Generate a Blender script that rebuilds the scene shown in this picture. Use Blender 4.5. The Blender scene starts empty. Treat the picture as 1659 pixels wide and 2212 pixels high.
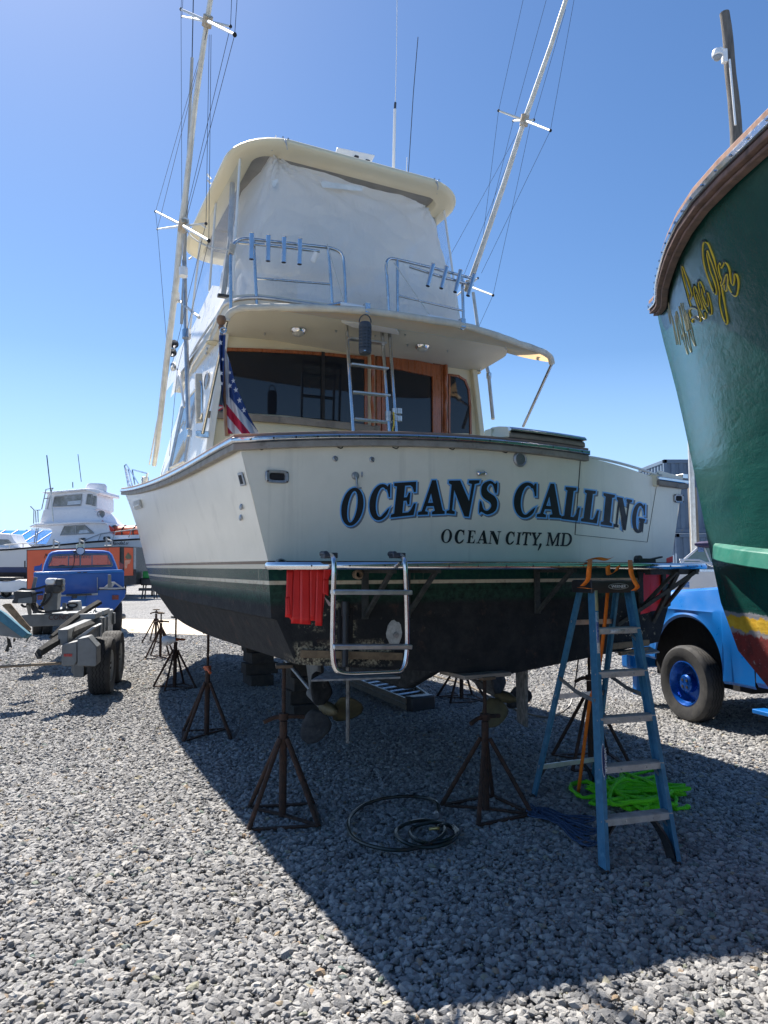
import bpy, math, random
import numpy as np
from mathutils import Vector as V, Matrix, noise
from mathutils.bvhtree import BVHTree
R = math.radians
rnd = random.Random(7)
sc = bpy.context.scene
col = sc.collection
# ---------------------------------------------------------------- camera
CAMH = 1.78; FD = 1548.0; PITCH = math.atan(119 / FD)
cam = bpy.data.cameras.new('camera'); camo = bpy.data.objects.new('camera', cam); col.objects.link(camo)
camo.location = (0, 0, CAMH); camo.rotation_euler = (R(90) + PITCH, 0, 0)
cam.sensor_fit = 'VERTICAL'; cam.sensor_height = 36; cam.lens = FD / 2212 * 36
cam.clip_start = 0.05; cam.clip_end = 2000
sc.camera = camo
# ---------------------------------------------------------------- sun and sky
SHX, SHY = 0.43, -0.635                     # ground shadow offset per metre of height
sun_dir = V((-SHX, -SHY, 1)).normalized()   # towards the sun
w = bpy.data.worlds.new('World'); sc.world = w; w.use_nodes = True
nt = w.node_tree; bg = nt.nodes['Background']
sky = nt.nodes.new('ShaderNodeTexSky'); sky.sky_type = 'NISHITA'; sky.sun_disc = False
sky.sun_elevation = math.asin(sun_dir.z); sky.sun_rotation = math.atan2(sun_dir.x, sun_dir.y)
sky.air_density = 1.0; sky.dust_density = 0.3; sky.ozone_density = 3.0; sky.altitude = 0
hsv = nt.nodes.new('ShaderNodeHueSaturation'); hsv.inputs['Saturation'].default_value = 1.18; hsv.inputs['Hue'].default_value = .503
nt.links.new(sky.outputs[0], hsv.inputs['Color'])
# the low band of the sky is pale blue all the way round instead of yellow
tcw = nt.nodes.new('ShaderNodeTexCoord'); spw = nt.nodes.new('ShaderNodeSeparateXYZ'); nt.links.new(tcw.outputs['Generated'], spw.inputs[0])
mrw = nt.nodes.new('ShaderNodeMapRange'); mrw.inputs[1].default_value = 0.0; mrw.inputs[2].default_value = .28; mrw.inputs[3].default_value = .85; mrw.inputs[4].default_value = 0
nt.links.new(spw.outputs[2], mrw.inputs[0])
mxw = nt.nodes.new('ShaderNodeMix'); mxw.data_type = 'RGBA'; nt.links.new(mrw.outputs[0], mxw.inputs[0]); nt.links.new(hsv.outputs[0], mxw.inputs[6]); mxw.inputs[7].default_value = (3.9, 6.1, 9.8, 1)
nt.links.new(mxw.outputs[2], bg.inputs[0]); bg.inputs[1].default_value = 0.067
sl = bpy.data.lights.new('sun', 'SUN'); sl.energy = 5.0; sl.angle = R(0.55); sl.color = (1, 0.94, 0.86)
slo = bpy.data.objects.new('sun', sl); col.objects.link(slo)
slo.rotation_euler = (-sun_dir).to_track_quat('-Z', 'Y').to_euler(); slo.location = (-5, 8, 20)
sc.view_settings.view_transform = 'Standard'; sc.view_settings.look = 'None'
sc.view_settings.exposure = 1.15; sc.view_settings.gamma = 1; sc.view_settings.use_curve_mapping = False
sc.cycles.max_bounces = 8; sc.cycles.transparent_max_bounces = 12; sc.cycles.use_denoising = True
sc.cycles.caustics_reflective = False; sc.cycles.caustics_refractive = False

# ---------------------------------------------------------------- pixel rays (photo 1659 x 2212)
def ray(x, y):
    xc = (x - 829.5) / FD; yc = (1106 - y) / FD
    c, s = math.cos(PITCH), math.sin(PITCH)
    return V((xc, c - yc * s, s + yc * c))
CP = V((0, 0, CAMH))
def gp(x, y, z=0.0):
    d = ray(x, y); t = (z - CAMH) / d.z; return CP + d * t
def pY(x, y, Y):
    d = ray(x, y); return CP + d * (Y / d.y)
def frame(ox, oy, ang, oz=0):
    return Matrix.Translation((ox, oy, oz)) @ Matrix.Rotation(ang, 4, 'Z')
def loc_plane(Mw, x, y, axis, val):
    Mi = Mw.inverted(); o = Mi @ CP; d = Mi.to_3x3() @ ray(x, y)
    t = (val - o[axis]) / d[axis]; return o + d * t

# ---------------------------------------------------------------- node materials
MATS = {}
def lk(nt, a, b): nt.links.new(a, b)
def newmat(name):
    m = bpy.data.materials.new(name); m.use_nodes = True
    nt = m.node_tree; b = nt.nodes['Principled BSDF']; return m, nt, b
def node(nt, typ, **kw):
    n = nt.nodes.new(typ)
    for k, v in kw.items(): setattr(n, k, v)
    return n
def coords(nt, kind='Object', scale=(1, 1, 1)):
    tc = node(nt, 'ShaderNodeTexCoord'); mp = node(nt, 'ShaderNodeMapping')
    mp.inputs['Scale'].default_value = scale; lk(nt, tc.outputs[kind], mp.inputs[0]); return mp.outputs[0]
def noisen(nt, vec, scale, detail=6, rough=.6, dist=0):
    n = node(nt, 'ShaderNodeTexNoise'); n.inputs['Scale'].default_value = scale
    n.inputs['Detail'].default_value = detail; n.inputs['Roughness'].default_value = rough
    n.inputs['Distortion'].default_value = dist
    lk(nt, vec, n.inputs['Vector']); return n.outputs['Fac']
def ramp(nt, fac, stops, mode='LINEAR'):
    r = node(nt, 'ShaderNodeValToRGB'); r.color_ramp.interpolation = mode; e = r.color_ramp.elements
    while len(e) < len(stops): e.new(1)
    for i, (p, c) in enumerate(stops):
        e[i].position = p; e[i].color = (*c, 1) if len(c) == 3 else c
    lk(nt, fac, r.inputs[0]); return r.outputs[0]
def rampf(nt, fac, a, b, inv=False):
    n = node(nt, 'ShaderNodeMapRange'); n.inputs[1].default_value = a; n.inputs[2].default_value = b
    if inv: n.inputs[3].default_value = 1; n.inputs[4].default_value = 0
    lk(nt, fac, n.inputs[0]); return n.outputs[0]
def mathn(nt, op, a, b=None):
    n = node(nt, 'ShaderNodeMath', operation=op)
    for i, v in enumerate((a, b)):
        if v is None: continue
        if isinstance(v, (int, float)): n.inputs[i].default_value = v
        else: lk(nt, v, n.inputs[i])
    return n.outputs[0]
def mixc(nt, fac, a, b):
    n = node(nt, 'ShaderNodeMix', data_type='RGBA')
    for s, v in ((0, fac), (6, a), (7, b)):
        if isinstance(v, (int, float)): n.inputs[s].default_value = v
        elif isinstance(v, tuple): n.inputs[s].default_value = (*v, 1) if len(v) == 3 else v
        else: lk(nt, v, n.inputs[s])
    return n.outputs[2]
def bumpn(nt, bsdf, h, strength=.3, dist=.01):
    b = node(nt, 'ShaderNodeBump'); b.inputs['Strength'].default_value = strength; b.inputs['Distance'].default_value = dist
    lk(nt, h, b.inputs['Height']); lk(nt, b.outputs[0], bsdf.inputs['Normal'])
def mat(name, c1, c2=None, ns=6, lo=.4, hi=.65, rough=.5, metal=0, bump=0, bs=60, bd=.004, coat=0, sc3=(1, 1, 1), dirt=None, dlo=.58, dhi=.72, dns=3, spec=None):
    """paint/metal/wood with a two tone mottle, optional dirt blotches and fine relief"""
    if name in MATS: return MATS[name]
    m, nt, b = newmat(name); v = coords(nt, scale=sc3)
    c2 = c2 or tuple(x * .8 for x in c1)
    c = mixc(nt, rampf(nt, noisen(nt, v, ns), lo, hi), c1, c2)
    if dirt: c = mixc(nt, rampf(nt, noisen(nt, v, dns, 8, .65), dlo, dhi), c, dirt)
    lk(nt, c, b.inputs['Base Color'])
    rr = noisen(nt, v, ns * 2.3); r = node(nt, 'ShaderNodeMapRange'); r.inputs[1].default_value = .3; r.inputs[2].default_value = .7
    r.inputs[3].default_value = max(rough - .1, .02); r.inputs[4].default_value = min(rough + .12, 1); lk(nt, rr, r.inputs[0]); lk(nt, r.outputs[0], b.inputs['Roughness'])
    b.inputs['Metallic'].default_value = metal; b.inputs['Coat Weight'].default_value = coat
    if spec is not None: b.inputs['Specular IOR Level'].default_value = spec
    if bump: bumpn(nt, b, noisen(nt, v, bs, 5), bump, bd)
    MATS[name] = m; return m

# ---------------------------------------------------------------- mesh builder
def tag(o, label=None, cat=None, group=None, kind=None):
    if label: o['label'] = label
    if cat: o['category'] = cat
    if group: o['group'] = group
    if kind: o['kind'] = kind
    return o
def empty(name, M=None, label=None, cat=None, group=None):
    o = bpy.data.objects.new(name, None); col.objects.link(o); o.empty_display_size = .2
    if M is not None: o.matrix_world = M
    return tag(o, label, cat, group)
def basis(d):
    d = V(d).normalized(); a = V((0, 0, 1)) if abs(d.z) < .95 else V((0, 1, 0))
    x = a.cross(d).normalized(); return x, d.cross(x).normalized(), d
class MB:
    def __init__(s): s.v = []; s.f = []; s.mi = []; s.cur = 0
    def add(s, vs, fs):
        o = len(s.v); s.v += [tuple(p) for p in vs]
        for f in fs: s.f.append([i + o for i in f]); s.mi.append(s.cur)
        return s
    def box(s, c, size, rz=0, M=None):
        hx, hy, hz = (k / 2 for k in size); Mx = M or (Matrix.Translation(c) @ Matrix.Rotation(rz, 4, 'Z'))
        vs = [Mx @ V((x, y, z)) for x in (-hx, hx) for y in (-hy, hy) for z in (-hz, hz)]
        return s.add(vs, [(0, 1, 3, 2), (4, 6, 7, 5), (0, 4, 5, 1), (2, 3, 7, 6), (0, 2, 6, 4), (1, 5, 7, 3)])
    def box2(s, a, b):
        return s.box([(a[i] + b[i]) / 2 for i in range(3)], [abs(b[i] - a[i]) for i in range(3)])
    def bar(s, p0, p1, w, h, up=(0, 0, 1)):
        p0, p1 = V(p0), V(p1); d = (p1 - p0).normalized(); u = V(up)
        if abs(d.dot(u)) > .98: u = V((0, 1, 0))
        x = d.cross(u).normalized() * w / 2; y = x.cross(d).normalized() * h / 2
        vs = [p + a * x + b * y for p in (p0, p1) for a, b in ((-1, -1), (1, -1), (1, 1), (-1, 1))]
        return s.add(vs, [(3, 2, 1, 0), (4, 5, 6, 7), (0, 1, 5, 4), (1, 2, 6, 5), (2, 3, 7, 6), (3, 0, 4, 7)])
    def tube(s, pts, r, n=10, closed=False, caps=True):
        pts = [V(p) for p in pts]; k = len(pts); vs = []; fs = []
        rr = r if isinstance(r, (list, tuple)) else [r] * k
        px = None
        for i, p in enumerate(pts):
            if closed: d = pts[(i + 1) % k] - pts[i - 1]
            else: d = pts[min(i + 1, k - 1)] - pts[max(i - 1, 0)]
            if d.length < 1e-9: d = V((0, 0, 1))
            d.normalize()
            if px is None: px = basis(d)[0]
            px = (px - d * px.dot(d)); px = px.normalized() if px.length > 1e-6 else basis(d)[0]
            py = d.cross(px)
            for j in range(n):
                t = 2 * math.pi * j / n; vs.append(p + rr[i] * (math.cos(t) * px + math.sin(t) * py))
        for i in range(k if closed else k - 1):
            for j in range(n):
                a = i * n + j; b = i * n + (j + 1) % n; c2 = ((i + 1) % k) * n + (j + 1) % n; d2 = ((i + 1) % k) * n + j
                fs.append((a, b, c2, d2))
        if caps and not closed: fs.append(tuple(range(n))[::-1]); fs.append(tuple((k - 1) * n + j for j in range(n)))
        return s.add(vs, fs)
    def cyl(s, p0, p1, r0, r1=None, n=14): return s.tube([p0, p1], [r0, r0 if r1 is None else r1], n)
    def lathe(s, prof, o=(0, 0, 0), axis=(0, 0, 1), n=24, caps=False):
        x, y, d = basis(axis); o = V(o); vs = []; fs = []
        for (r, h) in prof:
            for j in range(n):
                t = 2 * math.pi * j / n; vs.append(o + d * h + r * (math.cos(t) * x + math.sin(t) * y))
        for i in range(len(prof) - 1):
            for j in range(n): fs.append((i * n + j, i * n + (j + 1) % n, (i + 1) * n + (j + 1) % n, (i + 1) * n + j))
        if caps: fs.append(tuple(range(n))[::-1]); fs.append(tuple((len(prof) - 1) * n + j for j in range(n)))
        return s.add(vs, fs)
    def grid(s, rows, closed=False):
        n = len(rows[0]); vs = [p for r in rows for p in r]; fs = []
        for i in range(len(rows) - 1):
            for j in range(n if closed else n - 1):
                fs.append((i * n + j, i * n + (j + 1) % n, (i + 1) * n + (j + 1) % n, (i + 1) * n + j))
        return s.add(vs, fs)
    def prism(s, poly, off):
        """planar polygon (3d points) extruded by vector off"""
        off = V(off); n = len(poly); a = [V(p) for p in poly]; b = [p + off for p in a]
        return s.add(a + b, [tuple(range(n))[::-1], tuple(range(n, 2 * n))] + [(i, (i + 1) % n, n + (i + 1) % n, n + i) for i in range(n)])
    def ball(s, c, r, n=12, sq=(1, 1, 1)):
        c = V(c); rows = []
        for i in range(n // 2 + 1):
            t = math.pi * i / (n // 2); rows.append([c + V((sq[0] * r * math.sin(t) * math.cos(2 * math.pi * j / n), sq[1] * r * math.sin(t) * math.sin(2 * math.pi * j / n), sq[2] * r * math.cos(t))) for j in range(n)])
        return s.grid(rows, True)
    def mesh(s, name, mats, smooth=True, ang=38):
        me = bpy.data.meshes.new(name); me.from_pydata(s.v, [], s.f)
        for m in (mats if isinstance(mats, (list, tuple)) else [mats]): me.materials.append(m)
        me.polygons.foreach_set('material_index', s.mi)
        me.validate()
        import bmesh
        bm = bmesh.new(); bm.from_mesh(me); bmesh.ops.recalc_face_normals(bm, faces=bm.faces); bm.to_mesh(me); bm.free()
        if smooth: me.shade_smooth(); me.set_sharp_from_angle(angle=R(ang))
        me.update(); return me
    def build(s, name, mats, parent=None, smooth=True, ang=38, bevel=0, solid=0, loc=None, label=None):
        o = bpy.data.objects.new(name, s.mesh(name, mats, smooth, ang)); col.objects.link(o)
        if parent is not None: o.parent = parent
        if loc is not None: o.location = loc
        if solid:
            md = o.modifiers.new('solid', 'SOLIDIFY'); md.thickness = solid; md.offset = 0
        if bevel:
            md = o.modifiers.new('bevel', 'BEVEL'); md.width = bevel; md.segments = 2; md.limit_method = 'ANGLE'; md.angle_limit = R(40)
        if label: o['label'] = label
        return o
def inst(o, parent=None, M=None):
    c = o.copy(); col.objects.link(c)
    if parent is not None: c.parent = parent
    if M is not None: c.matrix_basis = M
    return c
def copy_tree(o, parent=None):
    c = o.copy(); col.objects.link(c); c.parent = parent
    for ch in [k for k in bpy.data.objects if k.parent == o]: copy_tree(ch, c)
    return c
def interp(xs, ys, x):
    return float(np.interp(x, xs, ys))
def smooth_curve(xs, ys):
    """monotone-ish cubic through control points"""
    xs = list(xs); ys = list(ys); n = len(xs)
    m = [0] * n
    for i in range(n):
        if i == 0: m[i] = (ys[1] - ys[0]) / (xs[1] - xs[0])
        elif i == n - 1: m[i] = (ys[-1] - ys[-2]) / (xs[-1] - xs[-2])
        else: m[i] = ((ys[i + 1] - ys[i]) / (xs[i + 1] - xs[i]) + (ys[i] - ys[i - 1]) / (xs[i] - xs[i - 1])) / 2
    def f(x):
        if x <= xs[0]: return ys[0]
        if x >= xs[-1]: return ys[-1]
        i = max(k for k in range(n) if xs[k] <= x); i = min(i, n - 2)
        h = xs[i + 1] - xs[i]; t = (x - xs[i]) / h
        return (2*t**3-3*t**2+1)*ys[i] + (t**3-2*t**2+t)*h*m[i] + (-2*t**3+3*t**2)*ys[i+1] + (t**3-t**2)*h*m[i+1]
    return f
def fillet(pts, r=.05, k=5):
    """round the inner corners of a 3d polyline"""
    pts = [V(p) for p in pts]; out = [pts[0]]
    for i in range(1, len(pts) - 1):
        a, b, c = pts[i - 1], pts[i], pts[i + 1]
        d1 = min(r, (a - b).length * .49); d2 = min(r, (c - b).length * .49)
        p = b + (a - b).normalized() * d1; q = b + (c - b).normalized() * d2
        for j in range(k + 1):
            t = j / k; out.append((1 - t) ** 2 * p + 2 * t * (1 - t) * b + t * t * q)
    out.append(pts[-1]); return out
def crom(pts, k=6, closed=False):
    """catmull-rom resample"""
    pts = [V(p) for p in pts]; n = len(pts); out = []
    rng = range(n) if closed else range(n - 1)
    for i in rng:
        p0 = pts[(i - 1) % n] if closed or i > 0 else pts[0]; p1 = pts[i]; p2 = pts[(i + 1) % n]
        p3 = pts[(i + 2) % n] if closed or i + 2 < n else pts[-1]
        for j in range(k):
            t = j / k
            out.append(.5 * ((2 * p1) + (p2 - p0) * t + (2 * p0 - 5 * p1 + 4 * p2 - p3) * t * t + (3 * p1 - p0 - 3 * p2 + p3) * t ** 3))
    if not closed: out.append(pts[-1])
    return out

# ---------------------------------------------------------------- common materials
m_steel = mat('stainless', (.62, .63, .64), (.5, .51, .53), rough=.16, metal=1, ns=9)
m_chrome = mat('polished_steel', (.75, .75, .76), (.65, .65, .67), rough=.1, metal=1, ns=9)
m_alu = mat('aluminium', (.55, .56, .57), (.42, .43, .44), rough=.38, metal=.9, ns=14, bump=.1)
m_white = mat('white_paint', (.82, .81, .77), (.76, .75, .70), rough=.3, ns=2, coat=.2)
m_whiteb = mat('bright_white_paint', (.84, .84, .83), (.78, .78, .78), rough=.35, ns=2)
m_cream = mat('cream_gelcoat', (.76, .69, .50), (.70, .62, .43), rough=.4, ns=1.6, lo=.3, hi=.8)
m_pole = mat('weathered_aluminium', (.72, .71, .66), (.6, .58, .52), rough=.45, metal=.35, ns=12, dirt=(.35, .28, .2), dlo=.66, dhi=.8, dns=9)
m_teak = mat('weathered_teak', (.30, .255, .21), (.20, .17, .145), ns=5, rough=.8, bump=.5, bs=40, sc3=(1, 1, 1), dirt=(.1, .09, .08), dns=7)
m_mahog = mat('varnished_mahogany', (.36, .10, .03), (.24, .065, .018), ns=7, rough=.3, coat=.4, sc3=(4, 4, .6))
m_rubber = mat('black_rubber', (.022, .022, .024), (.045, .044, .043), ns=9, rough=.75, bump=.3, bs=90)
m_black = mat('black_plastic', (.02, .02, .022), (.035, .035, .037), rough=.45)
m_dark = mat('dark_interior', (.015, .015, .017), rough=.8)
m_rust = mat('rusty_steel', (.058, .030, .020), (.030, .020, .016), ns=18, rough=.9, bump=.6, bs=120, dirt=(.11, .05, .028), dlo=.55, dhi=.7, dns=7)
m_wire = mat('rigging_wire', (.07, .075, .09), rough=.5, metal=.3)
m_rope = mat('white_rope', (.62, .6, .55), (.5, .48, .42), ns=60, rough=.9, bump=.5, bs=160)
m_orange = mat('orange_paint', (.55, .12, .035), (.42, .1, .04), ns=12, rough=.6)
def glassmat(name, c, rough=.03, trans=0):
    m, nt, b = newmat(name); b.inputs['Base Color'].default_value = (*c, 1); b.inputs['Roughness'].default_value = rough
    b.inputs['IOR'].default_value = 1.5
    if trans:
        t = node(nt, 'ShaderNodeBsdfTransparent'); t.inputs[0].default_value = (.93, .95, .97, 1)
        mx = node(nt, 'ShaderNodeMixShader'); mx.inputs[0].default_value = trans
        out = nt.nodes['Material Output']; lk(nt, b.outputs[0], mx.inputs[1]); lk(nt, t.outputs[0], mx.inputs[2]); lk(nt, mx.outputs[0], out.inputs[0])
    MATS[name] = m; return m
m_glass = glassmat('tinted_glass', (.012, .014, .02))
m_glassb = glassmat('bluish_glass', (.05, .08, .12), .05)
m_clear = glassmat('clear_vinyl', (.7, .75, .8), .12, .78)
m_clear2 = glassmat('clear_glass', (.3, .33, .35), .03, .8)
# ================================================================ ground, concrete apron, gravel
def ground_mat():
    m, nt, b = newmat('packed_stone_dust'); v = coords(nt)
    vo = node(nt, 'ShaderNodeTexVoronoi'); vo.inputs['Scale'].default_value = 34; lk(nt, v, vo.inputs['Vector'])
    vc = node(nt, 'ShaderNodeSeparateColor'); lk(nt, vo.outputs['Color'], vc.inputs[0])
    c = ramp(nt, vc.outputs[0], [(0, (.10, .10, .10)), (.5, (.27, .27, .27)), (.8, (.44, .435, .42)), (1, (.56, .55, .53))])
    c = mixc(nt, rampf(nt, noisen(nt, v, .35, 5), .4, .7), c, mixc(nt, .45, c, (.2, .19, .175)))
    lk(nt, c, b.inputs['Base Color']); b.inputs['Roughness'].default_value = .95
    h = mathn(nt, 'ADD', vo.outputs['Distance'], noisen(nt, v, 60, 3)); bumpn(nt, b, h, 1, .03)
    return m
g = MB(); rows = []
ys = [-30, -6, 0, 3, 6, 10, 16, 26, 45, 90, 200, 500, 1200]
for Y in ys: rows.append([(x, Y, -.012) for x in (-900, -300, -120, -60, -25, -10, 0, 10, 25, 60, 120, 300, 900)])
g.grid(rows); go = g.build('ground', ground_mat(), smooth=False); tag(go, 'grey gravel yard stretching back between the boats', kind='structure')
# concrete apron crossing the yard
m_conc = mat('concrete', (.62, .53, .41), (.52, .44, .34), ns=1.2, rough=.9, bump=.3, bs=50, dirt=(.3, .26, .2), dns=.8, dlo=.6, dhi=.8)
cp = MB(); a0, a1 = gp(215, 1366), gp(560, 1378); b0, b1 = gp(250, 1338), gp(560, 1344)
cp.prism([a0 + V((0, 0, -.01)), a1 + V((0, 0, -.01)), b1 + V((0, 0, -.01)), b0 + V((0, 0, -.01))], (0, 0, .035))
tag(cp.build('pavement', m_conc, smooth=False), 'pale concrete strip crossing the gravel behind the trailer', kind='structure')
# ---- loose stones: geometry nodes scatter (uncountable)
def stone_mat():
    m, nt, b = newmat('crushed_limestone'); oi = node(nt, 'ShaderNodeObjectInfo')
    v = coords(nt)
    c = ramp(nt, oi.outputs['Random'], [(0, (.13, .13, .135)), (.3, (.26, .26, .262)), (.6, (.41, .405, .395)), (.85, (.50, .49, .47)), (.965, (.58, .56, .52)), (.975, (.40, .24, .11)), (.985, (.5, .45, .3)), (.992, (.05, .14, .11)), (1, (.25, .25, .25))])
    c = mixc(nt, rampf(nt, noisen(nt, v, 2.2, 5, .7), .35, .7), c, mixc(nt, .4, c, (.48, .47, .45)))
    ge = node(nt, 'ShaderNodeNewGeometry'); pt = rampf(nt, noisen(nt, ge.outputs['Position'], .55, 6, .62), .36, .66)
    c = mixc(nt, pt, mixc(nt, .25, c, (.17, .16, .15)), c)
    lk(nt, c, b.inputs['Base Color']); b.inputs['Roughness'].default_value = .88
    bumpn(nt, b, noisen(nt, v, 6, 4), .5, .15)
    return m
def scatter(name, label, faces_xy, dens, smin, smax, seed, zoff, mtl):
    e = MB()
    for q in faces_xy: e.add([(x, y, 0) for x, y in q], [tuple(range(len(q)))])
    o = e.build(name, mtl, smooth=False); tag(o, label, kind='stuff')
    ng = bpy.data.node_groups.new(name, 'GeometryNodeTree')
    ng.interface.new_socket('Geometry', in_out='INPUT', socket_type='NodeSocketGeometry')
    ng.interface.new_socket('Geometry', in_out='OUTPUT', socket_type='NodeSocketGeometry')
    N = lambda t: ng.nodes.new(t)
    gi = N('NodeGroupInput'); gout = N('NodeGroupOutput')
    dp = N('GeometryNodeDistributePointsOnFaces'); dp.inputs['Density'].default_value = dens; dp.inputs['Seed'].default_value = seed
    ng.links.new(gi.outputs[0], dp.inputs['Mesh'])
    g2i = N('GeometryNodeGeometryToInstance')
    for k in range(7):
        ico = N('GeometryNodeMeshIcoSphere'); ico.inputs['Radius'].default_value = 1; ico.inputs['Subdivisions'].default_value = 2
        sp = N('GeometryNodeSetPosition'); rv = N('FunctionNodeRandomValue'); rv.data_type = 'FLOAT_VECTOR'
        rv.inputs[0].default_value = (-.42,) * 3; rv.inputs[1].default_value = (.42,) * 3; rv.inputs['Seed'].default_value = k * 17 + 3
        ng.links.new(ico.outputs['Mesh'], sp.inputs['Geometry']); ng.links.new(rv.outputs[0], sp.inputs['Offset'])
        ch = N('GeometryNodeConvexHull'); ng.links.new(sp.outputs[0], ch.inputs[0])
        sm = N('GeometryNodeSetMaterial'); sm.inputs['Material'].default_value = mtl; ng.links.new(ch.outputs[0], sm.inputs['Geometry'])
        ng.links.new(sm.outputs[0], g2i.inputs[0])
    ip = N('GeometryNodeInstanceOnPoints'); ip.inputs['Pick Instance'].default_value = True
    ng.links.new(dp.outputs['Points'], ip.inputs['Points']); ng.links.new(g2i.outputs[0], ip.inputs['Instance'])
    ri = N('FunctionNodeRandomValue'); ri.data_type = 'INT'
    ri.inputs[4].default_value = 0; ri.inputs[5].default_value = 6; ng.links.new(ri.outputs[2], ip.inputs['Instance Index'])
    rr = N('FunctionNodeRandomValue'); rr.data_type = 'FLOAT_VECTOR'; rr.inputs[0].default_value = (-.5, -.5, 0); rr.inputs[1].default_value = (.5, .5, 6.28)
    ng.links.new(rr.outputs[0], ip.inputs['Rotation'])
    # size: biased to small stones
    r1 = N('FunctionNodeRandomValue'); r1.data_type = 'FLOAT'; r1.inputs[2].default_value = 0; r1.inputs[3].default_value = 1; r1.inputs['Seed'].default_value = 91
    pw = N('ShaderNodeMath'); pw.operation = 'POWER'; pw.inputs[1].default_value = 2.6; ng.links.new(r1.outputs[1], pw.inputs[0])
    mr = N('ShaderNodeMapRange'); mr.inputs[3].default_value = smin; mr.inputs[4].default_value = smax; ng.links.new(pw.outputs[0], mr.inputs[0])
    r2 = N('FunctionNodeRandomValue'); r2.data_type = 'FLOAT_VECTOR'; r2.inputs[0].default_value = (.8, .6, .45); r2.inputs[1].default_value = (1.35, .95, .8); r2.inputs['Seed'].default_value = 5
    vm = N('ShaderNodeVectorMath'); vm.operation = 'SCALE'; ng.links.new(r2.outputs[0], vm.inputs[0]); ng.links.new(mr.outputs[0], vm.inputs['Scale'])
    ng.links.new(vm.outputs[0], ip.inputs['Scale'])
    # lift
    tr = N('GeometryNodeSetPosition'); r3 = N('FunctionNodeRandomValue'); r3.data_type = 'FLOAT_VECTOR'
    r3.inputs[0].default_value = (0, 0, -zoff * .4); r3.inputs[1].default_value = (0, 0, zoff); r3.inputs['Seed'].default_value = 77
    ng.links.new(ip.outputs[0], tr.inputs['Geometry']); ng.links.new(r3.outputs[0], tr.inputs['Offset'])
    ng.links.new(tr.outputs[0], gout.inputs[0])
    md = o.modifiers.new('scatter', 'NODES'); md.node_group = ng
    return o
m_stone = stone_mat()
def trap(y0, y1, k=.60, mrg=1.3):
    w0, w1 = y0 * k + mrg, y1 * k + mrg
    return [(-w0, y0), (w0, y0), (w1, y1), (-w1, y1)]
scatter('gravel', 'coarse grey crushed stone in the foreground and under the boat', [trap(1.6, 6.5)], 3800, .006, .024, 1, .006, m_stone)
scatter('gravel', 'grey crushed stone around the boat stands and trailer', [trap(6.5, 12)], 2300, .009, .024, 2, .006, m_stone)
scatter('gravel', 'finer looking grey stone further back towards the concrete', [trap(12, 20)], 700, .014, .034, 3, .008, m_stone)
scatter('gravel', 'larger loose grey stones lying on top of the gravel nearest the camera', [trap(1.6, 5.2)], 45, .018, .034, 4, .005, m_stone)
# ================================================================ the big boat on stands
PHI = R(26)
BM = frame(.936, 5.52, PHI)
boat = empty('sport_fishing_boat', BM, 'large white sport fishing boat on stands with OCEANS CALLING on its transom', 'boat')
def BA(x, y, a): return loc_plane(BM, x, y, 1, a)      # pixel -> boat point on a cross plane
def BB(x, y, b): return loc_plane(BM, x, y, 0, b)      # pixel -> boat point on a fore-and-aft plane
def BZ(x, y, z): return loc_plane(BM, x, y, 2, z)
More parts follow.
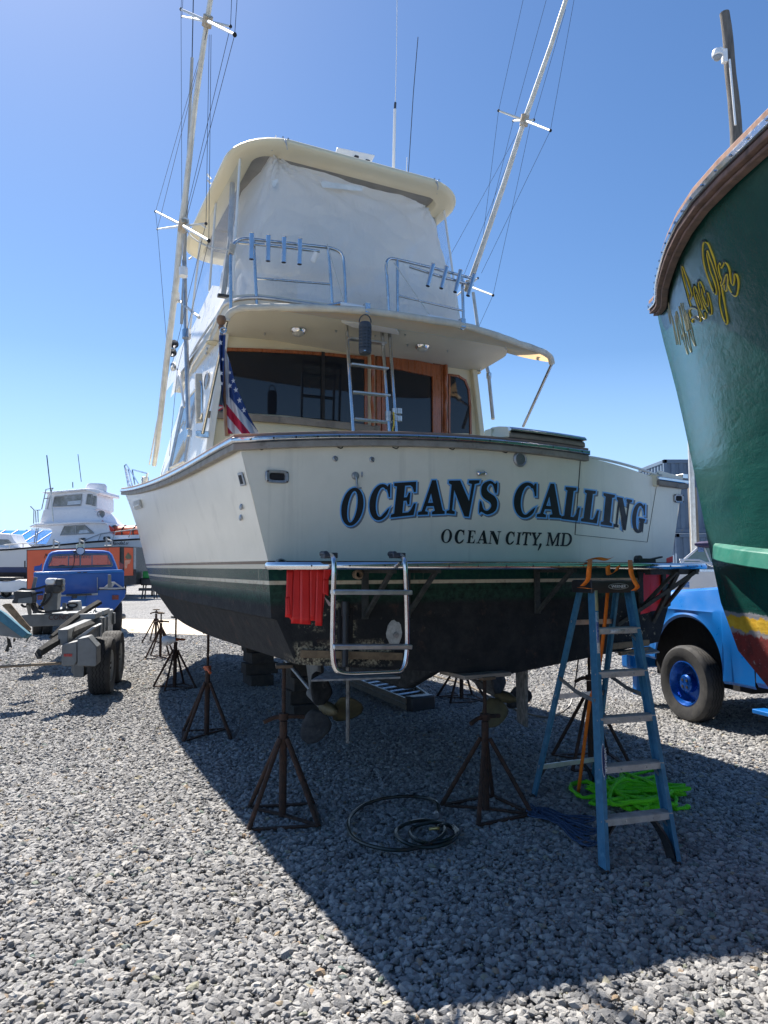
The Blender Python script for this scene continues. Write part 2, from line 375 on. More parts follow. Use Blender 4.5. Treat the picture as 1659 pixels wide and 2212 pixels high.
# ---- hull paint: bands by height, worn boot top, antifouling, damage at the transom foot
def hull_mat():
    m, nt, b = newmat('hull_paint'); tc = node(nt, 'ShaderNodeTexCoord'); v = tc.outputs['Object']
    sp = node(nt, 'ShaderNodeSeparateXYZ'); lk(nt, v, sp.inputs[0]); X, Y, Z = sp.outputs
    nf = noisen(nt, v, 22, 8, .7); nb = noisen(nt, v, 3, 7, .65)
    gel = mixc(nt, rampf(nt, nb, .35, .7), (.87, .81, .67), (.80, .745, .61))
    mp = coords(nt, scale=(6, 2.5, .35)); streak = rampf(nt, noisen(nt, mp, 1.4, 7, .6), .57, .8)
    gel = mixc(nt, mathn(nt, 'MULTIPLY', streak, .5), gel, (.50, .46, .37))
    def band(c0, z0, c1, soft=.002, z=None): # below z0 -> c1
        n = rampf(nt, z or Z, z0 - soft, z0 + soft, True); return mixc(nt, n, c0, c1)
    c = band(gel, 1.822, (.11, .07, .05)); c = band(c, 1.80, (.66, .60, .47))
    green = mixc(nt, rampf(nt, nf, .45, .62), (.012, .05, .045), (.02, .075, .055))
    # scuffed streaks on the green band
    mp2 = coords(nt, scale=(9, 5, 1.2)); sc_ = rampf(nt, noisen(nt, mp2, 1.6, 8, .7), .60, .66)
    green = mixc(nt, mathn(nt, 'MULTIPLY', sc_, .55), green, (.28, .27, .2))
    c = band(c, 1.768, green); c = band(c, 1.688, mixc(nt, rampf(nt, nf, .5, .7), (.62, .55, .42), (.4, .3, .2)))
    worn = mixc(nt, rampf(nt, nf, .42, .62), (.03, .07, .05), (.018, .03, .025)); c = band(c, 1.662, worn)
    zz = mathn(nt, 'ADD', Z, mathn(nt, 'MULTIPLY', nf, .10))
    anti = mixc(nt, rampf(nt, noisen(nt, v, 7, 8, .7), .42, .68), (.024, .025, .027), (.042, .042, .042))
    anti = mixc(nt, rampf(nt, noisen(nt, v, 5, 8, .7), .57, .68), anti, (.075, .05, .042))
    c = band(c, 1.585, anti, .02, zz)
    # grey speckles
    spk = rampf(nt, noisen(nt, v, 45, 4, .7), .70, .74); below = rampf(nt, Z, 1.56, 1.5)
    c = mixc(nt, mathn(nt, 'MULTIPLY', mathn(nt, 'MULTIPLY', spk, below), .8), c, (.33, .32, .29))
    # barnacle and bare fibreglass patch along the port foot of the transom
    def boxmask(x0, x1, z0, z1, s=.05):
        a = mathn(nt, 'MULTIPLY', rampf(nt, X, x0 - s, x0 + s), rampf(nt, X, x1 - s, x1 + s, True))
        d = mathn(nt, 'MULTIPLY', rampf(nt, Z, z0 - s, z0 + s), rampf(nt, Z, z1 - s, z1 + s, True))
        aft = rampf(nt, Y, .25, .3, True); return mathn(nt, 'MULTIPLY', mathn(nt, 'MULTIPLY', a, d), aft)
    pn = noisen(nt, v, 16, 9, .75)
    for (u0, v0, u1, v1, t) in ((640, 1392, 845, 1434, .46), (722, 1300, 734, 1405, .47), (757, 1306, 768, 1405, .50), (688, 1285, 722, 1335, .53), (652, 1345, 700, 1362, .52), (1310, 1325, 1425, 1402, .58), (616, 1275, 665, 1340, .60), (780, 1335, 850, 1350, .60)):
        A_, B_ = BA(u0, v0, .04), BA(u1, v1, .04); x0, x1, z0, z1 = A_.x, B_.x, B_.z, A_.z
        mk = mathn(nt, 'MULTIPLY', boxmask(x0, x1, z0, z1, .02), rampf(nt, pn, t, t + .05))
        cc = mixc(nt, rampf(nt, noisen(nt, v, 60, 4), .4, .6), (.42, .38, .27), (.10, .08, .06)); c = mixc(nt, mk, c, cc)
    lk(nt, c, b.inputs['Base Color'])
    r = rampf(nt, Z, 1.55, 1.62); rr = node(nt, 'ShaderNodeMapRange'); rr.inputs[3].default_value = .7; rr.inputs[4].default_value = .17
    lk(nt, r, rr.inputs[0]); rgh = mathn(nt, 'ADD', rr.outputs[0], mathn(nt, 'MULTIPLY', nb, .12)); lk(nt, rgh, b.inputs['Roughness'])
    slv = node(nt, 'ShaderNodeMapRange'); slv.inputs[3].default_value = .12; slv.inputs[4].default_value = .5; lk(nt, rampf(nt, Z, 1.80, 1.83), slv.inputs[0]); lk(nt, slv.outputs[0], b.inputs['Specular IOR Level'])
    rbig = mathn(nt, 'MULTIPLY', noisen(nt, v, 1.6, 2), .9)
    bh = mathn(nt, 'ADD', mathn(nt, 'MULTIPLY', noisen(nt, v, 50, 6), mathn(nt, 'SUBTRACT', 1.05, r)), rbig)
    bumpn(nt, b, bh, .35, .012)
    return m
m_hull = hull_mat()
AX = [0, 1.5, 3, 4.5, 6, 7.5, 9, 10.3, 11.4, 12.3]
f_br = smooth_curve(AX, [2.06, 2.10, 2.13, 2.13, 2.10, 2.00, 1.78, 1.38, .80, .02])
f_zr = smooth_curve([0, 1.9, 3.1, 4.9, 7.5, 9, 10.5, 12.3], [2.60, 2.60, 2.635, 2.745, 2.985, 3.155, 3.325, 3.50])
f_bw = smooth_curve([0, 1.5, 3, 4.5, 6, 7.5, 9, 10.3, 11.2, 11.7], [1.86, 1.90, 1.92, 1.90, 1.83, 1.62, 1.25, .78, .32, .02])
f_bc = smooth_curve([0, 1.5, 3, 4.5, 6, 7.5, 9, 10.2, 11.2], [1.83, 1.86, 1.87, 1.84, 1.74, 1.5, 1.1, .6, .02])
f_zc = smooth_curve([0, 3, 6, 8, 10, 11.2], [1.44, 1.44, 1.46, 1.5, 1.58, 1.7])
f_bl = smooth_curve([0, 1.5, 3, 4.5, 6, 7.5, 9, 10.2, 11.0], [1.66, 1.66, 1.66, 1.62, 1.5, 1.22, .85, .45, .02])
f_zl = smooth_curve([0, 3, 5, 7, 9, 11], [1.135, 1.10, 1.13, 1.21, 1.32, 1.5])
f_zk = smooth_curve([0, 4, 8, 10, 11.1], [.97, .85, .85, 1.0, 1.45])
def camber(b): return .11 * (b / 2.06) ** 2
def crown(b): return 2.725 - .029 * b * b
def level(j, t):
    """hull level j at station t (0 transom .. 1 bow) -> (b, a, z)"""
    if j == 0: a = 12.3 * t; return f_br(a), a, f_zr(a)
    if j in (1, 2, 3):     # flare between rail and waterline
        k = (.22, .5, .8)[j - 1]; q = (.16, .42, .76)[j - 1]
        b0, a0, z0 = level(0, t); b1, a1, z1 = level(4, t); fl = t ** 2
        kk = k * (1 - fl) + (1 - (1 - k) ** 2.0) * fl
        return b0 + (b1 - b0) * kk, a0 + (a1 - a0) * kk, z0 + (z1 - z0) * k
    if j == 4: a = 11.7 * t; return f_bw(a), a, 1.83
    if j == 5: b0, a0, z0 = level(4, t); b1, a1, z1 = level(6, t); return b0 * .5 + b1 * .5 + .0, (a0 + a1) / 2, (z0 + z1) / 2
    if j == 6: a = 11.2 * t; return f_bc(a), a, f_zc(a)
    if j == 7: b0, a0, z0 = level(6, t); return max(b0 - .035, .01), a0, z0 - .012
    if j == 8: a = 11.0 * t; return f_bl(a), a, f_zl(a)
    a = 11.1 * t; return 0.0, a, f_zk(a)
NL = 10; NT = 44; hb = MB()
ts = [(i / NT) for i in range(NT + 1)]
rows = []
for t in ts:
    L = [level(j, t) for j in range(NL)]
    cf = max(0, 1 - t * 12 / .6)
    port = [(-b, a + camber(b) * cf, z) for b, a, z in L]; stb = [(b, a + camber(b) * cf, z) for b, a, z in L[:-1]][::-1]
    rows.append(port + stb)
hb.grid(rows)
# transom, with its cambered face; the starboard top is lower where the gate is
NB = 48; tr = []
for j in range(NL - 1):
    b0, a0, z0 = level(j, 0); row = []
    for k in range(NB + 1):
        b = b0 * (2 * k / NB - 1); z = z0
        fr = (z0 - 1.83) / (2.60 - 1.83)
        if z0 > 1.83: z += (crown(b) - 2.60) * fr
        if z0 > 1.83 and .8 < b < 1.66: z -= (.015 + .06 * ((b - .8) / .86) ** 1.5) * fr ** 6
        row.append((b, camber(b), z))
    tr.append(row)
lrow = tr[-1]; tr.append([(p[0], p[1], .97 + abs(p[0]) / 1.66 * .165 - .004) for p in lrow])
hb.grid(tr)
hull = hb.build('hull', m_hull, boat, ang=30)
# deck surface so the boat is closed
dk = MB(); dk.grid([[(-f_br(12.3 * t) + .02, 12.3 * t + .05, f_zr(12.3 * t) - .03), (0, 12.3 * t + .05, f_zr(12.3 * t) + .02), (f_br(12.3 * t) - .02, 12.3 * t + .05, f_zr(12.3 * t) - .03)] for t in [i / 30 for i in range(30) if i / 30 * 12.3 > 2.7]])
dk.build('deck', m_cream, boat)
ck = MB(); ck.box2((-1.75, .2, 1.9), (1.75, 2.9, 1.95)); ck.box2((-1.96, .2, 2.4), (-1.86, 2.9, 2.57)); ck.box2((1.86, .3, 2.4), (1.96, 2.9, 2.50)); ck.box2((-1.85, .2, 1.95), (.8, .28, 2.6)); ck.box2((-1.82, .2, 1.9), (-1.74, 2.9, 2.4)); ck.box2((1.74, .2, 1.9), (1.82, 2.9, 2.4))
ck.build('cockpit_lining', m_cream, boat)
# ---- rub rail, steel strip, cap, following the sheer and the transom crown
def railpath(off=0, dz=0, port=True, tmax=1.0):
    s = -1 if port else 1; pts = []
    for i in range(46, -1, -1):
        a = 12.3 * i / 46 * tmax; pts.append((s * (f_br(a) + off), a + (.0 if a > .3 else .11), f_zr(a) + dz))
    return pts
def transompath(off=0, dz=0, b0=-2.06, b1=.82, n=24):
    return [(b0 - (off if k == 0 else 0) + (b1 - b0) * k / n, camber(b0 + (b1 - b0) * k / n) - off, crown(b0 + (b1 - b0) * k / n) + dz) for k in range(n + 1)]
def strip(path, outw, h, w, m, name, parent=boat, bev=.004):
    """rectangular section swept; outw(i)->outboard unit vector"""
    mb = MB(); rows = []
    for i, p in enumerate(path):
        p = V(p); n = outw(i)
        rows.append([p + V((0, 0, h / 2)), p + n * w + V((0, 0, h / 2)), p + n * w - V((0, 0, h / 2)), p - V((0, 0, h / 2))])
    mb.grid(rows, True); n = len(rows); mb.add(rows[0], [(0, 1, 2, 3)]); mb.add(rows[-1], [(3, 2, 1, 0)])
    return mb.build(name, m, parent, bevel=bev)
m_railw = mat('silvered_teak', (.34, .31, .27), (.24, .215, .185), ns=7, rough=.8, bump=.5, bs=50, dirt=(.12, .10, .09), dlo=.6, dhi=.75, dns=9)
pp = railpath(0, 0); tp = transompath(0, 0)
full = [V(p) for p in pp[:-1]] + [V(p) for p in tp]; npp = len(pp) - 1
def outn(i):
    a = full[max(i - 1, 0)]; c = full[min(i + 1, len(full) - 1)]; d = (c - a); d.z = 0; d.normalize(); return V((d.y, -d.x, 0)) 
def shift(dz): return [p + V((0, 0, dz)) for p in full]
strip(shift(-.030), outn, .046, .048, m_railw, 'rub_rail')
strip(shift(.013), outn, .038, .064, m_steel, 'rub_strip', bev=.012)
strip(shift(.042), outn, .022, .045, mat('cap_rail_teak', (.33, .22, .18), (.25, .18, .15), ns=8, rough=.7), 'cap_rail', bev=.004)
sp2 = railpath(0, 0, False); fulls = [V(p) for p in sp2]
def outs(i):
    a = fulls[max(i - 1, 0)]; c = fulls[min(i + 1, len(fulls) - 1)]; d = (c - a); d.z = 0; d.normalize(); return V((-d.y, d.x, 0))
for dz, h, wd, mm, nm in ((-.030, .046, .048, m_railw, 'rub_rail'), (.013, .038, .064, m_steel, 'rub_strip')):
    strip([p + V((0, 0, dz)) for p in fulls], outs, h, wd, mm, nm)
# inner cap board (covering board) along port side and transom
cb = MB(); rws = []
for i, p in enumerate(full):
    n = outn(i); rws.append([p + V((0, 0, .03)), p - n * .16 + V((0, 0, .04))])
cb.grid(rws); cb.build('covering_board', m_cream, boat, solid=.02)
# rail screws
for i in range(19):
    b = -2.0 + i * .152; mb = MB(); mb.lathe([(.0075, 0), (.006, .003), (0.0005, .004)], (b, camber(b) - .064, crown(b) + .014), (0, -1, 0), 8); o = mb.build('rail_screw', m_black, boat)
# ---- folded gate cap lying over the rail, and the corner block beyond the gate
fc = MB(); A = BA(990, 930, .05); 
def capblock(mb, b0, b1, z0, z1, dep=.20, a0=-.03):
    rows = []
    for k in range(9):
        b = b0 + (b1 - b0) * k / 8; o = crown(b) - crown(b0); a = camber(b)
        rows.append([(b, a + a0, z0 + o), (b, a + a0, z1 + o - .02), (b, a + a0 + .02, z1 + o), (b, a + a0 + dep, z1 + o + .01), (b, a + a0 + dep, z0 + o)])
    mb.grid(rows, True); mb.add(rows[0], [(4, 3, 2, 1, 0)]); mb.add(rows[-1], [(0, 1, 2, 3, 4)])
zt = crown(-.15)
capblock(fc, .03, .80, zt + .062, zt + .112); fc.build('gate_cap', m_teak, boat, bevel=.006)
fc = MB(); capblock(fc, .03, .80, zt + .114, zt + .146, .2, -.05); fc.build('gate_cap_strip', m_steel, boat, bevel=.008)
fc = MB(); q = [V((.03, camber(0) - .03, zt + .062)), V((-.03, .05, zt + .062)), V((-.06, .12, zt + .10)), V((-.03, .14, zt + .165)), V((.02, .1, zt + .17)), V((.035, -.03, zt + .146))]
fc.prism(q, (.03, .02, 0)); fc.prism([V((-.06, .1, zt + .06)), V((-.05, .1, zt + .15)), V((.3, .2, zt + .175)), V((.32, .2, zt + .06))], (0, .1, 0)); fc.build('gate_cap_end', m_cream, boat, bevel=.01)
cbk = MB(); P0 = BA(1398, 1003, .12)
for (x0, x1, z0, z1, mm, nm) in ((1.66, 2.08, 2.50, 2.545, m_teak, 'corner_rail'), (1.66, 2.09, 2.548, 2.578, m_steel, 'corner_strip')):
    cbk = MB(); cbk.prism([(x0, .02, z0), (x1, .07, z0 - .01), (x1, .07, z1 - .01), (x0, .02, z1)], (0, .16, 0)); cbk.build(nm, mm, boat, bevel=.006)
cbk = MB(); cbk.prism([(1.60, .10, 2.49), (1.68, .03, 2.49), (1.68, .03, 2.60), (1.60, .10, 2.60)], (0, .3, 0)); cbk.box2((1.45, .42, 2.52), (2.0, .6, 2.60)); cbk.build('corner_block', m_cream, boat, bevel=.01)
cbk = MB(); cbk.box2((1.46, .40, 2.602), (2.02, .62, 2.632)); cbk.build('corner_cap', mat('bare_core', (.33, .22, .14), (.2, .13, .1), ns=30, rough=.9, bump=.5), boat, bevel=.006)
# ---- helpers on the transom face
def TF(x, y, off=.0):
    """pixel -> point on cambered transom face, moved aft by off"""
    p = BA(x, y, .03)
    for _ in range(4): p = BA(x, y, camber(p.x) - off)
    return p
def face_poly(mb, pts, off, thick=.003):
    mb.prism([TF(x, y, off) for x, y in pts], (0, -thick, 0))
m_seam = mat('seam_shadow_gap', (.05, .05, .048), rough=.9)
# gate (transom door): seams
def seamline(pts, wd, name='gate_seam', m=None, off=.001, parent=boat):
    mb = MB()
    for (x0, y0), (x1, y1) in zip(pts, pts[1:]):
        P = [TF(x0 + (x1 - x0) * k / 12, y0 + (y1 - y0) * k / 12, off) for k in range(13)]
        for p, q in zip(P, P[1:]): mb.bar(p, q, wd, .004, up=(0, 1, 0))
    return mb.build(name, m or m_seam, parent, smooth=False)
seamline([(1254, 988), (1242, 1155)], .007); seamline([(1242, 1155), (1398, 1171)], .0035); seamline([(1398, 1171), (1422, 1026)], .0025)
gt = MB(); e = [TF(1256 + (1421 - 1256) * k / 8, 986 + 8 * (k / 8) + 32 * (k / 8) ** 1.6, .0) for k in range(9)]
gt.tube([p + V((0, .012, .004)) for p in e], .012, 8); gt.build('gate_top_edge', m_white, boat)
# ---- lettering
def LT(ch):
    """letter outlines in a unit box: list of closed loops (first outer, rest holes)"""
    def ell(cx, cy, rx, ry, n=28, t0=0, t1=2 * math.pi): return [(cx + rx * math.cos(t0 + (t1 - t0) * i / n), cy + ry * math.sin(t0 + (t1 - t0) * i / n)) for i in range(n + (0 if abs(t1 - t0 - 2 * math.pi) < 1e-6 else 1))]
    g = {}
    if ch == 'O': return [ell(.5, .5, .5, .52), ell(.5, .5, .235, .44)[::-1]]
    if ch in 'CG':
        o = ell(.52, .5, .52, .52, 26, R(48), R(318 if ch == 'C' else 305)); i_ = ell(.56, .5, .27, .435, 26, R(302), R(58))
        if ch == 'C': return [[(.90, 1.0), (.84, 1.0), (.80, .93)] + o[2:] + [(.97, .3), (.92, .28)] + i_ + [(.78, .86), (.86, .74), (.90, .64), (.95, .64)]]
        return [[(.90, 1.0), (.84, 1.0), (.80, .93)] + o[2:-2] + [(.78, .03), (.86, .08), (.92, .04), (.92, .40), (1.0, .44), (1.0, .50), (.54, .50), (.54, .44), (.66, .40), (.66, .11)] + i_[3:] + [(.78, .86), (.86, .74), (.90, .64), (.95, .64)]]
    if ch == 'E': return [[(0, 0), (.95, 0), (1, .34), (.93, .34), (.82, .16), (.72, .09), (.46, .09), (.46, .46), (.60, .46), (.66, .34), (.72, .34), (.72, .68), (.66, .68), (.60, .55), (.46, .55), (.46, .91), (.70, .91), (.80, .85), (.88, .70), (.95, .70), (.92, 1), (0, 1), (0, .93), (.13, .90), (.13, .10), (0, .07)]]
    if ch == 'L': return [[(0, 0), (.95, 0), (1, .40), (.92, .40), (.80, .17), (.70, .09), (.50, .09), (.50, .90), (.66, .93), (.66, 1), (0, 1), (0, .93), (.14, .90), (.14, .10), (0, .07)]]
    if ch == 'I': return [[(0, 0), (1, 0), (1, .07), (.78, .10), (.78, .90), (1, .93), (1, 1), (0, 1), (0, .93), (.22, .90), (.22, .10), (0, .07)]]
    if ch == 'A': return [[(0, 0), (.36, 0), (.36, .07), (.24, .10), (.30, .25), (.58, .25), (.64, .10), (.53, .07), (.53, 0), (1, 0), (1, .07), (.92, .10), (.60, 1.02), (.46, 1.02), (.13, .10), (0, .07)], [(.335, .34), (.445, .66), (.55, .34)]]
    if ch == 'N': return [[(0, 0), (.30, 0), (.30, .07), (.19, .10), (.19, .74), (.70, -.04), (.86, -.04), (.86, .90), (1, .93), (1, 1), (.66, 1), (.66, .93), (.78, .90), (.78, .38), (.36, 1), (0, 1), (0, .93), (.10, .88), (.10, .10), (0, .07)]]
    if ch == 'S':
        c = crom([(.88, .98, 0), (.78, .93, 0), (.5, 1.02, 0), (.12, .90, 0), (.06, .66, 0), (.22, .48, 0), (.58, .36, 0), (.68, .22, 0), (.50, .08, 0), (.26, .12, 0), (.12, .33, 0), (.04, .34, 0), (.06, 0, 0), (.16, .05, 0), (.5, -.03, 0), (.9, .10, 0), (.97, .36, 0), (.80, .54, 0), (.46, .66, 0), (.34, .78, 0), (.48, .93, 0), (.68, .89, 0), (.82, .68, 0), (.90, .68, 0)], 3, True)
        return [[(p.x, p.y) for p in c]]
    if ch == 'T': return [[(.27, 0), (.73, 0), (.73, .06), (.60, .09), (.60, .93), (.82, .92), (.93, .76), (1, .76), (.97, 1), (.03, 1), (0, .76), (.07, .76), (.18, .92), (.40, .93), (.40, .09), (.27, .06)]]
    if ch == 'Y': return [[(.27, 0), (.73, 0), (.73, .06), (.59, .09), (.59, .42), (.90, .92), (1, .94), (1, 1), (.68, 1), (.68, .94), (.78, .92), (.54, .52), (.33, .92), (.42, .94), (.42, 1), (0, 1), (0, .94), (.10, .92), (.41, .42), (.41, .09), (.27, .06)]]
    if ch == 'M': return [[(0, 0), (.24, 0), (.24, .06), (.15, .09), (.17, .78), (.45, 0), (.52, 0), (.80, .78), (.80, .09), (.71, .06), (.71, 0), (1, 0), (1, .06), (.93, .09), (.93, .92), (1, .94), (1, 1), (.79, 1), (.51, .26), (.24, 1), (0, 1), (0, .94), (.09, .92), (.08, .09), (0, .06)]]
    if ch == 'D': return [[(0, 0), (.5, 0)] + ell(.5, .5, .5, .5, 16, R(-90), R(90))[1:-1] + [(.5, 1), (0, 1), (0, .94), (.12, .92), (.12, .08), (0, .06)], ([(.30, .07), (.30, .93)] + ell(.45, .5, .36, .43, 14, R(90), R(-90)))]
    if ch == ',': return [[(.3, 0), (.1, -.35), (.25, -.4), (.75, -.05), (.8, .15), (.4, .2), (.25, .1)]]
def thin(loops, k):
    return loops
def letter_mesh(loops, quad, off, grow, dep, place, slim=1.0):
    """fill loops mapped into quad (bl, br, tr, tl pixel corners)"""
    cu = bpy.data.curves.new('letter_tmp', 'CURVE'); cu.dimensions = '2D'; cu.fill_mode = 'BOTH'; cu.extrude = 0
    bl, br, tr_, tl = [V(q) for q in quad]
    wpx = (br - bl).length; hpx = (tl - bl).length
    cu.offset = grow
    for lp in loops:
        s = cu.splines.new('POLY'); s.points.add(len(lp) - 1); s.use_cyclic_u = True
        for i, (u, v) in enumerate(lp): s.points[i].co = (u * wpx, v * hpx, 0, 1)
    ob = bpy.data.objects.new('letter_tmp', cu); col.objects.link(ob)
    me = bpy.data.meshes.new_from_object(ob.evaluated_get(bpy.context.evaluated_depsgraph_get()))
    vs = []
    for v in me.vertices:
        u, t = v.co.x / wpx, v.co.y / hpx
        p = (bl * (1 - u) + br * u) * (1 - t) + (tl * (1 - u) + tr_ * u) * t
        vs.append(place(p.x, p.y, off))
    fs = [tuple(p.vertices) for p in me.polygons]
    bpy.data.objects.remove(ob); bpy.data.curves.remove(cu); bpy.data.meshes.remove(me)
    return vs, fs
def c7(x, y): return ((1250 + x * .844) * .553, (1750 + y * .844) * .553)
m_ink = mat('black_lettering', (.008, .008, .01), (.014, .014, .016), rough=.5)
m_lblue = mat('light_blue_lettering', (.17, .46, .84), (.15, .42, .78), rough=.35)
m_lshade = mat('grey_lettering_shade', (.20, .21, .23), rough=.4)
big = [('O', (88, 352), (186, 360), (212, 192), (114, 184)), ('C', (222, 333), (318, 328), (334, 168), (238, 174)), ('E', (328, 321), (438, 309), (453, 156), (345, 163)),
       ('A', (454, 309), (576, 304), (583, 152), (465, 154)), ('N', (586, 302), (706, 312), (738, 150), (598, 152)), ('S', (732, 300), (818, 306), (830, 158), (746, 152)),
       ('C', (890, 314), (994, 324), (1012, 166), (908, 160)), ('A', (1004, 318), (1116, 324), (1128, 172), (1016, 166)), ('L', (1118, 327), (1196, 337), (1212, 187), (1138, 181)),
       ('L', (1208, 338), (1284, 349), (1300, 203), (1228, 194)), ('I', (1300, 353), (1350, 360), (1364, 218), (1314, 209)), ('N', (1362, 364), (1424, 377), (1444, 241), (1376, 227)), ('G', (1440, 384), (1498, 396), (1510, 264), (1452, 251))]
for ch, *q in big:
    quad = [c7(*p) for p in q]
    sh = [(x + 3.2, y + 3.2) for x, y in quad]
    mb = MB(); mb.cur = 0
    L = LT(ch)
    vs, fs = letter_mesh(L, [(*p, 0) for p in sh], .0015, 3.4, 0, TF); mb.cur = 2; mb.add(vs, fs)
    vs, fs = letter_mesh(L, [(*p, 0) for p in quad], .0028, 3.4, 0, TF); mb.cur = 1; mb.add(vs, fs)
    vs, fs = letter_mesh(L, [(*p, 0) for p in quad], .0041, .5, 0, TF); mb.cur = 0; mb.add(vs, fs)
    mb.build('letter', [m_ink, m_lblue, m_lshade], boat, smooth=False)
small = [('O', 556, 608, 438, 441, 375), ('C', 620, 664, 440, 442, 378), ('E', 677, 716, 441, 442, 380), ('A', 722, 776, 442, 444, 381), ('N', 778, 832, 444, 446, 383),
         ('C', 856, 896, 445, 447, 387), ('I', 905, 926, 448, 448, 389), ('T', 930, 970, 449, 450, 389), ('Y', 972, 1018, 450, 451, 391), (',', 1008, 1030, 452, 452, 392), ('M', 1046, 1106, 452, 453, 391), ('D', 1112, 1162, 453, 455, 393)]
for ch, x0, x1, y0, y1, yt in small:
    sk = 8; quad = [(*c7(x0, y0), 0), (*c7(x1, y1), 0), (*c7(x1 + sk, yt + 2), 0), (*c7(x0 + sk, yt), 0)]
    mb = MB(); vs, fs = letter_mesh(LT(ch), quad, .0045, {'C': .35, 'I': -.3, 'T': .4, 'Y': .4, 'M': .25, 'D': .3, ',': 0}.get(ch, -.3), 0, TF); mb.add(vs, fs); mb.build('letter', m_ink, boat, smooth=False)
# ================================================================ superstructure of the big boat
_vs = [tuple(v.co) for v in hull.data.vertices]; _bvh = BVHTree.FromPolygons(_vs, [tuple(p.vertices) for p in hull.data.polygons])
def HR(x, y, off=0.0):
    Mi = BM.inverted(); o = Mi @ CP; d = (Mi.to_3x3() @ ray(x, y)).normalized()
    h, n, i, ds = _bvh.ray_cast(o, d)
    if h is None: return None
    if n.dot(d) > 0: n = -n
    return h + n * off
# ---- house: sides, rounded front, aft bulkhead
hs = MB()
pl = [(1.78, 2.8), (1.79, 3.6), (1.79, 4.6), (1.76, 5.6), (1.66, 6.6), (1.4, 7.5), (.95, 8.0), (.45, 8.2), (0, 8.25)]
pu = [(1.54, 2.8), (1.54, 3.6), (1.53, 4.4), (1.49, 5.1), (1.40, 5.8), (1.18, 6.35), (.85, 6.65), (.4, 6.8), (0, 6.85)]
def houseplan(p, s): return [(-b, a) for b, a in p] + [(b, a) for b, a in p[-2::-1]]
lo = [(b, a, f_zr(a) - .05) for b, a in houseplan(pl, 1)]; up = [(b, a, 4.30) for b, a in houseplan(pu, 1)]
mid1 = [tuple(V(l) * .52 + V(u) * .48) for l, u in zip(lo, up)]; mid1 = [(x * 1.006, y, z) for x, y, z in mid1]
hs.grid([lo, mid1, up]); hs.build('house_side', m_white, boat, ang=50)
# house side windows (blue glass between white pillars)
def sidept(a, k, off):
    i = [q[1] for q in pl[:7]]; b0 = np.interp(a, i, [q[0] for q in pl[:7]]); b1 = np.interp(a, [q[1] for q in pu[:7]], [q[0] for q in pu[:7]])
    z0 = f_zr(a) - .05; return V((-(b0 * (1 - k) + b1 * k) - off, a, z0 * (1 - k) + 4.30 * k))
for a0, a1, k0, k1 in ((3.75, 4.75, .22, .74), (4.85, 6.05, .20, .72)):
    wm = MB(); q = [sidept(a0, k0, .012), sidept(a1, k0, .012), sidept(a1 - .1, k1 * .98, .012), sidept(a0, k1, .012)]
    wm.prism(q, (-.006, 0, 0)); wm.build('side_window', m_glassb, boat)
    fr = MB(); fr.tube(q, .018, 8, closed=True); fr.build('window_frame', m_alu, boat)
tk = MB(); tk.grid([[(-b * 1.0, a, f_zr(a) - .02) for b, a in ((1.2, 8), (1.15, 9), (.8, 10), (.3, 10.6))], [(-b * .9, a - .1, f_zr(a) + .22) for b, a in ((1.2, 8), (1.15, 9), (.8, 10), (.3, 10.4))], [(b * .9, a - .1, f_zr(a) + .22) for b, a in ((1.2, 8), (1.15, 9), (.8, 10), (.3, 10.4))], [(b, a, f_zr(a) - .02) for b, a in ((1.2, 8), (1.15, 9), (.8, 10), (.3, 10.6))]])
tk.build('trunk_cabin', m_white, boat)
AB = 2.8
bk = MB(); bk.prism([(-1.78, AB, 1.95), (1.78, AB, 1.95), (1.77, AB, 2.62), (1.55, AB, 4.25), (-1.55, AB, 4.25), (-1.77, AB, 2.62)], (0, .06, 0)); bk.build('aft_bulkhead', m_cream, boat)
ps = MB(); ps.prism([(-1.72, AB - .10, 2.5), (-1.72, AB + .05, 2.5), (-1.50, AB + .05, 4.24), (-1.50, AB - .06, 4.24)], (-.07, 0, 0)); ps.build('corner_post', m_white, boat, bevel=.01)
ps = MB(); ps.prism([(1.72, AB - .10, 2.3), (1.72, AB + .05, 2.3), (1.50, AB + .05, 4.24), (1.50, AB - .06, 4.24)], (.07, 0, 0)); ps.build('corner_post', m_cream, boat, bevel=.01)
# port: worn folded bracket on the corner post
wb = MB(); q = [BA(423, 806, AB - .12), BA(437, 806, AB - .12), BA(440, 850, AB - .12), BA(439, 911, AB - .12), BA(425, 913, AB - .12), BA(423, 860, AB - .12)]
wb.prism(q, (0, .06, 0)); wb.build('worn_fender_board', mat('flaking_white', (.6, .58, .52), (.45, .43, .38), ns=20, rough=.9, bump=.8, bs=60), boat, bevel=.008)
gr = MB(); gr.tube(fillet([BA(433, 824, AB - .16), BA(436, 830, AB - .2), BA(436, 895, AB - .2), BA(433, 905, AB - .16)], .03), .012, 8); gr.build('grab_rail', m_steel, boat)
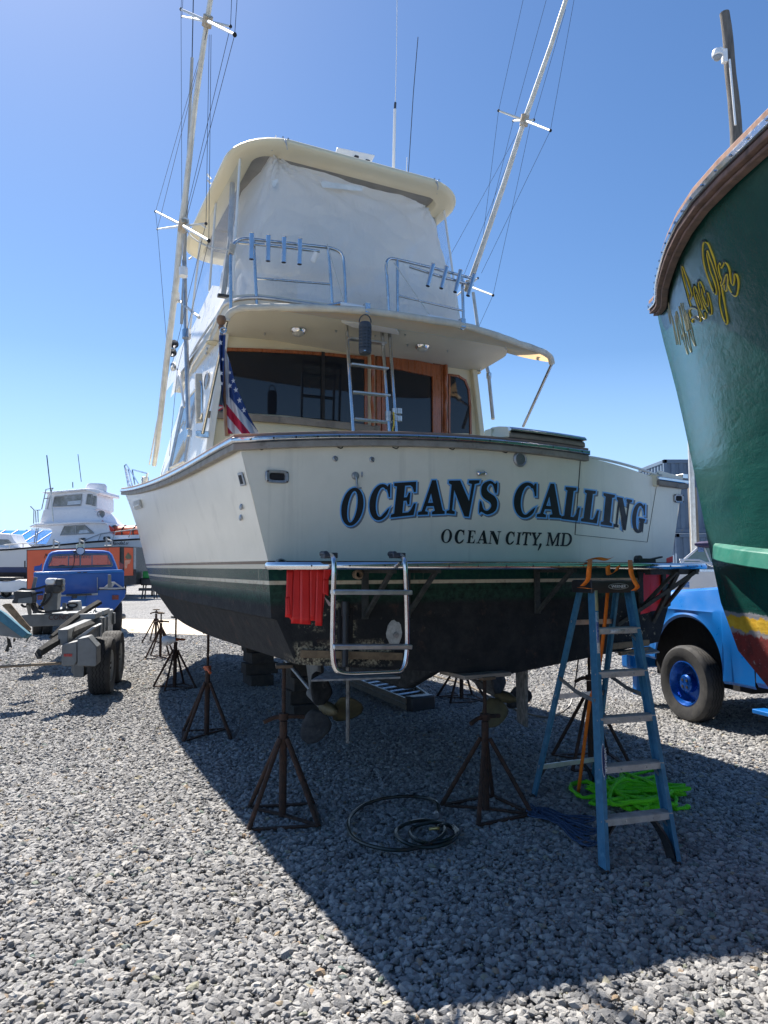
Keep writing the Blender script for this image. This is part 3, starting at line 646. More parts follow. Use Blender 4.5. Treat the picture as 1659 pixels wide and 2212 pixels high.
# ---- bulkhead windows and door
def bpoly(mb, pts, a, th=.01): mb.prism([BA(x, y, a) for x, y in pts], (0, -th, 0))
def bframe(name, pts, wd, a, m, th=.03, closed=True):
    P = [BA(x, y, a) for x, y in pts]; mb = MB(); n = len(P)
    for i in range(n if closed else n - 1):
        d = (P[(i + 1) % n] - P[i]).normalized() * wd * .45; mb.bar(P[i] - d, P[(i + 1) % n] + d, wd, th + .0008 * i, up=(0, 1, 0))
    return mb.build(name, m, boat, bevel=.004)
wl = [(488, 755), (560, 757), (640, 761), (710, 766), (790, 774), (790, 917), (620, 898), (463, 888), (465, 840)]
mb = MB(); bpoly(mb, wl, AB - .004, .008); big_win = mb.build('saloon_window', m_glass, boat, smooth=False)
bframe('window_frame', [(463, 888), (465, 840), (488, 755), (560, 757), (640, 761), (710, 766), (790, 774), (790, 917)], .037, AB - .01, m_mahog, closed=False)
mb = MB(); bpoly(mb, [(694, 760), (701, 761), (701, 906), (694, 905)], AB - .02, .012); mb.build('window_divider', m_dark, boat)
mb = MB(); bpoly(mb, [(448, 889), (640, 903), (818, 921), (818, 936), (640, 918), (448, 903)], AB - .02, .04); mb.build('sill_board', m_teak, boat, bevel=.004)
dfr = [(817, 935), (816, 755), (888, 768), (955, 787), (957, 936)]
bframe('door_frame', dfr, .055, AB - .015, m_mahog, .05, closed=False)
mb = MB(); bpoly(mb, [(832, 782), (936, 806), (937, 936), (833, 935)], AB - .004, .008); mb.build('door_glass', m_glass, boat, smooth=False)
mb = MB(); bpoly(mb, [(822, 763), (950, 791), (950, 818), (822, 792)], AB - .012, .03); mb.build('door_rail', m_mahog, boat, bevel=.004)
mb = MB(); bpoly(mb, [(932, 812), (950, 818), (951, 937), (933, 936)], AB - .0135, .03); mb.build('door_stile', m_mahog, boat, bevel=.004)
mb = MB(); bpoly(mb, [(822, 790), (833, 793), (834, 936), (823, 936)], AB - .0145, .03); mb.build('door_stile', m_mahog, boat, bevel=.004)
rw = [(970, 936), (970, 810), (990, 813), (1004, 822), (1012, 842), (1015, 880), (1016, 936)]
mb = MB(); bpoly(mb, rw, AB - .004, .008); mb.build('quarter_window', m_glass, boat, smooth=False)
bframe('window_frame', rw, .028, AB - .01, m_mahog, closed=False)
for x, y0, y1 in ((805, 768, 920), (963, 789, 935)):
    mb = MB(); P = [BA(x, y0, AB - .05), BA(x + 1, y0 + 22, AB - .07), BA(x, y0 + 45, AB - .05), BA(x + 1, (y0 + y1) / 2, AB - .06), BA(x - 1, y1 - 50, AB - .05), BA(x + 1, y1 - 22, AB - .07), BA(x, y1, AB - .05)]
    mb.tube(crom(P, 4), .022, 8); mb.build('hand_grip', m_mahog, boat)
mb = MB(); bpoly(mb, [(469, 873), (488, 879), (469, 890)], AB - .022, .003); mb.build('burgee_sticker', mat('burgee_red', (.55, .03, .07), (.6, .05, .1), rough=.5), boat)
mb = MB(); bpoly(mb, [(471, 878), (482, 879), (471, 885)], AB - .026, .002); mb.build('sticker_mark', m_whiteb, boat)
# saloon furniture seen faintly: blinds
# ---- flybridge deck with overhang
def dkpt(b, z): return (b, 2.02 + .0 - .10 * (1 - (b / 1.6) ** 2), z)
aft = []
for i in range(25):
    t = -1 + 2 * i / 24; b = 1.66 * math.copysign(abs(math.sin(t * math.pi / 2)) ** .8, t)
    rr_ = max(0, (abs(b) - 1.3) / .36); a = 1.93 + .10 * (b / 1.6) ** 2 + .28 * (1 - math.sqrt(max(0, 1 - rr_ ** 2)))
    aft.append((b, a))
fd = MB(); rws = []
outl = [(-1.0, 6.5), (-1.34, 5.95), (-1.48, 5.1), (-1.56, 4.3), (-1.60, 3.2), (-1.64, 2.8)] + aft + [(1.64, 2.8), (1.60, 3.2), (1.56, 4.3), (1.48, 5.1), (1.34, 5.95), (1.0, 6.5)]
def zc(a): return 4.285 - max(0, min(1, (a - 2.0) / .8)) * .09
sc_ = lambda p, k: (p[0] * k, p[1] + (1 - k) * .8)
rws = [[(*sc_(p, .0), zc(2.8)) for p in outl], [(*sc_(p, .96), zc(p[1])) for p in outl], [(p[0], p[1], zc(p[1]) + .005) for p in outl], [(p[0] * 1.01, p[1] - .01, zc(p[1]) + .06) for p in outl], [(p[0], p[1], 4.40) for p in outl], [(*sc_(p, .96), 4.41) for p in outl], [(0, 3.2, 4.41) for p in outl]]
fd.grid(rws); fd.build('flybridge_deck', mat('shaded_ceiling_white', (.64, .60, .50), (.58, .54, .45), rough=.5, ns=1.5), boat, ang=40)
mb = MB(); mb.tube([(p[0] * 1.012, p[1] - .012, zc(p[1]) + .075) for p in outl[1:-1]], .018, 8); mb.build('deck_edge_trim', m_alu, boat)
# ceiling fittings
for x, y, r in ((644, 711, .085), (912, 747, .085)):
    p = BZ(x, y, 4.25); p.z = zc(p.y) + .01
    mb = MB(); mb.lathe([(r, 0), (r, .02), (r * .8, .045)], p, (0, 0, -1), 24, True); o = mb.build('ceiling_light', m_chrome, boat)
    mb = MB(); mb.lathe([(r * .76, .045), (r * .6, .065), (r * .3, .078), (.001, .08)], p, (0, 0, -1), 20); mb.build('lens', mat('frosted_lens', (.5, .5, .48), rough=.4), o)
for x, y in ((1024, 800), (462, 735)):
    p = BZ(x, y, 4.22); p.z = zc(p.y) + .002
    mb = MB(); mb.lathe([(.085, 0), (.085, .012), (.07, .018), (.06, .008), (.001, .008)], p, (0, 0, -1), 24); mb.build('ceiling_speaker', mat('aged_plastic', (.55, .5, .36), (.48, .43, .3), rough=.6), boat)
for x, y in ((659, 713), (572, 716), (726, 716), (810, 727), (448, 743), (446, 754), (705, 689), (880, 745), (967, 758), (1038, 790), (875, 728)):
    p = BZ(x, y, 4.24); p.z = zc(p.y) + .004; mb = MB(); mb.cyl(p, p - V((0, 0, .018)), .012, n=6); mb.cyl(p - V((0, 0, .01)), p - V((0, 0, .03)), .005, n=6); mb.build('snap_stud', m_alu, boat)
# hatch in the ceiling above the ladder
h0 = [BZ(737, 695, 4.24), BZ(762, 706, 4.24), BZ(862, 722, 4.24), BZ(850, 700, 4.24)]
mb = MB(); mb.prism([V((p.x, p.y, 4.262)) for p in (h0[0], h0[1], h0[2], h0[3])], (0, 0, -.03)); mb.build('hatch_frame', m_whiteb, boat, bevel=.004)
# ---- awning: bowed tube, canvas roll, canvas to the deck edge, two struts
apx = [(489, 694), (492, 684), (503, 673), (528, 666), (608, 664), (700, 666), (792, 672), (862, 681), (928, 691), (997, 702), (1042, 715), (1085, 729), (1130, 745), (1170, 759), (1188, 771), (1192, 786)]
def awn(x, y):
    a = 1.9
    for _ in range(6):
        p = BA(x, y, a); a = 1.95 - .60 * max(0, 1 - ((p.x - .15) / 1.95) ** 2) ** .7
    return BA(x, y, a)
apts = crom([awn(x, y) for x, y in apx], 4)
m_canv = mat('canvas', (.62, .58, .49), (.50, .45, .37), ns=5, rough=.9, bump=.6, bs=14, bd=.02, dirt=(.42, .36, .27), dns=3)
def canvas_mat():
    m, nt, b = newmat('translucent_canvas'); v = coords(nt)
    c = mixc(nt, rampf(nt, noisen(nt, v, 4, 6), .4, .65), (.70, .47, .24), (.58, .37, .18)); lk(nt, c, b.inputs['Base Color']); b.inputs['Roughness'].default_value = .9  # white canvas; the tan of sunlight coming through is put into its colour
    t = node(nt, 'ShaderNodeBsdfTranslucent'); t.inputs[0].default_value = (.85, .60, .33, 1); mx = node(nt, 'ShaderNodeMixShader'); mx.inputs[0].default_value = .6
    lk(nt, b.outputs[0], mx.inputs[1]); lk(nt, t.outputs[0], mx.inputs[2]); lk(nt, mx.outputs[0], nt.nodes['Material Output'].inputs[0]); return m
m_canv2 = canvas_mat()
mb = MB(); mb.tube([p + V((0, 0, .004 * math.sin(i * 1.7))) * .3 for i, p in enumerate(apts)], [.034 + .006 * noise.noise(V((i * .5, 0, 0))) for i in range(len(apts))], 12); mb.build('awning_roll', m_canv, boat)
cv = MB(); rw2 = []
for i, p in enumerate(apts[2:-2]):
    b = max(-1.64, min(1.64, p.x * .93)); rr_ = max(0, (abs(b) - 1.3) / .36); a = 1.93 + .10 * (b / 1.6) ** 2 + .28 * (1 - math.sqrt(max(0, 1 - rr_ ** 2)))
    q = V((b, a - .01, zc(a) + .02)); row = []
    for k in range(6):
        t = k / 5; r_ = (p - V((0, 0, .02))) * (1 - t) + q * t; r_.z -= .09 * max(.12, 1 - ((p.x - .1) / 1.75) ** 2) * math.sin(math.pi * t) * (1 + .06 * noise.noise(V((i * .21, k, 3)))); row.append(r_)
    rw2.append(row)
cv.grid(rw2); cv.build('awning_canvas', m_canv2, boat)
for (p, e, nm) in ((apts[0], BA(438, 935, AB - .16), 'awning_strut'), (apts[-1], BA(1130, 921, 2.6), 'awning_strut')):
    mb = MB(); mb.cyl(p, e, .018); mb.build(nm, m_steel, boat)
mb = MB(); pb = BA(437, 938, AB - .15); mb.box(pb, (.13, .02, .07)); mb.build('strut_bracket', m_steel, boat, bevel=.005)
# spar pieces lying on the roll with lashing lines
for (x0, y0, x1, y1) in ((740, 653, 792, 667), (928, 680, 998, 699)):
    p, q = awn(x0, y0), awn(x1, y1); p.y += .05; mb = MB(); mb.cyl(p, q, .022); mb.build('awning_spar', m_whiteb, boat)
    mb = MB(); mb.box(q, (.05, .06, .09)); mb.tube([q + V((.035 * math.cos(t), 0, .035 * math.sin(t) - .02)) for t in [k * .628 for k in range(10)]], .012, 6, True); mb.build('spar_clamp', m_steel, boat)
mb = MB(); mb.tube(fillet([BA(696, 672, 1.7), BA(705, 661, 1.7), BA(740, 655, 1.6)], .05), .02, 8); mb.build('spar_end', m_steel, boat)
for P in (((707, 528, 2.0), (742, 651, 1.5)), ((851, 568, 2.0), (931, 685, 1.5)), ((833, 566, 2.0), (838, 592, 2.0))):
    mb = MB(); mb.tube([BA(*P[0]), BA(*P[1])], .006, 5); mb.build('lashing_line', m_rope, boat)
# ---- flybridge rails with rod holders
AR = 2.02
def rail(pts, r=.016, name='bridge_rail', a=AR, f=.06, m=m_steel):
    mb = MB(); mb.tube(fillet([BA(*p[:2], p[2] if len(p) > 2 else a) for p in pts], f, 5), r, 10); return mb.build(name, m, boat)
rail([(499, 668), (498, 560), (500, 532), (518, 514), (600, 523), (719, 536), (741, 548), (745, 600), (747, 668)], f=.09)
rail([(555, 664), (550, 560), (548, 520)]); rail([(718, 665), (714, 600), (709, 536)]); rail([(552, 601), (715, 614)], .011)
rail([(840, 676), (836, 600), (833, 566), (843, 557), (935, 579), (1026, 603)], f=.07)
rail([(859, 676), (858, 561)]); rail([(1001, 690), (1000, 650), (998, 597)]); rail([(860, 639), (1003, 672)], .011)
rail([(515, 524), (600, 532), (690, 543)], .015, 'rod_holder_bar', AR - .05); rail([(885, 576), (950, 597), (1022, 616)], .015, 'rod_holder_bar', AR - .05)
for x0, y0, x1, y1 in ((544, 505, 543, 560), (580, 509, 579, 564), (614, 513, 613, 567), (648, 517, 647, 571), (936, 571, 924, 618), (965, 577, 953, 623), (995, 585, 983, 631), (1024, 593, 1011, 639)):
    p, q = BA(x0, y0, AR - .10), BA(x1, y1, AR - .10); d = (p - q).normalized()
    mb = MB(); x_, y_, _ = basis(d)
    mb.lathe([(.0225, 0), (.0225, (p - q).length), (.026, (p - q).length + .004), (.021, (p - q).length + .004), (.0205, .02)], q, d, 16); o = mb.build('rod_holder', m_chrome, boat)
    mb = MB(); mb.cyl(q, q + d * .01, .0215); mb.build('holder_base', m_dark, o)
mb = MB(); p = BA(684, 545, AR - .08); q = BA(675, 566, AR - .04); mb.lathe([(.028, 0), (.028, (p - q).length), (.022, (p - q).length), (.022, .02)], q, (p - q), 14); mb.build('cable_tube', m_whiteb, boat)
# rope lashed on the port rail end
mb = MB()
for k in range(6): c = BA(499 + k * .8, 548 - k * 3.5, AR); mb.tube([c + V((.026 * math.cos(t), .026 * math.sin(t), .008 * math.sin(t * 2))) for t in [j * .7 for j in range(9)]], .007, 5, True)
mb.tube(crom([BA(398, 492, 3.4), BA(415, 512, 3.1), BA(440, 528, 2.8), BA(468, 537, 2.4), BA(496, 540, AR)], 5), .008, 6); mb.build('mooring_rope', m_rope, boat)
# ---- hardtop
def outline(hb_, a0, a1, rr, bow=.05, n=8):
    pts = []
    for (cx, cy, t0) in ((hb_ - rr, a0 + rr, -90), (hb_ - rr, a1 - rr, 0), (-hb_ + rr, a1 - rr, 90), (-hb_ + rr, a0 + rr, 180)):
        for k in range(n + 1):
            t = R(t0 + 90 * k / n); x, y = cx + rr * math.cos(t), cy + rr * math.sin(t); y += bow * ((x / hb_) ** 2) * (1 if y < (a0 + a1) / 2 else -1); pts.append((x, y))
    return pts
HT = 6.38
def hrow(ins, z, rr=.55): return [(x, y, z + .035 * (1 - (x / 1.4) ** 2)) for x, y in outline(1.47 - ins, 2.62 + ins, 6.15 - ins, max(rr - ins * .4, .1))]
hd = MB(); hd.grid([hrow(.30, HT + .052, .3), hrow(.28, HT - .02, .3), hrow(.26, HT - .035, .3), hrow(.05, HT - .03), hrow(0, HT - .01), hrow(-.01, HT + .02), hrow(.015, HT + .05), hrow(.07, HT + .072), hrow(.4, HT + .08)], True)
top = hrow(.4, HT + .08); hd.add(top, [tuple(range(len(top)))]); hd.build('hardtop', m_cream, boat, ang=60)
mb = MB(); cl = hrow(.295, HT + .05, .3); mb.add(cl, [tuple(range(len(cl)))]); mb.build('hardtop_headliner', mat('grey_headliner', (.30, .29, .27), (.25, .24, .23), rough=.8), boat)
for i in range(15):
    x = -1.05 + i * .15; mb = MB(); mb.ball((x, 2.80, HT - .037 + .05 * (1 - (x / 1.4) ** 2)), .008, 6); mb.build('snap_stud', m_alu, boat)
for x in (-.95, .95):
    mb = MB(); mb.ball((x, 2.64, HT + .03), .018, 8); mb.ball((x - .03, 2.63, HT + .06), .01, 6); mb.ball((x + .03, 2.63, HT + .06), .01, 6); mb.tube([(x, 2.63, HT + .02), (x + .01, 2.62, HT - .03), (x + .03, 2.66, HT - .05)], .006, 5); mb.build('rod_socket', m_alu, boat)
# flat antenna panel, whips
c = BZ(768, 350, HT + .2); p0 = [BA(722, 344, 3.3), BA(729, 318, 3.3), BA(811, 335, 3.3), BA(801, 354, 3.3)]
mb = MB(); mb.prism(p0, (0, .03, .012)); sat = mb.build('satellite_panel', m_whiteb, boat, bevel=.01)
for x, y in ((742, 342), (770, 341), (794, 350)):
    mb = MB(); mb.box(BA(x, y, 3.28), (.05, .03, .05)); mb.cyl(BA(x, y, 3.28), BA(x, y + 12, 3.3), .012); mb.build('panel_mount', m_black, sat)
for P, rad, mm in ((((850, 366), (853, 236)), .020, m_whiteb), (((853, 236), (854, 222)), .017, m_wire), (((854, 222), (857, 90), (858, -60)), .0055, m_whiteb), (((882, 376), (893, 200), (903, 80)), .0055, m_wire), (((878, 372), (879, 340)), .005, m_whiteb), (((594, 310), (594, 300), (596, 292)), .006, m_whiteb)):
    mb = MB(); mb.tube([BA(x, y, 3.6) for x, y in P], rad, 8); mb.build('whip_antenna', mm, boat)
# ---- enclosure: sheet plastic across the back, clear vinyl at the sides, posts
def sheet_mat():
    m, nt, b = newmat('plastic_sheeting'); v = coords(nt)
    c = mixc(nt, rampf(nt, noisen(nt, v, 1.3, 6), .35, .7), (.90, .90, .89), (.82, .82, .82)); lk(nt, c, b.inputs['Base Color']); b.inputs['Roughness'].default_value = .32
    t = node(nt, 'ShaderNodeBsdfTranslucent'); t.inputs[0].default_value = (.90, .90, .88, 1)
    mx = node(nt, 'ShaderNodeMixShader'); mx.inputs[0].default_value = .55; lk(nt, b.outputs[0], mx.inputs[1]); lk(nt, t.outputs[0], mx.inputs[2])
    tr_ = node(nt, 'ShaderNodeBsdfTransparent'); m2 = node(nt, 'ShaderNodeMixShader'); m2.inputs[0].default_value = .06; lk(nt, mx.outputs[0], m2.inputs[1]); lk(nt, tr_.outputs[0], m2.inputs[2])
    lk(nt, m2.outputs[0], nt.nodes['Material Output'].inputs[0])
    mp = coords(nt, scale=(1.2, 1, .5)); bumpn(nt, b, noisen(nt, mp, 4, 6, .6, 1.5), .9, .05); return m
m_sheet = sheet_mat()
tp_ = crom([(-1.10, 3.95, HT + .02), (-1.03, 3.3, HT), (-.99, 2.96, HT + .02), (-.9, 2.90, HT - .04), (-.45, 2.90, HT - .07), (0, 2.92, HT - .10), (.5, 2.92, HT - .10), (.86, 2.92, HT - .13), (1.0, 2.98, HT - .2), (1.06, 3.3, HT - .4), (1.10, 3.6, HT - .6)], 14)
bt_ = crom([(-1.50, 3.5, 4.42), (-1.46, 3.0, 4.42), (-1.36, 2.66, 4.42), (-1.1, 2.52, 4.42), (-.5, 2.45, 4.42), (0, 2.43, 4.42), (.6, 2.45, 4.42), (1.1, 2.52, 4.42), (1.38, 2.66, 4.42), (1.46, 3.0, 4.42), (1.5, 3.4, 4.42)], 14)
sh = MB(); rws = []
for j in range(71):
    t = j / 70; row = []
    for i, (p, q) in enumerate(zip(tp_, bt_)):
        p, q = V(p), V(q); c = p * (1 - t) + q * t; u = i / (len(tp_) - 1)
        w1 = noise.noise(V((u * 5 + t * 2.2, t * 2.4, 1))) * .07 + (abs(noise.noise(V((u * 9 + t * 4, t * 5 - u * 6, 9)))) ** .6) * .05 + noise.noise(V((u * 26, t * 3 + u * 7, 5))) * .022 * (1.2 - t)
        w1 += .03 * math.sin(18 * math.atan2(t + .02, abs(u - .28) + .02)) * math.exp(-5 * math.hypot(t, u - .28)) + .03 * math.sin(16 * math.atan2(t + .02, abs(u - .75) + .02)) * math.exp(-5 * math.hypot(t, u - .75))
        n = V((c.x * .5, -1, 0)).normalized(); row.append(c + n * (w1 + .05 * math.sin(math.pi * t)))
    rws.append(row)
sh.grid(rws); sh.build('plastic_sheet', m_sheet, boat)
pass
for P in (((638 * 1.0247 + 600) * .553, 690 * 1.0247 * .553, 160, 24, -8), ((450 * 1.0247 + 600) * .553, 690 * 1.0247 * .553, 26, 34, 10)):
    tpz = MB(); x, y, wd_, hh, sl_ = P; wd_ *= .56; hh *= .56; q = [BA(x, y, 2.8), BA(x + wd_, y + (12 if wd_ > 40 else -5), 2.8), BA(x + wd_, y + hh + 8, 2.8), BA(x + 2, y + hh, 2.8)]; tpz.prism(q, (0, .002, 0)); tpz.build('clear_tape', mat('translucent_tape', (.8, .8, .76), rough=.3), boat)
m_frame = mat('grey_frame', (.42, .42, .40), rough=.5)
for P, r_, mm in ((((503, 372, 3.7), (497, 520, 3.35), (482, 640, 3.1)), .03, m_frame), (((930, 425, 3.4), (942, 520, 3.3)), .03, m_frame)):
    mb = MB(); mb.tube([BA(*q) for q in P], r_, 8); mb.build('enclosure_post', mm, boat)
for s in (-1, 1):
    vp = MB(); rws = []
    top_ = [(s * 1.33, 3.1, HT - .03), (s * 1.35, 4.2, HT - .03), (s * 1.33, 5.2, HT - .03), (s * 1.2, 5.9, HT - .03)]
    bot_ = [(s * 1.44, 2.9, 4.75), (s * 1.41, 4.2, 5.2), (s * 1.40, 5.5, 5.04), (s * 1.3, 6.4, 5.02)]
    for k in range(6): t = k / 5; rws.append([tuple(V(p) * (1 - t) + V(q) * t) for p, q in zip(top_, bot_)])
    vp.grid(rws); vp.build('vinyl_panel', m_clear, boat)
    for i in range(3):
        mb = MB(); mb.tube([top_[i], bot_[i]], .014, 8); mb.build('panel_post', m_white, boat)
    # coaming
    cm = MB(); cm.grid([[(s * 1.58, a, 4.38) for a in (2.35, 3.0, 4.0, 5.2, 6.2, 6.7)], [(s * 1.42, a + .15, z) for a, z in ((2.6, 4.45), (2.95, 4.85), (3.85, 5.2), (5.0, 5.05), (6.0, 5.02), (6.4, 5.0))], [(s * 1.36, a + .15, z) for a, z in ((2.62, 4.44), (2.95, 4.82), (3.85, 5.18), (5.0, 5.03), (6.0, 5.0), (6.4, 5.0))], [(s * 1.45, a, 4.38) for a in (2.4, 3.0, 4.0, 5.2, 6.2, 6.7)]])
    cm.build('bridge_coaming', m_white, boat, ang=50)
    mb = MB(); mb.tube(crom([(s * 1.60, 2.4, 4.43), (s * 1.60, 3.0, 4.44), (s * 1.585, 4.0, 4.44), (s * 1.52, 5.1, 4.44), (s * 1.38, 5.95, 4.44)], 5), .014, 6); mb.build('coaming_trim', m_alu, boat)
mb = MB(); mb.grid([[(-1.45, 6.35, 4.4), (0, 6.75, 4.4), (1.45, 6.35, 4.4)], [(-1.3, 6.4, 5.1), (0, 6.75, 5.1), (1.3, 6.4, 5.1)]]); mb.build('bridge_front', m_white, boat)
mb = MB(); mb.box2((-.5, 4.6, 4.4), (.6, 5.2, 5.35)); mb.box2((-.9, 3.6, 4.4), (-.45, 3.9, 5.3)); mb.box2((.3, 3.6, 4.4), (.8, 3.9, 5.3)); mb.build('helm_console', m_white, boat, bevel=.04)
mb = MB(); mb.box(BA(483, 640, 2.6), (.12, .05, .03)); mb.build('chair_arm', m_black, boat)
# ---- cockpit ladder to the bridge, with outlet posts
AL = 2.12
for P in (((748, 697), (755, 812), (763, 936)), ((825, 716), (833, 825), (841, 936)), ((841, 714), (848, 820), (856, 936))):
    mb = MB(); mb.tube(crom([BA(x, y, AL - .06 * i) for i, (x, y) in enumerate(P)], 4), .019, 10); mb.build('ladder_rail', m_steel, boat)
for x0, y0, x1, y1 in ((753, 731, 833, 742), (757, 787, 837, 797), (760, 847, 841, 855), (764, 905, 844, 913)):
    mb = MB(); mb.bar(BA(x0, y0, AL - .07), BA(x1, y1, AL - .07), .075, .022); mb.build('ladder_step', m_alu, boat, bevel=.004)
mb = MB(); mb.tube(fillet([BA(841, 720, AL), BA(846, 716, AL - .02), BA(862, 706, AL + .1), BA(905, 697, AL + .3)], .04), .014, 8); mb.build('ladder_brace', m_steel, boat)
for x, y in ((838, 896), (852, 890), (838, 906), (853, 905), (862, 890), (862, 906)):
    mb = MB(); mb.cyl(BA(x, y - 7, AL - .1), BA(x, y + 4, AL - .1), .032, n=10); mb.build('rod_clip', m_alu, boat)
mb = MB(); mb.tube(crom([BA(850, 890, AL - .14), BA(851, 915, AL - .14), BA(848, 930, AL - .12), BA(852, 936, AL - .12)], 5), .008, 6); mb.build('yellow_cord', mat('yellow_cord', (.7, .5, .03), rough=.6), boat)
# ---- swim platform
def pout(b): return -.13 - .38 * max(0, 1 - (abs(b) / 1.93) ** 4) ** .5
PZ = 1.80; pf = MB(); n = 40; oe = [(1.93 * math.sin(-math.pi / 2 + math.pi * k / n), pout(1.93 * math.sin(-math.pi / 2 + math.pi * k / n))) for k in range(n + 1)]
poly = [(b, a) for b, a in oe] + [(1.88, camber(1.88) - .012), (0, -.012), (-1.88, camber(1.88) - .012)]
slat = MB(); slat.prism([(b * .985, a * .97, PZ - .03) for b, a in poly], (0, 0, .028)); plat = slat.build('swim_platform', mat('dark_teak', (.10, .085, .07), (.06, .05, .045), ns=9, rough=.8), boat)
ed = MB(); rws = []
pe = [(-1.86, .06)] + oe + [(1.86, .06)]
for k, (b, a) in enumerate(pe):
    a0 = V(pe[max(k - 1, 0)]); a1 = V(pe[min(k + 1, len(pe) - 1)]); d = a1 - a0; nrm = V((d.y, -d.x, 0)).normalized(); c = V((b, a, PZ - .012))
    rws.append([c + nrm * (.014 * math.cos(t)) + V((0, 0, .024 * math.sin(t))) for t in [j * math.pi / 5 for j in range(10)]])
ed.grid(rws, True); ed.add(rws[0], [tuple(range(10))]); ed.add(rws[-1], [tuple(range(10))[::-1]]); ed.build('platform_rim', m_chrome, boat)
for k in range(16):
    b = -1.72 + k * .225; mb = MB(); mb.ball((b, pout(b) - .014, PZ - .012), .006, 6); mb.build('rim_screw', m_dark, boat)
m_brk = mat('bracket_black', (.03, .034, .034), (.06, .065, .06), ns=20, rough=.7, dirt=(.2, .18, .13), dlo=.62, dhi=.7)
for b in (-1.18, -.86, .28, 1.42, 1.72):
    y0 = camber(b)
    mb = MB(); mb.bar((b, y0 - .03, PZ - .045), (b, pout(b) + .05, PZ - .045), .04, .03); mb.bar((b, y0 - .02, PZ - .03), (b, y0 - .02, 1.42), .05, .02); mb.bar((b, pout(b) + .09, PZ - .05), (b, y0 - .03, 1.44), .028, .028)
    mb.build('platform_bracket', m_brk, boat, bevel=.003)
mb = MB(); mb.bar((1.5, -.3, PZ - .06), (1.6, .08, 1.30), .03, .03); mb.bar((1.7, -.3, PZ - .06), (1.15, .06, 1.28), .03, .03); mb.bar((1.1, -.36, PZ - .05), (1.80, -.22, PZ - .05), .05, .06); mb.build('platform_bracket', m_brk, boat)
# swim ladder
AS = pout(-.8) - .05
mb = MB(); mb.tube(fillet([BA(706, 1199, AS + .18), BA(712, 1197, AS + .12), BA(722, 1206, AS - .01), BA(722, 1230, AS - .02), BA(719, 1330, AS), BA(718, 1405, AS), BA(722, 1448, AS), BA(745, 1456, AS), BA(845, 1452, AS), BA(872, 1450, AS), BA(880, 1405, AS), BA(879, 1330, AS), BA(876, 1230, AS - .02), BA(874, 1208, AS - .01), BA(864, 1198, AS + .12), BA(856, 1199, AS + .18)], .09, 7), .0155, 12)
sl_ = mb.build('swim_ladder', m_steel, boat)
for y0, y1 in ((1279, 1280), (1397, 1397)):
    mb = MB(); p, q = BA(717, y0, AS - .01), BA(886, y1, AS - .01); mb.bar(p, q, .07, .030); mb.build('ladder_step', m_alu, sl_, bevel=.006)
for x in (711, 858):
    mb = MB(); p = BA(x, 1200, AS + .13); mb.box(p, (.09, .07, .035)); mb.cyl(p + V((-.03, -.03, .01)), p + V((-.03, .05, .01)), .018); mb.build('ladder_hinge', mat('dark_casting', (.08, .085, .1), rough=.4, metal=.6), sl_, bevel=.005)
# ---- transom fittings
m_cast = mat('dull_casting', (.42, .43, .44), (.3, .31, .33), ns=20, rough=.4, metal=.7)
def hawse(x, y, wd, hh, tilt=0):
    c = TF(x, y, 0); mb = MB(); rows = []
    for sc1, off in ((1, .002), (1, .012), (.9, .018), (.68, .016), (.62, .004), (.6, -.004)):
        rows.append([(c.x + wd / 2 * sc1 * math.copysign(abs(math.cos(t)) ** .45, math.cos(t)), c.y - off, c.z + hh / 2 * (sc1 if sc1 > .8 else sc1 * .86) * math.copysign(abs(math.sin(t)) ** .45, math.sin(t)) + tilt * math.cos(t)) for t in [k * math.pi / 16 for k in range(32)]])
    mb.grid(rows, True); o = mb.build('hawse_pipe', m_cast, boat)
    mb = MB(); mb.box(c + V((0, -.004, 0)), (wd * .6, .01, hh * .5)); mb.build('hawse_opening', m_dark, o)
    for sx in (-1, 1):
        for sy in (-1, 1): mb = MB(); mb.ball(c + V((sx * wd * .41, -.018, sy * hh * .36)), .006, 6); mb.build('screw', m_rust, o)
hawse(598, 1030, .165, .088); hawse(1464, 1077, .12, .08)
# side hawse on the hull port quarter
def hullplate(name, pts, m, off=.006, th=.01, bevel=0):
    P = [HR(x, y, off) for x, y in pts]
    if any(p is None for p in P): return None
    n = (P[1] - P[0]).cross(P[2] - P[0]).normalized(); 
    if n.x > 0: n = -n
    mb = MB(); mb.prism(P, n * th); return mb.build(name, m, boat, bevel=bevel)
hullplate('hawse_pipe', [(516, 1021), (525, 1020), (533, 1048), (523, 1050)], m_cast, .002, .012, .004)
hullplate('hawse_opening', [(519, 1026), (525, 1025), (530, 1044), (524, 1045)], m_dark, .012, .004)
for x, y in ((523, 1095), (522, 1118)):
    p = HR(x, y, .004)
    if p: mb = MB(); mb.lathe([(.022, 0), (.022, .008), (.012, .014), (.001, .012)], p, (-1, -.05, .1), 14); mb.build('drain_fitting', m_cast, boat)
hullplate('hull_vent', [(291, 1083), (304, 1079), (309, 1096), (295, 1101)], m_frame, .003, .02); hullplate('vent_slat', [(293, 1092), (306, 1087), (307, 1090), (294, 1095)], m_white, .03, .01)
p = TF(1122, 992); mb = MB(); mb.lathe([(.062, 0), (.062, .012), (.052, .022), (.044, .018)], p, (0, -1, 0), 26); lt = mb.build('transom_light', m_cast, boat)
mb = MB(); mb.lathe([(.044, .016), (.02, .02), (.001, .021)], p, (0, -1, 0), 20); mb.build('lens', mat('grey_lens', (.16, .17, .17), rough=.15), lt)
for x, y in ((724, 991), (803, 993)):
    p = TF(x, y); mb = MB(); mb.lathe([(.02, 0), (.02, .006), (.013, .010), (.011, .003), (.001, .003)], p, (0, -1, 0), 16); mb.build('drain_fitting', m_cast, boat)
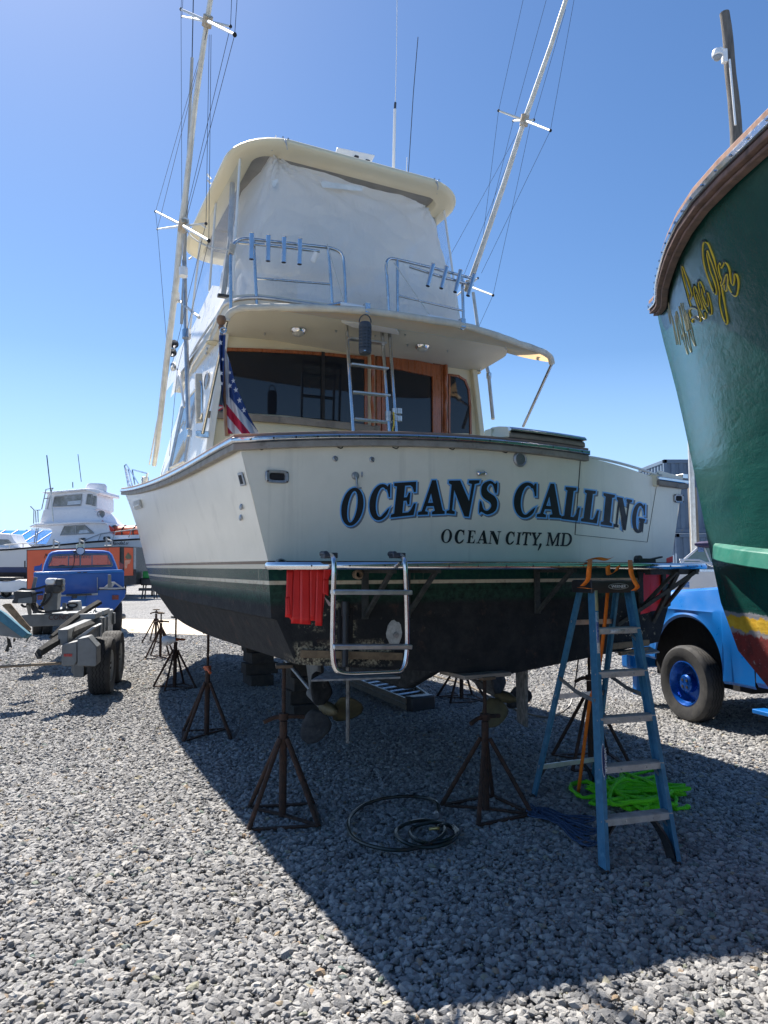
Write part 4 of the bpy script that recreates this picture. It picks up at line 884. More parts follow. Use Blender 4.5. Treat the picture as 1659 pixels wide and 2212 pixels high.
p = TF(767, 1028); mb = MB(); mb.lathe([(.028, 0), (.028, .01), (.02, .02), (.001, .022)], p, (0, -1, 0), 14); mb.cyl(p + V((0, -.02, -.01)), p + V((.005, -.03, -.085)), .007); mb.cyl(p + V((.005, -.03, -.085)), p + V((.035, -.03, -.087)), .006); mb.build('cockpit_shower', m_cast, boat)
p = TF(782, 1025); mb = MB(); mb.ball(p, .014, 8, (.6, .6, 1.6)); mb.build('drain_fitting', m_cast, boat)
p = TF(1037, 1023); mb = MB(); mb.cyl(p + V((-.03, -.015, -.01)), p + V((.03, -.02, .005)), .012); mb.ball(p + V((-.03, -.02, 0)), .017, 8); mb.ball(p + V((.035, -.02, 0)), .013, 8); mb.build('transom_faucet', m_chrome, boat)
p = TF(1421, 1026); mb = MB(); mb.ball(p, .02, 8, (.5, .8, 1.2)); mb.cyl(p, p + V((.03, -.02, 0)), .004); mb.build('gate_latch', m_cast, boat)
for x, y in ((1392, 1098), (1390, 1112), (1391, 1124), (1391, 1129)):
    mb = MB(); mb.ball(TF(x, y), .004, 6); mb.build('screw', m_dark, boat)
for x, y in ((557, 968), (728, 965), (848, 966), (970, 968), (1085, 975)):
    p = TF(x, y); mb = MB(); mb.tube(crom([p, p + V((.02, -.02, -.012)), p + V((.035, -.02, -.002)), p + V((.04, -.01, .01))], 3), .004, 5); mb.build('canvas_hook', m_dark, boat)
# exhaust stub port side, through hull fitting by the ladder
p = TF(588, 1219); mb = MB(); mb.lathe([(.038, 0), (.038, .05), (.030, .05), (.030, .0)], p + V((.05, 0, 0)), (0, -1, 0), 20); mb.build('exhaust_pipe', m_cast, boat)
p = TF(1355, 1243)
p = TF(740, 1241); mb = MB(); mb.lathe([(.03, 0), (.036, .05), (.022, .06), (.016, .02)], p + V((.1, 0, 0)), (0, -1, 0), 14); mb.build('exhaust_pipe', mat('tan_corrosion', (.3, .22, .15), rough=.9), boat)
# zinc with fairing patch, cleats
c = TF(851, 1367); mb = MB(); pts = [c + V((.062 * math.cos(t) * (1 + .22 * noise.noise(V((t * 2, 1, 1)))), 0, .088 * math.sin(t) * (1 + .18 * noise.noise(V((t * 2, 4, 1)))))) for t in [k * .314 for k in range(20)]]
mb.prism(pts, (0, -.006, 0)); mb.build('filler_patch', mat('filler', (.55, .55, .53), (.4, .4, .38), ns=40, rough=.9, bump=.5), boat)
mb = MB(); mb.lathe([(.02, 0), (.02, .014), (.001, .016)], c + V((.01, -.005, -.015)), (0, -1, 0), 12); mb.build('bolt', m_cast, boat)
# trim tab actuator recess, tab and wooden cleat
mb = MB(); a_, b_ = TF(729, 1313), TF(763, 1402); mb.box2((a_.x, a_.y - .012, b_.z), (b_.x, a_.y + .02, a_.z)); mb.build('actuator_recess', m_dark, boat, bevel=.01)
mb = MB(); mb.cyl(TF(746, 1312, .04), TF(745, 1440, .10), .022); mb.cyl(TF(746, 1330, .04), TF(746, 1300, .03), .03); mb.build('trim_actuator', m_black, boat)
mb = MB(); mb.bar(TF(650, 1412, .015), TF(868, 1418, .015), .03, .05); mb.build('wood_cleat', mat('rotten_wood', (.25, .18, .11), (.16, .11, .07), ns=20, rough=.95, bump=.6), boat)
for (x0, x1, x2, x3, y0, y1) in ((668, 985, 650, 980, 1428, 1446),):
    p = [TF(648, 1436, .02), TF(860, 1440, .02), TF(968, 1452, .36), TF(690, 1452, .36)]
b0, b1 = -1.42, -.62
mb = MB(); mb.prism([(-1.46, .05, 1.06), (-1.08, .03, 1.05), (-.98, -.13, 1.02), (-1.62, -.11, 1.04)], (0, 0, .012)); mb.build('trim_tab', mat('worn_metal', (.35, .35, .34), (.2, .2, .2), ns=25, rough=.8, dirt=(.08, .08, .08)), boat)
mb = MB(); mb.prism([(1.15, .07, 1.065), (1.55, .08, 1.085), (1.5, -.08, 1.06), (1.2, -.08, 1.05)], (0, 0, .012)); mb.build('trim_tab', mat('worn_metal', (.35, .35, .34)), boat)
mb = MB(); mb.bar(TF(1320, 1396, .02), TF(1400, 1388, .02), .03, .05); mb.bar(TF(1338, 1412, .05), TF(1398, 1402, .05), .03, .03); mb.build('wood_cleat', mat('rotten_wood', (.25, .18, .11)), boat)
# red tape over the quarter patches
m_tape = mat('red_tape', (.80, .028, .028), (.70, .02, .022), ns=3, rough=.4, bump=.15, bs=9, bd=.02)
def cA(x, y): return ((1050 + x * .5425) * .553, (2100 + y * .5425) * .553)
tapes = [((168, 188), (232, 190), (230, 620), (160, 618)), ((228, 192), (300, 194), (302, 626), (222, 622)), ((296, 196), (352, 198), (330, 594), (300, 596)), ((345, 198), (402, 208), (384, 636), (334, 634)), ((396, 205), (460, 228), (430, 300), (392, 310)), ((392, 300), (432, 300), (430, 420), (388, 400)),
         ((130, 220), (180, 218), (170, 578), (118, 572)), ((120, 430), (150, 425), (160, 560), (122, 560)), ((170, 250), (420, 240), (424, 300), (168, 312)), ((110, 435), (380, 330), (386, 400), (120, 470))]
mb = MB(); mb.prism([TF(*cA(x, y), .002) for x, y in ((132, 222), (400, 210), (404, 410), (382, 600), (165, 600), (135, 560))], (0, -.0008, 0)); mb.build('tape_sheet', m_tape, boat)
for i, q in enumerate(tapes[:8]):
    mb = MB(); P = [TF(*cA(x, y), .003 + .0004 * i) for x, y in q]; rows = []
    for a in range(9):
        t = a / 8; L_ = P[0] * (1 - t) + P[3] * t; R_ = P[1] * (1 - t) + P[2] * t
        rows.append([L_ * (1 - u) + R_ * u + V((0, -.0003 * abs(noise.noise(V((i + u * 1.5, t * 3, 0)))), .004 * noise.noise(V((u * 8, i, 2))) if a in (0, 8) else 0)) for u in (0, .25, .5, .75, 1)])
    mb.grid(rows); mb.build('tape_strip', m_tape, boat, solid=.0003)
def c4(x, y): return ((2400 + x * .3617) * .553, (1700 + y * .3617) * .553)
for i, q in enumerate([((315, 1490), (400, 1490), (385, 1910), (282, 1935)), ((395, 1490), (470, 1492), (450, 1890), (380, 1905)), ((465, 1492), (545, 1496), (520, 1840), (445, 1880)), ((540, 1500), (602, 1510), (590, 1600), (550, 1605))]):
    mb = MB(); P = [TF(*c4(x, y), .003 + .0012 * i) for x, y in q]; mb.prism(P, (0, -.001, 0)); mb.build('tape_strip', m_tape, boat)
mb = MB(); P = [BA(*c4(x, y), -.1) for x, y in ((565, 1330), (632, 1305), (632, 1370), (565, 1378))]; mb.prism(P, (0, .004, 0)); mb.build('tape_strip', m_tape, boat)
mb = MB(); mb.prism([TF(*cA(x, y), .02) for x, y in ((398, 425), (455, 480), (458, 500), (430, 490))], (0, -.002, 0)); mb.build('tape_tail', mat('tape_back', (.6, .45, .45), rough=.5), boat)
# ---- running gear: shafts, struts, propellers, rudders
m_bronze = mat('bronze', (.17, .14, .07), (.11, .095, .055), ns=9, rough=.7, metal=.2, dirt=(.08, .08, .05), dns=5)
m_anti = mat('antifouling', (.035, .037, .04), (.07, .07, .07), ns=14, rough=.85, bump=.4, dirt=(.14, .13, .12), dlo=.6, dhi=.7, dns=12)
m_strut = mat('grey_primer', (.20, .20, .19), (.12, .12, .12), ns=10, rough=.8)
def prop(cx, cy, cz, ang):
    root = MB(); root.lathe([(.035, -.10), (.052, -.08), (.058, 0), (.05, .10), (.03, .16), (.022, .2), (.001, .21)], (cx, cy, cz), (0, -1, 0), 18); hub = root.build('propeller', m_bronze, boat)
    for k in range(3):
        bm_ = MB(); rows = []; t0 = R(ang + 120 * k)
        for i in range(11):
            f = i / 10; r = .045 + .29 * f; wd = .135 * math.sqrt(max(0, 1 - (2 * (f ** .85) - 1.02) ** 2)) + .012; row = []
            for j in range(7):
                u = (j / 6 - .5) * wd * 2; tw = R(66 - 26 * f); x = u * math.sin(tw); y = u * math.cos(tw)
                tt = t0 + x / max(r, .14); row.append((cx + r * math.cos(tt), cy - y * .6, cz + r * math.sin(tt)))
            rows.append(row)
        bm_.grid(rows); bm_.build('blade', m_bronze if k == 0 else m_anti, hub, solid=.012)
    return hub
for s, ang, hx, hy, rx, ry0, ry1 in ((-1, -8, 714, 1533, 748, 1455, 1600), (1, 232, 1097, 1507, 1125, 1437, 1567)):
    h = BA(hx, hy, 1.28); b = h.x; zh_ = h.z; prop(b, 1.35, zh_, ang)
    mb = MB(); mb.cyl((b, 1.4, zh_), (b * .9, 3.6, zh_ + .45), .022); mb.build('propeller_shaft', m_cast, boat)
    mb = MB(); mb.prism([(b - .02, 1.5, zh_ + .05), (b - .02, 1.75, zh_ + .05), (b - .02, 1.95, 1.1), (b - .02, 1.6, 1.1)], (.04, 0, 0)); mb.cyl((b, 1.46, zh_ + .01), (b, 1.78, zh_ + .07), .045); mb.build('shaft_strut', m_strut, boat, bevel=.01)
    r0 = BA(rx, ry0, .62); r1 = BA(rx, ry1, .62); dr = V((math.sin(R(24)), math.cos(R(24)), 0))
    mb = MB(); c = V((r1.x, .62, 0)); q = [c - dr * .17 + V((0, 0, r1.z + .02)), c + dr * .15 + V((0, 0, r1.z)), c + dr * .21 + V((0, 0, 1.06)), c - dr * .21 + V((0, 0, 1.06))]; mb.prism(q, V((.022, -.01, 0))); mb.build('rudder', mat('worn_rudder', (.13, .13, .125), (.30, .29, .27), ns=16, rough=.9), boat, bevel=.006)
kl = MB(); kl.prism([(-.06, .8, .96), (-.06, 1.6, .62), (-.06, 9.5, .55), (-.06, 10.6, .95)], (.12, 0, 0)); kl.build('keel', m_anti, boat, bevel=.02)
# ---- outriggers: poles leaning aft, spreaders, rigging
def OP(x, y, db=0): return BB(x, y, -1.85 + db)
def OS(x, y, db=0): return BB(x, y, 1.9 + db)
def outrigger(F, path, crosses, wires, extra):
    mb = MB(); P = [F(x, y) for x, y, r in path]; mb.tube(P, [r for _, _, r in path], 12); pole = mb.build('outrigger_pole', m_pole, boat)
    for c, ends in crosses:
        cc = F(*c)
        mb = MB(); mb.ball(cc, .05, 10); mb.cyl(F(c[0] - 2, c[1] + 12), F(c[0] + 2, c[1] - 12), .05); mb.build('spreader_hub', mat('corroded_hub', (.45, .33, .2), (.55, .5, .42), ns=20, rough=.7), pole)
        for k, e in enumerate(ends):
            q = F(*e, db=(-.22, .22, -.22, .22)[k % 4] * 0 + (.18 if k % 2 else -.18)); mb = MB(); mb.tube([cc, q], [.016, .011], 8); mb.build('spreader_arm', m_pole, pole); mb = MB(); mb.ball(q, .018, 8); mb.build('arm_tip', m_dark, pole)
    for wv in wires:
        mb = MB(); mb.tube([F(x, y) for x, y in wv], .0027, 4, caps=False); mb.build('rigging_wire', m_wire, pole)
    return pole
outrigger(OP, [(333, 1005, .030), (339, 965, .035), (356, 815, .038), (365, 737, .038), (381, 608, .037), (391, 488, .035), (399, 435, .034), (422, 221, .030), (447, 48, .027), (456, -10, .026), (475, -140, .022)],
          [((395, 488), [(336, 457), (340, 495), (451, 520), (445, 483)]), ((448, 46), [(391, 20), (393, 36), (507, 75), (498, 57)])],
          [[(336, 457), (449, 60)], [(340, 495), (449, 60)], [(391, 20), (393, 487)], [(445, 483), (452, 75)], [(451, 520), (456, 75)], [(507, 75), (404, 469)], [(498, 57), (400, 469)], [(336, 457), (340, 495), (360, 740)], [(451, 520), (383, 800), (366, 985)], [(445, 483), (371, 790)], [(391, 20), (398, -120)], [(393, 36), (402, -120)], [(507, 75), (520, -120)], [(498, 57), (505, -120)]], None)
outrigger(OS, [(1008, 630, .036), (1040, 540, .035), (1088, 400, .033), (1133, 260, .030), (1190, 100, .027), (1224, -5, .025), (1265, -140, .022)],
          [((1133, 260), [(1077, 239), (1109, 261), (1189, 282), (1153, 259)]), ((1012, 618), [(1065, 638), (1032, 601), (960, 598), (985, 640)])],
          [[(1077, 239), (1130, 0), (1150, -90)], [(1109, 261), (1180, 0)], [(1189, 282), (1240, 0), (1260, -120)], [(1153, 259), (1222, 20)], [(1077, 239), (1040, 540)], [(1132, 262), (968, 560), (958, 600)], [(1132, 262), (1000, 600)], [(1109, 261), (1025, 600)], [(1189, 282), (1040, 590)], [(1145, 270), (1100, 480), (1065, 638)], [(1065, 638), (1005, 770)]], None)
for pts, r_, mm, nm in (([(397, 492), (399, 608), (402, 722), (407, 926)], .026, m_alu, 'outrigger_strut'), ([(418, -20), (415, 125)], .006, m_wire, 'whip_antenna'), ([(415, 125), (411, 221), (402, 469), (397, 608), (392, 700)], .018, m_frame, 'whip_antenna'),
                   ([(379, 643), (430, 686)], .016, m_pole, 'outrigger_brace'), ([(341, 905), (323, 1003)], .012, m_alu, 'outrigger_brace'), ([(362, 800), (341, 905)], .012, m_alu, 'outrigger_brace')):
    mb = MB(); mb.tube([OP(x, y, .07) for x, y in pts], r_, 8); mb.build(nm, mm, boat)
mb = MB(); mb.tube([OS(1022, 632, .0), OS(1034, 720), OS(1055, 806, -.2), OS(1065, 905, -.3)], .022, 8); mb.build('outrigger_strut', m_pole, boat)
for x, y in ((396, 588), (379, 642), (403, 722), (399, 484)):
    mb = MB(); p, q = OP(x, y + 9, .03), OP(x, y - 9, .03); mb.cyl(p, q, .05, n=10); mb.build('pole_clamp', m_whiteb if y < 700 else m_steel, boat)
for x, y, s in ((1056, 812, 1), (409, 935, -1)):
    mb = MB(); mb.box((OS if s > 0 else OP)(x, y, -.2 if s > 0 else .07), (.05, .05, .08)); mb.build('strut_foot', m_steel, boat, bevel=.008)
# port: horn cluster, oval port, grab rail, nav fittings, antenna stubs on the hardtop side
for x, y in ((377, 752), (373, 770)):
    p = OP(x, y, .1); mb = MB(); mb.lathe([(.012, 0), (.02, .10), (.05, .16), (.056, .17)], p, (-.2, -1, 0), 16); mb.build('horn', m_steel, boat)
mb = MB(); p = OP(374, 792, .1); mb.ball(p, .06, 10, (.7, .9, 1)); mb.build('spot_light', m_steel, boat)
mb = MB(); mb.tube(fillet([OP(372, 800, .2), OP(383, 797, .12), OP(388, 806, .1), OP(398, 880, .1)], .1), .014, 8); mb.build('grab_rail', m_whiteb, boat)
mb = MB(); p = sidept(3.25, .72, .01); mb.lathe([(.1, 0), (.1, .012), (.07, .02)], p, (-1, 0, .08), 24); mb.lathe([(.07, .012), (.001, .014)], p, (-1, 0, .08), 20); mb.build('side_speaker', m_cast, boat)
for x0, y0, x1, y1 in ((448, 377, 455, 385), (449, 390, 455, 396), (433, 484, 444, 492), (408, 560, 414, 556)):
    mb = MB(); mb.cyl(BB(x0, y0, -1.55), BB(x1, y1, -1.45), .012); mb.build('hardtop_bracket', m_whiteb, boat)
# bow rail
for pts in ([(277, 1050), (269, 1006), (273, 1003), (299, 1045)], [(281, 1050), (272, 1012)], [(291, 1046), (286, 1016)], [(286, 1014), (320, 1023)], [(318, 1024), (316, 1040)], [(286, 1050), (277, 1014)]):
    mb = MB(); mb.tube([BB(x, y, -1.62) for x, y in pts], .014, 6); mb.build('bow_rail', m_steel, boat)
mb = MB(); mb.box(BB(313, 1040, -1.5), (.12, .12, .16)); mb.build('windlass', m_cast, boat, bevel=.02)
mb = MB(); mb.box((1.72, 2.35, 2.75), (.05, .5, .5), M=Matrix.Translation((1.74, 2.45, 2.72)) @ Matrix.Rotation(R(38), 4, 'X')); mb.build('side_board', m_teak, boat, bevel=.01)
# ================================================================ text helper
def text_on(s, o, xd, yd, h, m, parent=None, name='lettering', shear=0, width=None, center=True, M=None, bold=0):
    cu = bpy.data.curves.new('t', 'FONT'); cu.body = s; cu.size = 1; cu.shear = shear; cu.offset = bold
    ob = bpy.data.objects.new('t', cu); col.objects.link(ob)
    me = bpy.data.meshes.new_from_object(ob.evaluated_get(bpy.context.evaluated_depsgraph_get()))
    xs = [v.co.x for v in me.vertices]; ys_ = [v.co.y for v in me.vertices]
    x0, x1 = min(xs), max(xs); y0, y1 = 0, max(ys_); k = h / .72; kx = (width / (x1 - x0)) if width else k
    xd, yd = V(xd).normalized(), V(yd).normalized(); mb = MB()
    vs = [V(o) + xd * ((v.co.x - (x0 + x1) / 2 if center else v.co.x - x0) * kx) + yd * (v.co.y * k) for v in me.vertices]
    mb.add(vs, [tuple(p.vertices) for p in me.polygons]); bpy.data.objects.remove(ob); bpy.data.curves.remove(cu); bpy.data.meshes.remove(me)
    return mb.build(name, m, parent, smooth=False)
# ================================================================ boat stands
def stand(x, y, ztop, rot, label, handle='rust', lean=(0, 0), zj=.56, rb=.33, group='steel boat stands under the hull'):
    root = empty('boat_stand', Matrix.Translation((x, y, 0)) @ Matrix.Rotation(rot, 4, 'Z'), label, 'boat stand', group)
    cs = [V((rb * math.cos(t), rb * math.sin(t), .02)) for t in (R(45), R(135), R(225), R(315))]
    for c in cs:
        mb = MB(); mb.tube([c, V((c.x * .10, c.y * .10, zj))], .0165, 8); mb.build('leg', m_rust, root)
    mb = MB(); mb.cyl((0, 0, .02), (0, 0, zj + .12), .027); mb.build('post', m_rust, root)
    for i in range(4):
        mb = MB()
        if i != 1: mb.bar(cs[i], cs[(i + 1) % 4], .035, .012)
        else: mb.bar(cs[1], (0, 0, .03), .035, .012)
        mb.build('base_bar', m_rust, root)
    mb = MB(); mb.bar(cs[3], (0, 0, .03), .035, .012); mb.build('base_bar', m_rust, root)
    top = V((lean[0], lean[1], ztop)); zh = zj + .14
    mb = MB(); k = 60; pts = []; rad = []
    for i in range(k + 1): t = i / k; pts.append(V((0, 0, zh)) * (1 - t) + top * t); rad.append(.0155 if i % 2 else .0125)
    mb.tube(pts, rad, 8); mb.build('screw', m_rust if handle == 'rust' else m_rust, root, smooth=False)
    mh = m_orange if handle == 'orange' else m_rust
    mb = MB(); mb.cyl((0, 0, zh - .01), (0, 0, zh + .035), .036); mb.tube(fillet([(-.14, -.02, zh - .02), (-.06, 0, zh + .012), (.06, 0, zh + .012), (.15, .03, zh)], .04), .016, 8); mb.build('handle', mh, root)
    mb = MB(); mb.box(top + V((0, 0, .012)), (.12, .12, .024)); mb.build('pad', mat('plywood_pad', (.16, .11, .07), (.09, .07, .05), ns=14, rough=.95), root, bevel=.004)
    return root
def bw(b, a, z=0): return BM @ V((b, a, z))
g1 = gp(608, 1774); stand(g1.x, g1.y + .05, 1.06, R(10), 'rusty boat stand nearest the camera, under the port corner of the transom', zj=.56)
g2 = bw(-.24, -.05); st2 = stand(g2.x, g2.y, .955, R(28), 'rusty boat stand under the middle of the transom behind the hose coil', zj=.53)
mb = MB(); mb.box((0, .12, .985), (.42, .34, .03)); mb.build('pad_board', m_teak, st2, bevel=.004)
for (px, py, tx, ty, hd, lb) in ((446, 1591, 463, 1368, 'orange', 'boat stand with orange handle, second from the camera along the port side'), (377, 1487, 383, 1335, 'orange', 'boat stand with a white bucket hung on its handle, third along the port side'), (346, 1421, 357, 1326, 'rust', 'fourth boat stand along the port side, half hidden by the bucket stand'), (336, 1388, 358, 1318, 'rust', 'farthest visible boat stand near the bow beside the concrete strip')):
    g = gp(px, py); tp3 = pY(tx, ty, g.y); stand(g.x, g.y, tp3.z, R(20 + px), lb, hd, (0, 0))
g = gp(997, 1512); stand(g.x, g.y, .93, R(15), 'dark boat stand far under the hull, on the starboard side', 'rust', zj=.5, rb=.36)
g = gp(1277, 1650); stand(g.x, g.y, 1.05, R(5), 'dark boat stand behind the blue stepladder, under the starboard corner', 'rust', zj=.62, rb=.38)
# bucket on the handle
c = gp(377, 1487); p = pY(366, 1385, c.y - .05); mb = MB(); mb.lathe([(.001, 0), (.060, 0), (.066, .015), (.072, .07), (.06, .12), (.04, .16), (.036, .19), (.032, .19)], p + V((-.1, 0, 0)), (1, .1, .12), 18)
tag(mb.build('bucket', m_whiteb), 'small white plastic tub hanging on the orange handle of a boat stand', 'tub')
# ---- keel blocks
m_block = mat('blocking_timber', (.075, .062, .05), (.045, .04, .035), ns=10, rough=.95, bump=.5)
for (px, py, w_, zt_, lb) in ((655, 1545, .42, .80, 'stack of timber blocks under the keel near the propeller'), (560, 1478, .5, .84, 'stack of timber blocks under the keel amidships')):
    g = gp(px, py); root = empty('block_stack', Matrix.Translation(g) @ Matrix.Rotation(R(26), 4, 'Z'), lb, 'timber blocks', 'timber blocking under the keel')
    z = 0
    for k in range(5):
        h = zt_ / 5; mb = MB(); 
        if k % 2: mb.box((0, 0, z + h / 2), (w_, .28, h - .004))
        else: mb.box((-.02, 0, z + h / 2), (.34, w_, h - .004))
        mb.build('timber_block', m_block, root, bevel=.008); z += h
# ---- aluminium extension ladder lying under the hull
nl, nr, fl, fr_ = gp(880, 1537), gp(930, 1530), gp(742, 1478), gp(838, 1462)
lad = empty('extension_ladder', None, 'aluminium extension ladder with black end caps lying on the gravel under the hull', 'ladder')
for p, q in ((nl, fl), (nr, fr_)):
    for dz in (.05, .125): mb = MB(); mb.bar(p + V((0, 0, dz)), q + V((0, 0, dz + .01)), .03, .065); mb.build('side_rail', mat('dull_aluminium', (.22, .19, .15), (.17, .15, .12), rough=.5, metal=.4), lad)
for k in range(9):
    t = (k + .6) / 9; a_, b_ = nl * (1 - t) + fl * t, nr * (1 - t) + fr_ * t; mb = MB(); mb.cyl(a_ + V((0, 0, .13)), b_ + V((0, 0, .13)), .016, n=8); mb.build('rung', m_alu, lad)
mb = MB(); d = (nl - fl).normalized(); mb.bar(nl + V((0, 0, .09)) + d * .03, nr + V((0, 0, .09)) + d * .03, .16, .19); mb.build('end_cap', m_black, lad, bevel=.02)
# ---- hoses and cords
def c3(x, y): return ((1200 + .603 * x) * .553, (2550 + .603 * y) * .553)
def cR(x, y): return ((1900 + .663 * x) * .553, (2100 + .663 * y) * .553)
m_hose = mat('black_green_hose', (.012, .02, .018), (.02, .03, .026), rough=.35, ns=20)
hp = [(838, 1040), (848, 1000), (830, 965), (760, 938), (640, 930), (500, 942), (370, 985), (285, 1055), (266, 1120), (300, 1195), (400, 1248), (560, 1278), (720, 1262), (850, 1205), (893, 1155), (860, 1108), (780, 1086), (670, 1098), (590, 1138), (576, 1182), (640, 1232), (760, 1262), (890, 1242), (965, 1190), (945, 1138), (880, 1106), (780, 1102), (690, 1132), (666, 1172), (710, 1215), (800, 1234), (900, 1214), (978, 1168), (950, 1128), (890, 1112), (858, 1120), (838, 1138)]
P = crom([gp(*c3(x, y), .035 + .012 * (i % 3)) for i, (x, y) in enumerate(hp)], 7); mb = MB(); mb.tube(P, .0125, 8)
hose = mb.build('garden_hose', m_hose); tag(hose, 'black green garden hose loosely coiled on the shaded gravel between the stands', 'hose')
mb = MB(); p = gp(*c3(836, 1046), .04); mb.cyl(p + V((0, .02, 0)), p + V((0, -.03, 0)), .019); mb.build('coupling', m_cast, hose)
mb = MB(); p = gp(*c3(820, 1142), .05); mb.cyl(p + V((-.03, 0, 0)), p + V((.025, 0, .005)), .010); mb.ball(p + V((.03, 0, .005)), .014, 6); mb.build('brass_fitting', mat('brass', (.7, .5, .18), rough=.3, metal=.8), hose)
P = crom([gp(875, 1443, .03), gp(949, 1463, .03), gp(1006, 1478, .03), gp(1063, 1508, .03), gp(1130, 1538, .03), gp(1184, 1549, .03), gp(1217, 1537, .03)], 6)
mb = MB(); mb.tube(P, .012, 6); tag(mb.build('power_cord', mat('tan_cord', (.22, .18, .13), (.16, .13, .1), rough=.7)), 'dusty tan cord running over the gravel under the hull to the starboard side', 'cord')
e = gp(1217, 1537, .03); P = crom([e, e + V((.12, .1, .08)), pY(1242, 1480, e.y + .25), pY(1250, 1418, e.y + .3)], 6)
mb = MB(); mb.tube(P, .011, 6); tag(mb.build('shore_cable', m_black), 'black cable hanging from the boat bottom behind the stepladder', 'cable')
# blue rope heap
r2 = random.Random(3); pts = []
base = [(210, 1590), (330, 1570), (380, 1640), (300, 1650), (250, 1600), (340, 1590), (400, 1650), (330, 1680)]
for k in range(11):
    sx, sy = r2.uniform(-14, 14), r2.uniform(-10, 10); ex = r2.uniform(560, 680); ey = r2.uniform(1640, 1800)
    pts += [(330 + sx, 1600 + sy), (430 + sx, 1650 + sy + (ey - 1720) * .3), (ex - 60, ey - 10), (ex, ey), (ex - 90, ey + 14), (400 + sx, 1665 + sy), (r2.uniform(200, 300), r2.uniform(1565, 1640))]
P = crom([gp(*cR(x, y), .03 + .02 * r2.random()) for x, y in pts], 5); mb = MB(); mb.tube(P, .0065, 5)
tag(mb.build('rope_heap', mat('blue_rope', (.045, .085, .16), (.03, .06, .12), ns=50, rough=.9)), 'tangled thin dark blue rope on the gravel beside the stepladder foot', 'rope')
# neon green round sling heap
r3 = random.Random(11); pts = []; cx, cy = 880, 1490; ang = 0
for k in range(36):
    ang += R(r3.uniform(115, 185)); rr_ = r3.uniform(.35, 1.0); x = cx + 330 * rr_ * math.cos(ang); y = cy + 130 * rr_ * math.sin(ang)
    pts.append((x, y, .03 + .20 * (1 - rr_) * r3.random() + .05 * r3.random()))
pts = [(1195, 1585, .03), (1110, 1595, .03), (1085, 1520, .04)] + pts + [(620, 1530, .04), (520, 1500, .03), (500, 1455, .03), (590, 1440, .04), (700, 1480, .05)]
P = crom([gp(*cR(x, y), z) for x, y, z in pts], 6); mb = MB(); mb.tube([p + V((0, 0, .004 * math.sin(i * 2.1))) for i, p in enumerate(P)], [.0155 + .004 * math.sin(i * 1.3) for i in range(len(P))], 7)
tag(mb.build('lifting_sling', mat('neon_green_webbing', (.16, .72, .01), (.10, .55, .008), ns=9, rough=.75, bump=.8, bs=26, bd=.02)), 'neon green lifting sling heaped on the gravel behind the stepladder', 'sling')
# ================================================================ stepladder
FL, FR, BL, BR = gp(1301, 1887), gp(1464, 1866), gp(1150, 1722), gp(1283, 1700)
TL, TR = pY(1276, 1270, 5.05), pY(1360, 1270, 5.17); TL.z = TR.z = 1.66; d = (TR - TL); d.z = 0; d.normalize(); back = V((-d.y, d.x, 0))
step = empty('stepladder', Matrix.Translation((FL + FR + BL + BR) / 4), 'blue fibreglass stepladder with aluminium steps and black top standing in front of the transom', 'stepladder')
so = step.matrix_world.translation.copy(); S_ = lambda p: V(p) - so
m_fib = mat('blue_fibreglass', (.055, .20, .32), (.04, .15, .25), ns=16, rough=.55, bump=.25, bs=120, dirt=(.10, .27, .38), dlo=.6, dhi=.7, dns=14)
def chan(p0, p1, wdir, w_, ddir, dp, m, name, sgn):
    """C channel rail"""
    p0, p1 = S_(p0), S_(p1); wd, dd = V(wdir).normalized(), V(ddir).normalized(); t = .005; mb = MB()
    prof = [(-w_ / 2, 0), (w_ / 2, 0), (w_ / 2, dp), (w_ / 2 - t, dp), (w_ / 2 - t, t), (-w_ / 2 + t, t), (-w_ / 2 + t, dp), (-w_ / 2, dp)]
    mb.grid([[p0 + dd * a * 1 + wd * b * sgn for a, b in prof], [p1 + dd * a + wd * b * sgn for a, b in prof]], True)
    n = 8; mb.add([p1 + dd * a + wd * b * sgn for a, b in prof], [tuple(range(n))]); return mb.build(name, m, step, bevel=.0015)
BTL, BTR = TL + back * .12, TR + back * .12
rails = []; m_stepm = mat('dusty_aluminium', (.46, .455, .44), (.36, .35, .33), ns=18, rough=.6, metal=.15, dirt=(.22, .21, .19), dlo=.6, dhi=.75, dns=9)
chan(FL, TL, d, 0, back, 0, m_fib, 'front_rail', 1) if False else None
def rail_(p0, p1, w_, dp, inward):
    """channel with web facing outwards (sideways); depth along fore-aft"""
    u = (p1 - p0).normalized(); side = d * inward; fore = u.cross(side).normalized(); p0, p1 = S_(p0), S_(p1); t = .004
    prof = [(0, -w_ / 2), (0, w_ / 2), (dp, w_ / 2), (dp, w_ / 2 - t), (t, w_ / 2 - t), (t, -w_ / 2 + t), (dp, -w_ / 2 + t), (dp, -w_ / 2)]
    mb = MB(); rr = [[q + side * a + fore * b for a, b in prof] for q in (p0, p1)]; mb.grid(rr, True); mb.add(rr[0], [tuple(range(8))]); mb.add(rr[1], [tuple(range(8))[::-1]])
    return mb.build('rail', m_fib, step, bevel=.001)
rail_(FL, TL, .075, .03, 1); rail_(FR, TR, .075, .03, -1); rail_(BL, BTL, .045, .022, 1); rail_(BR, BTR, .045, .022, -1)
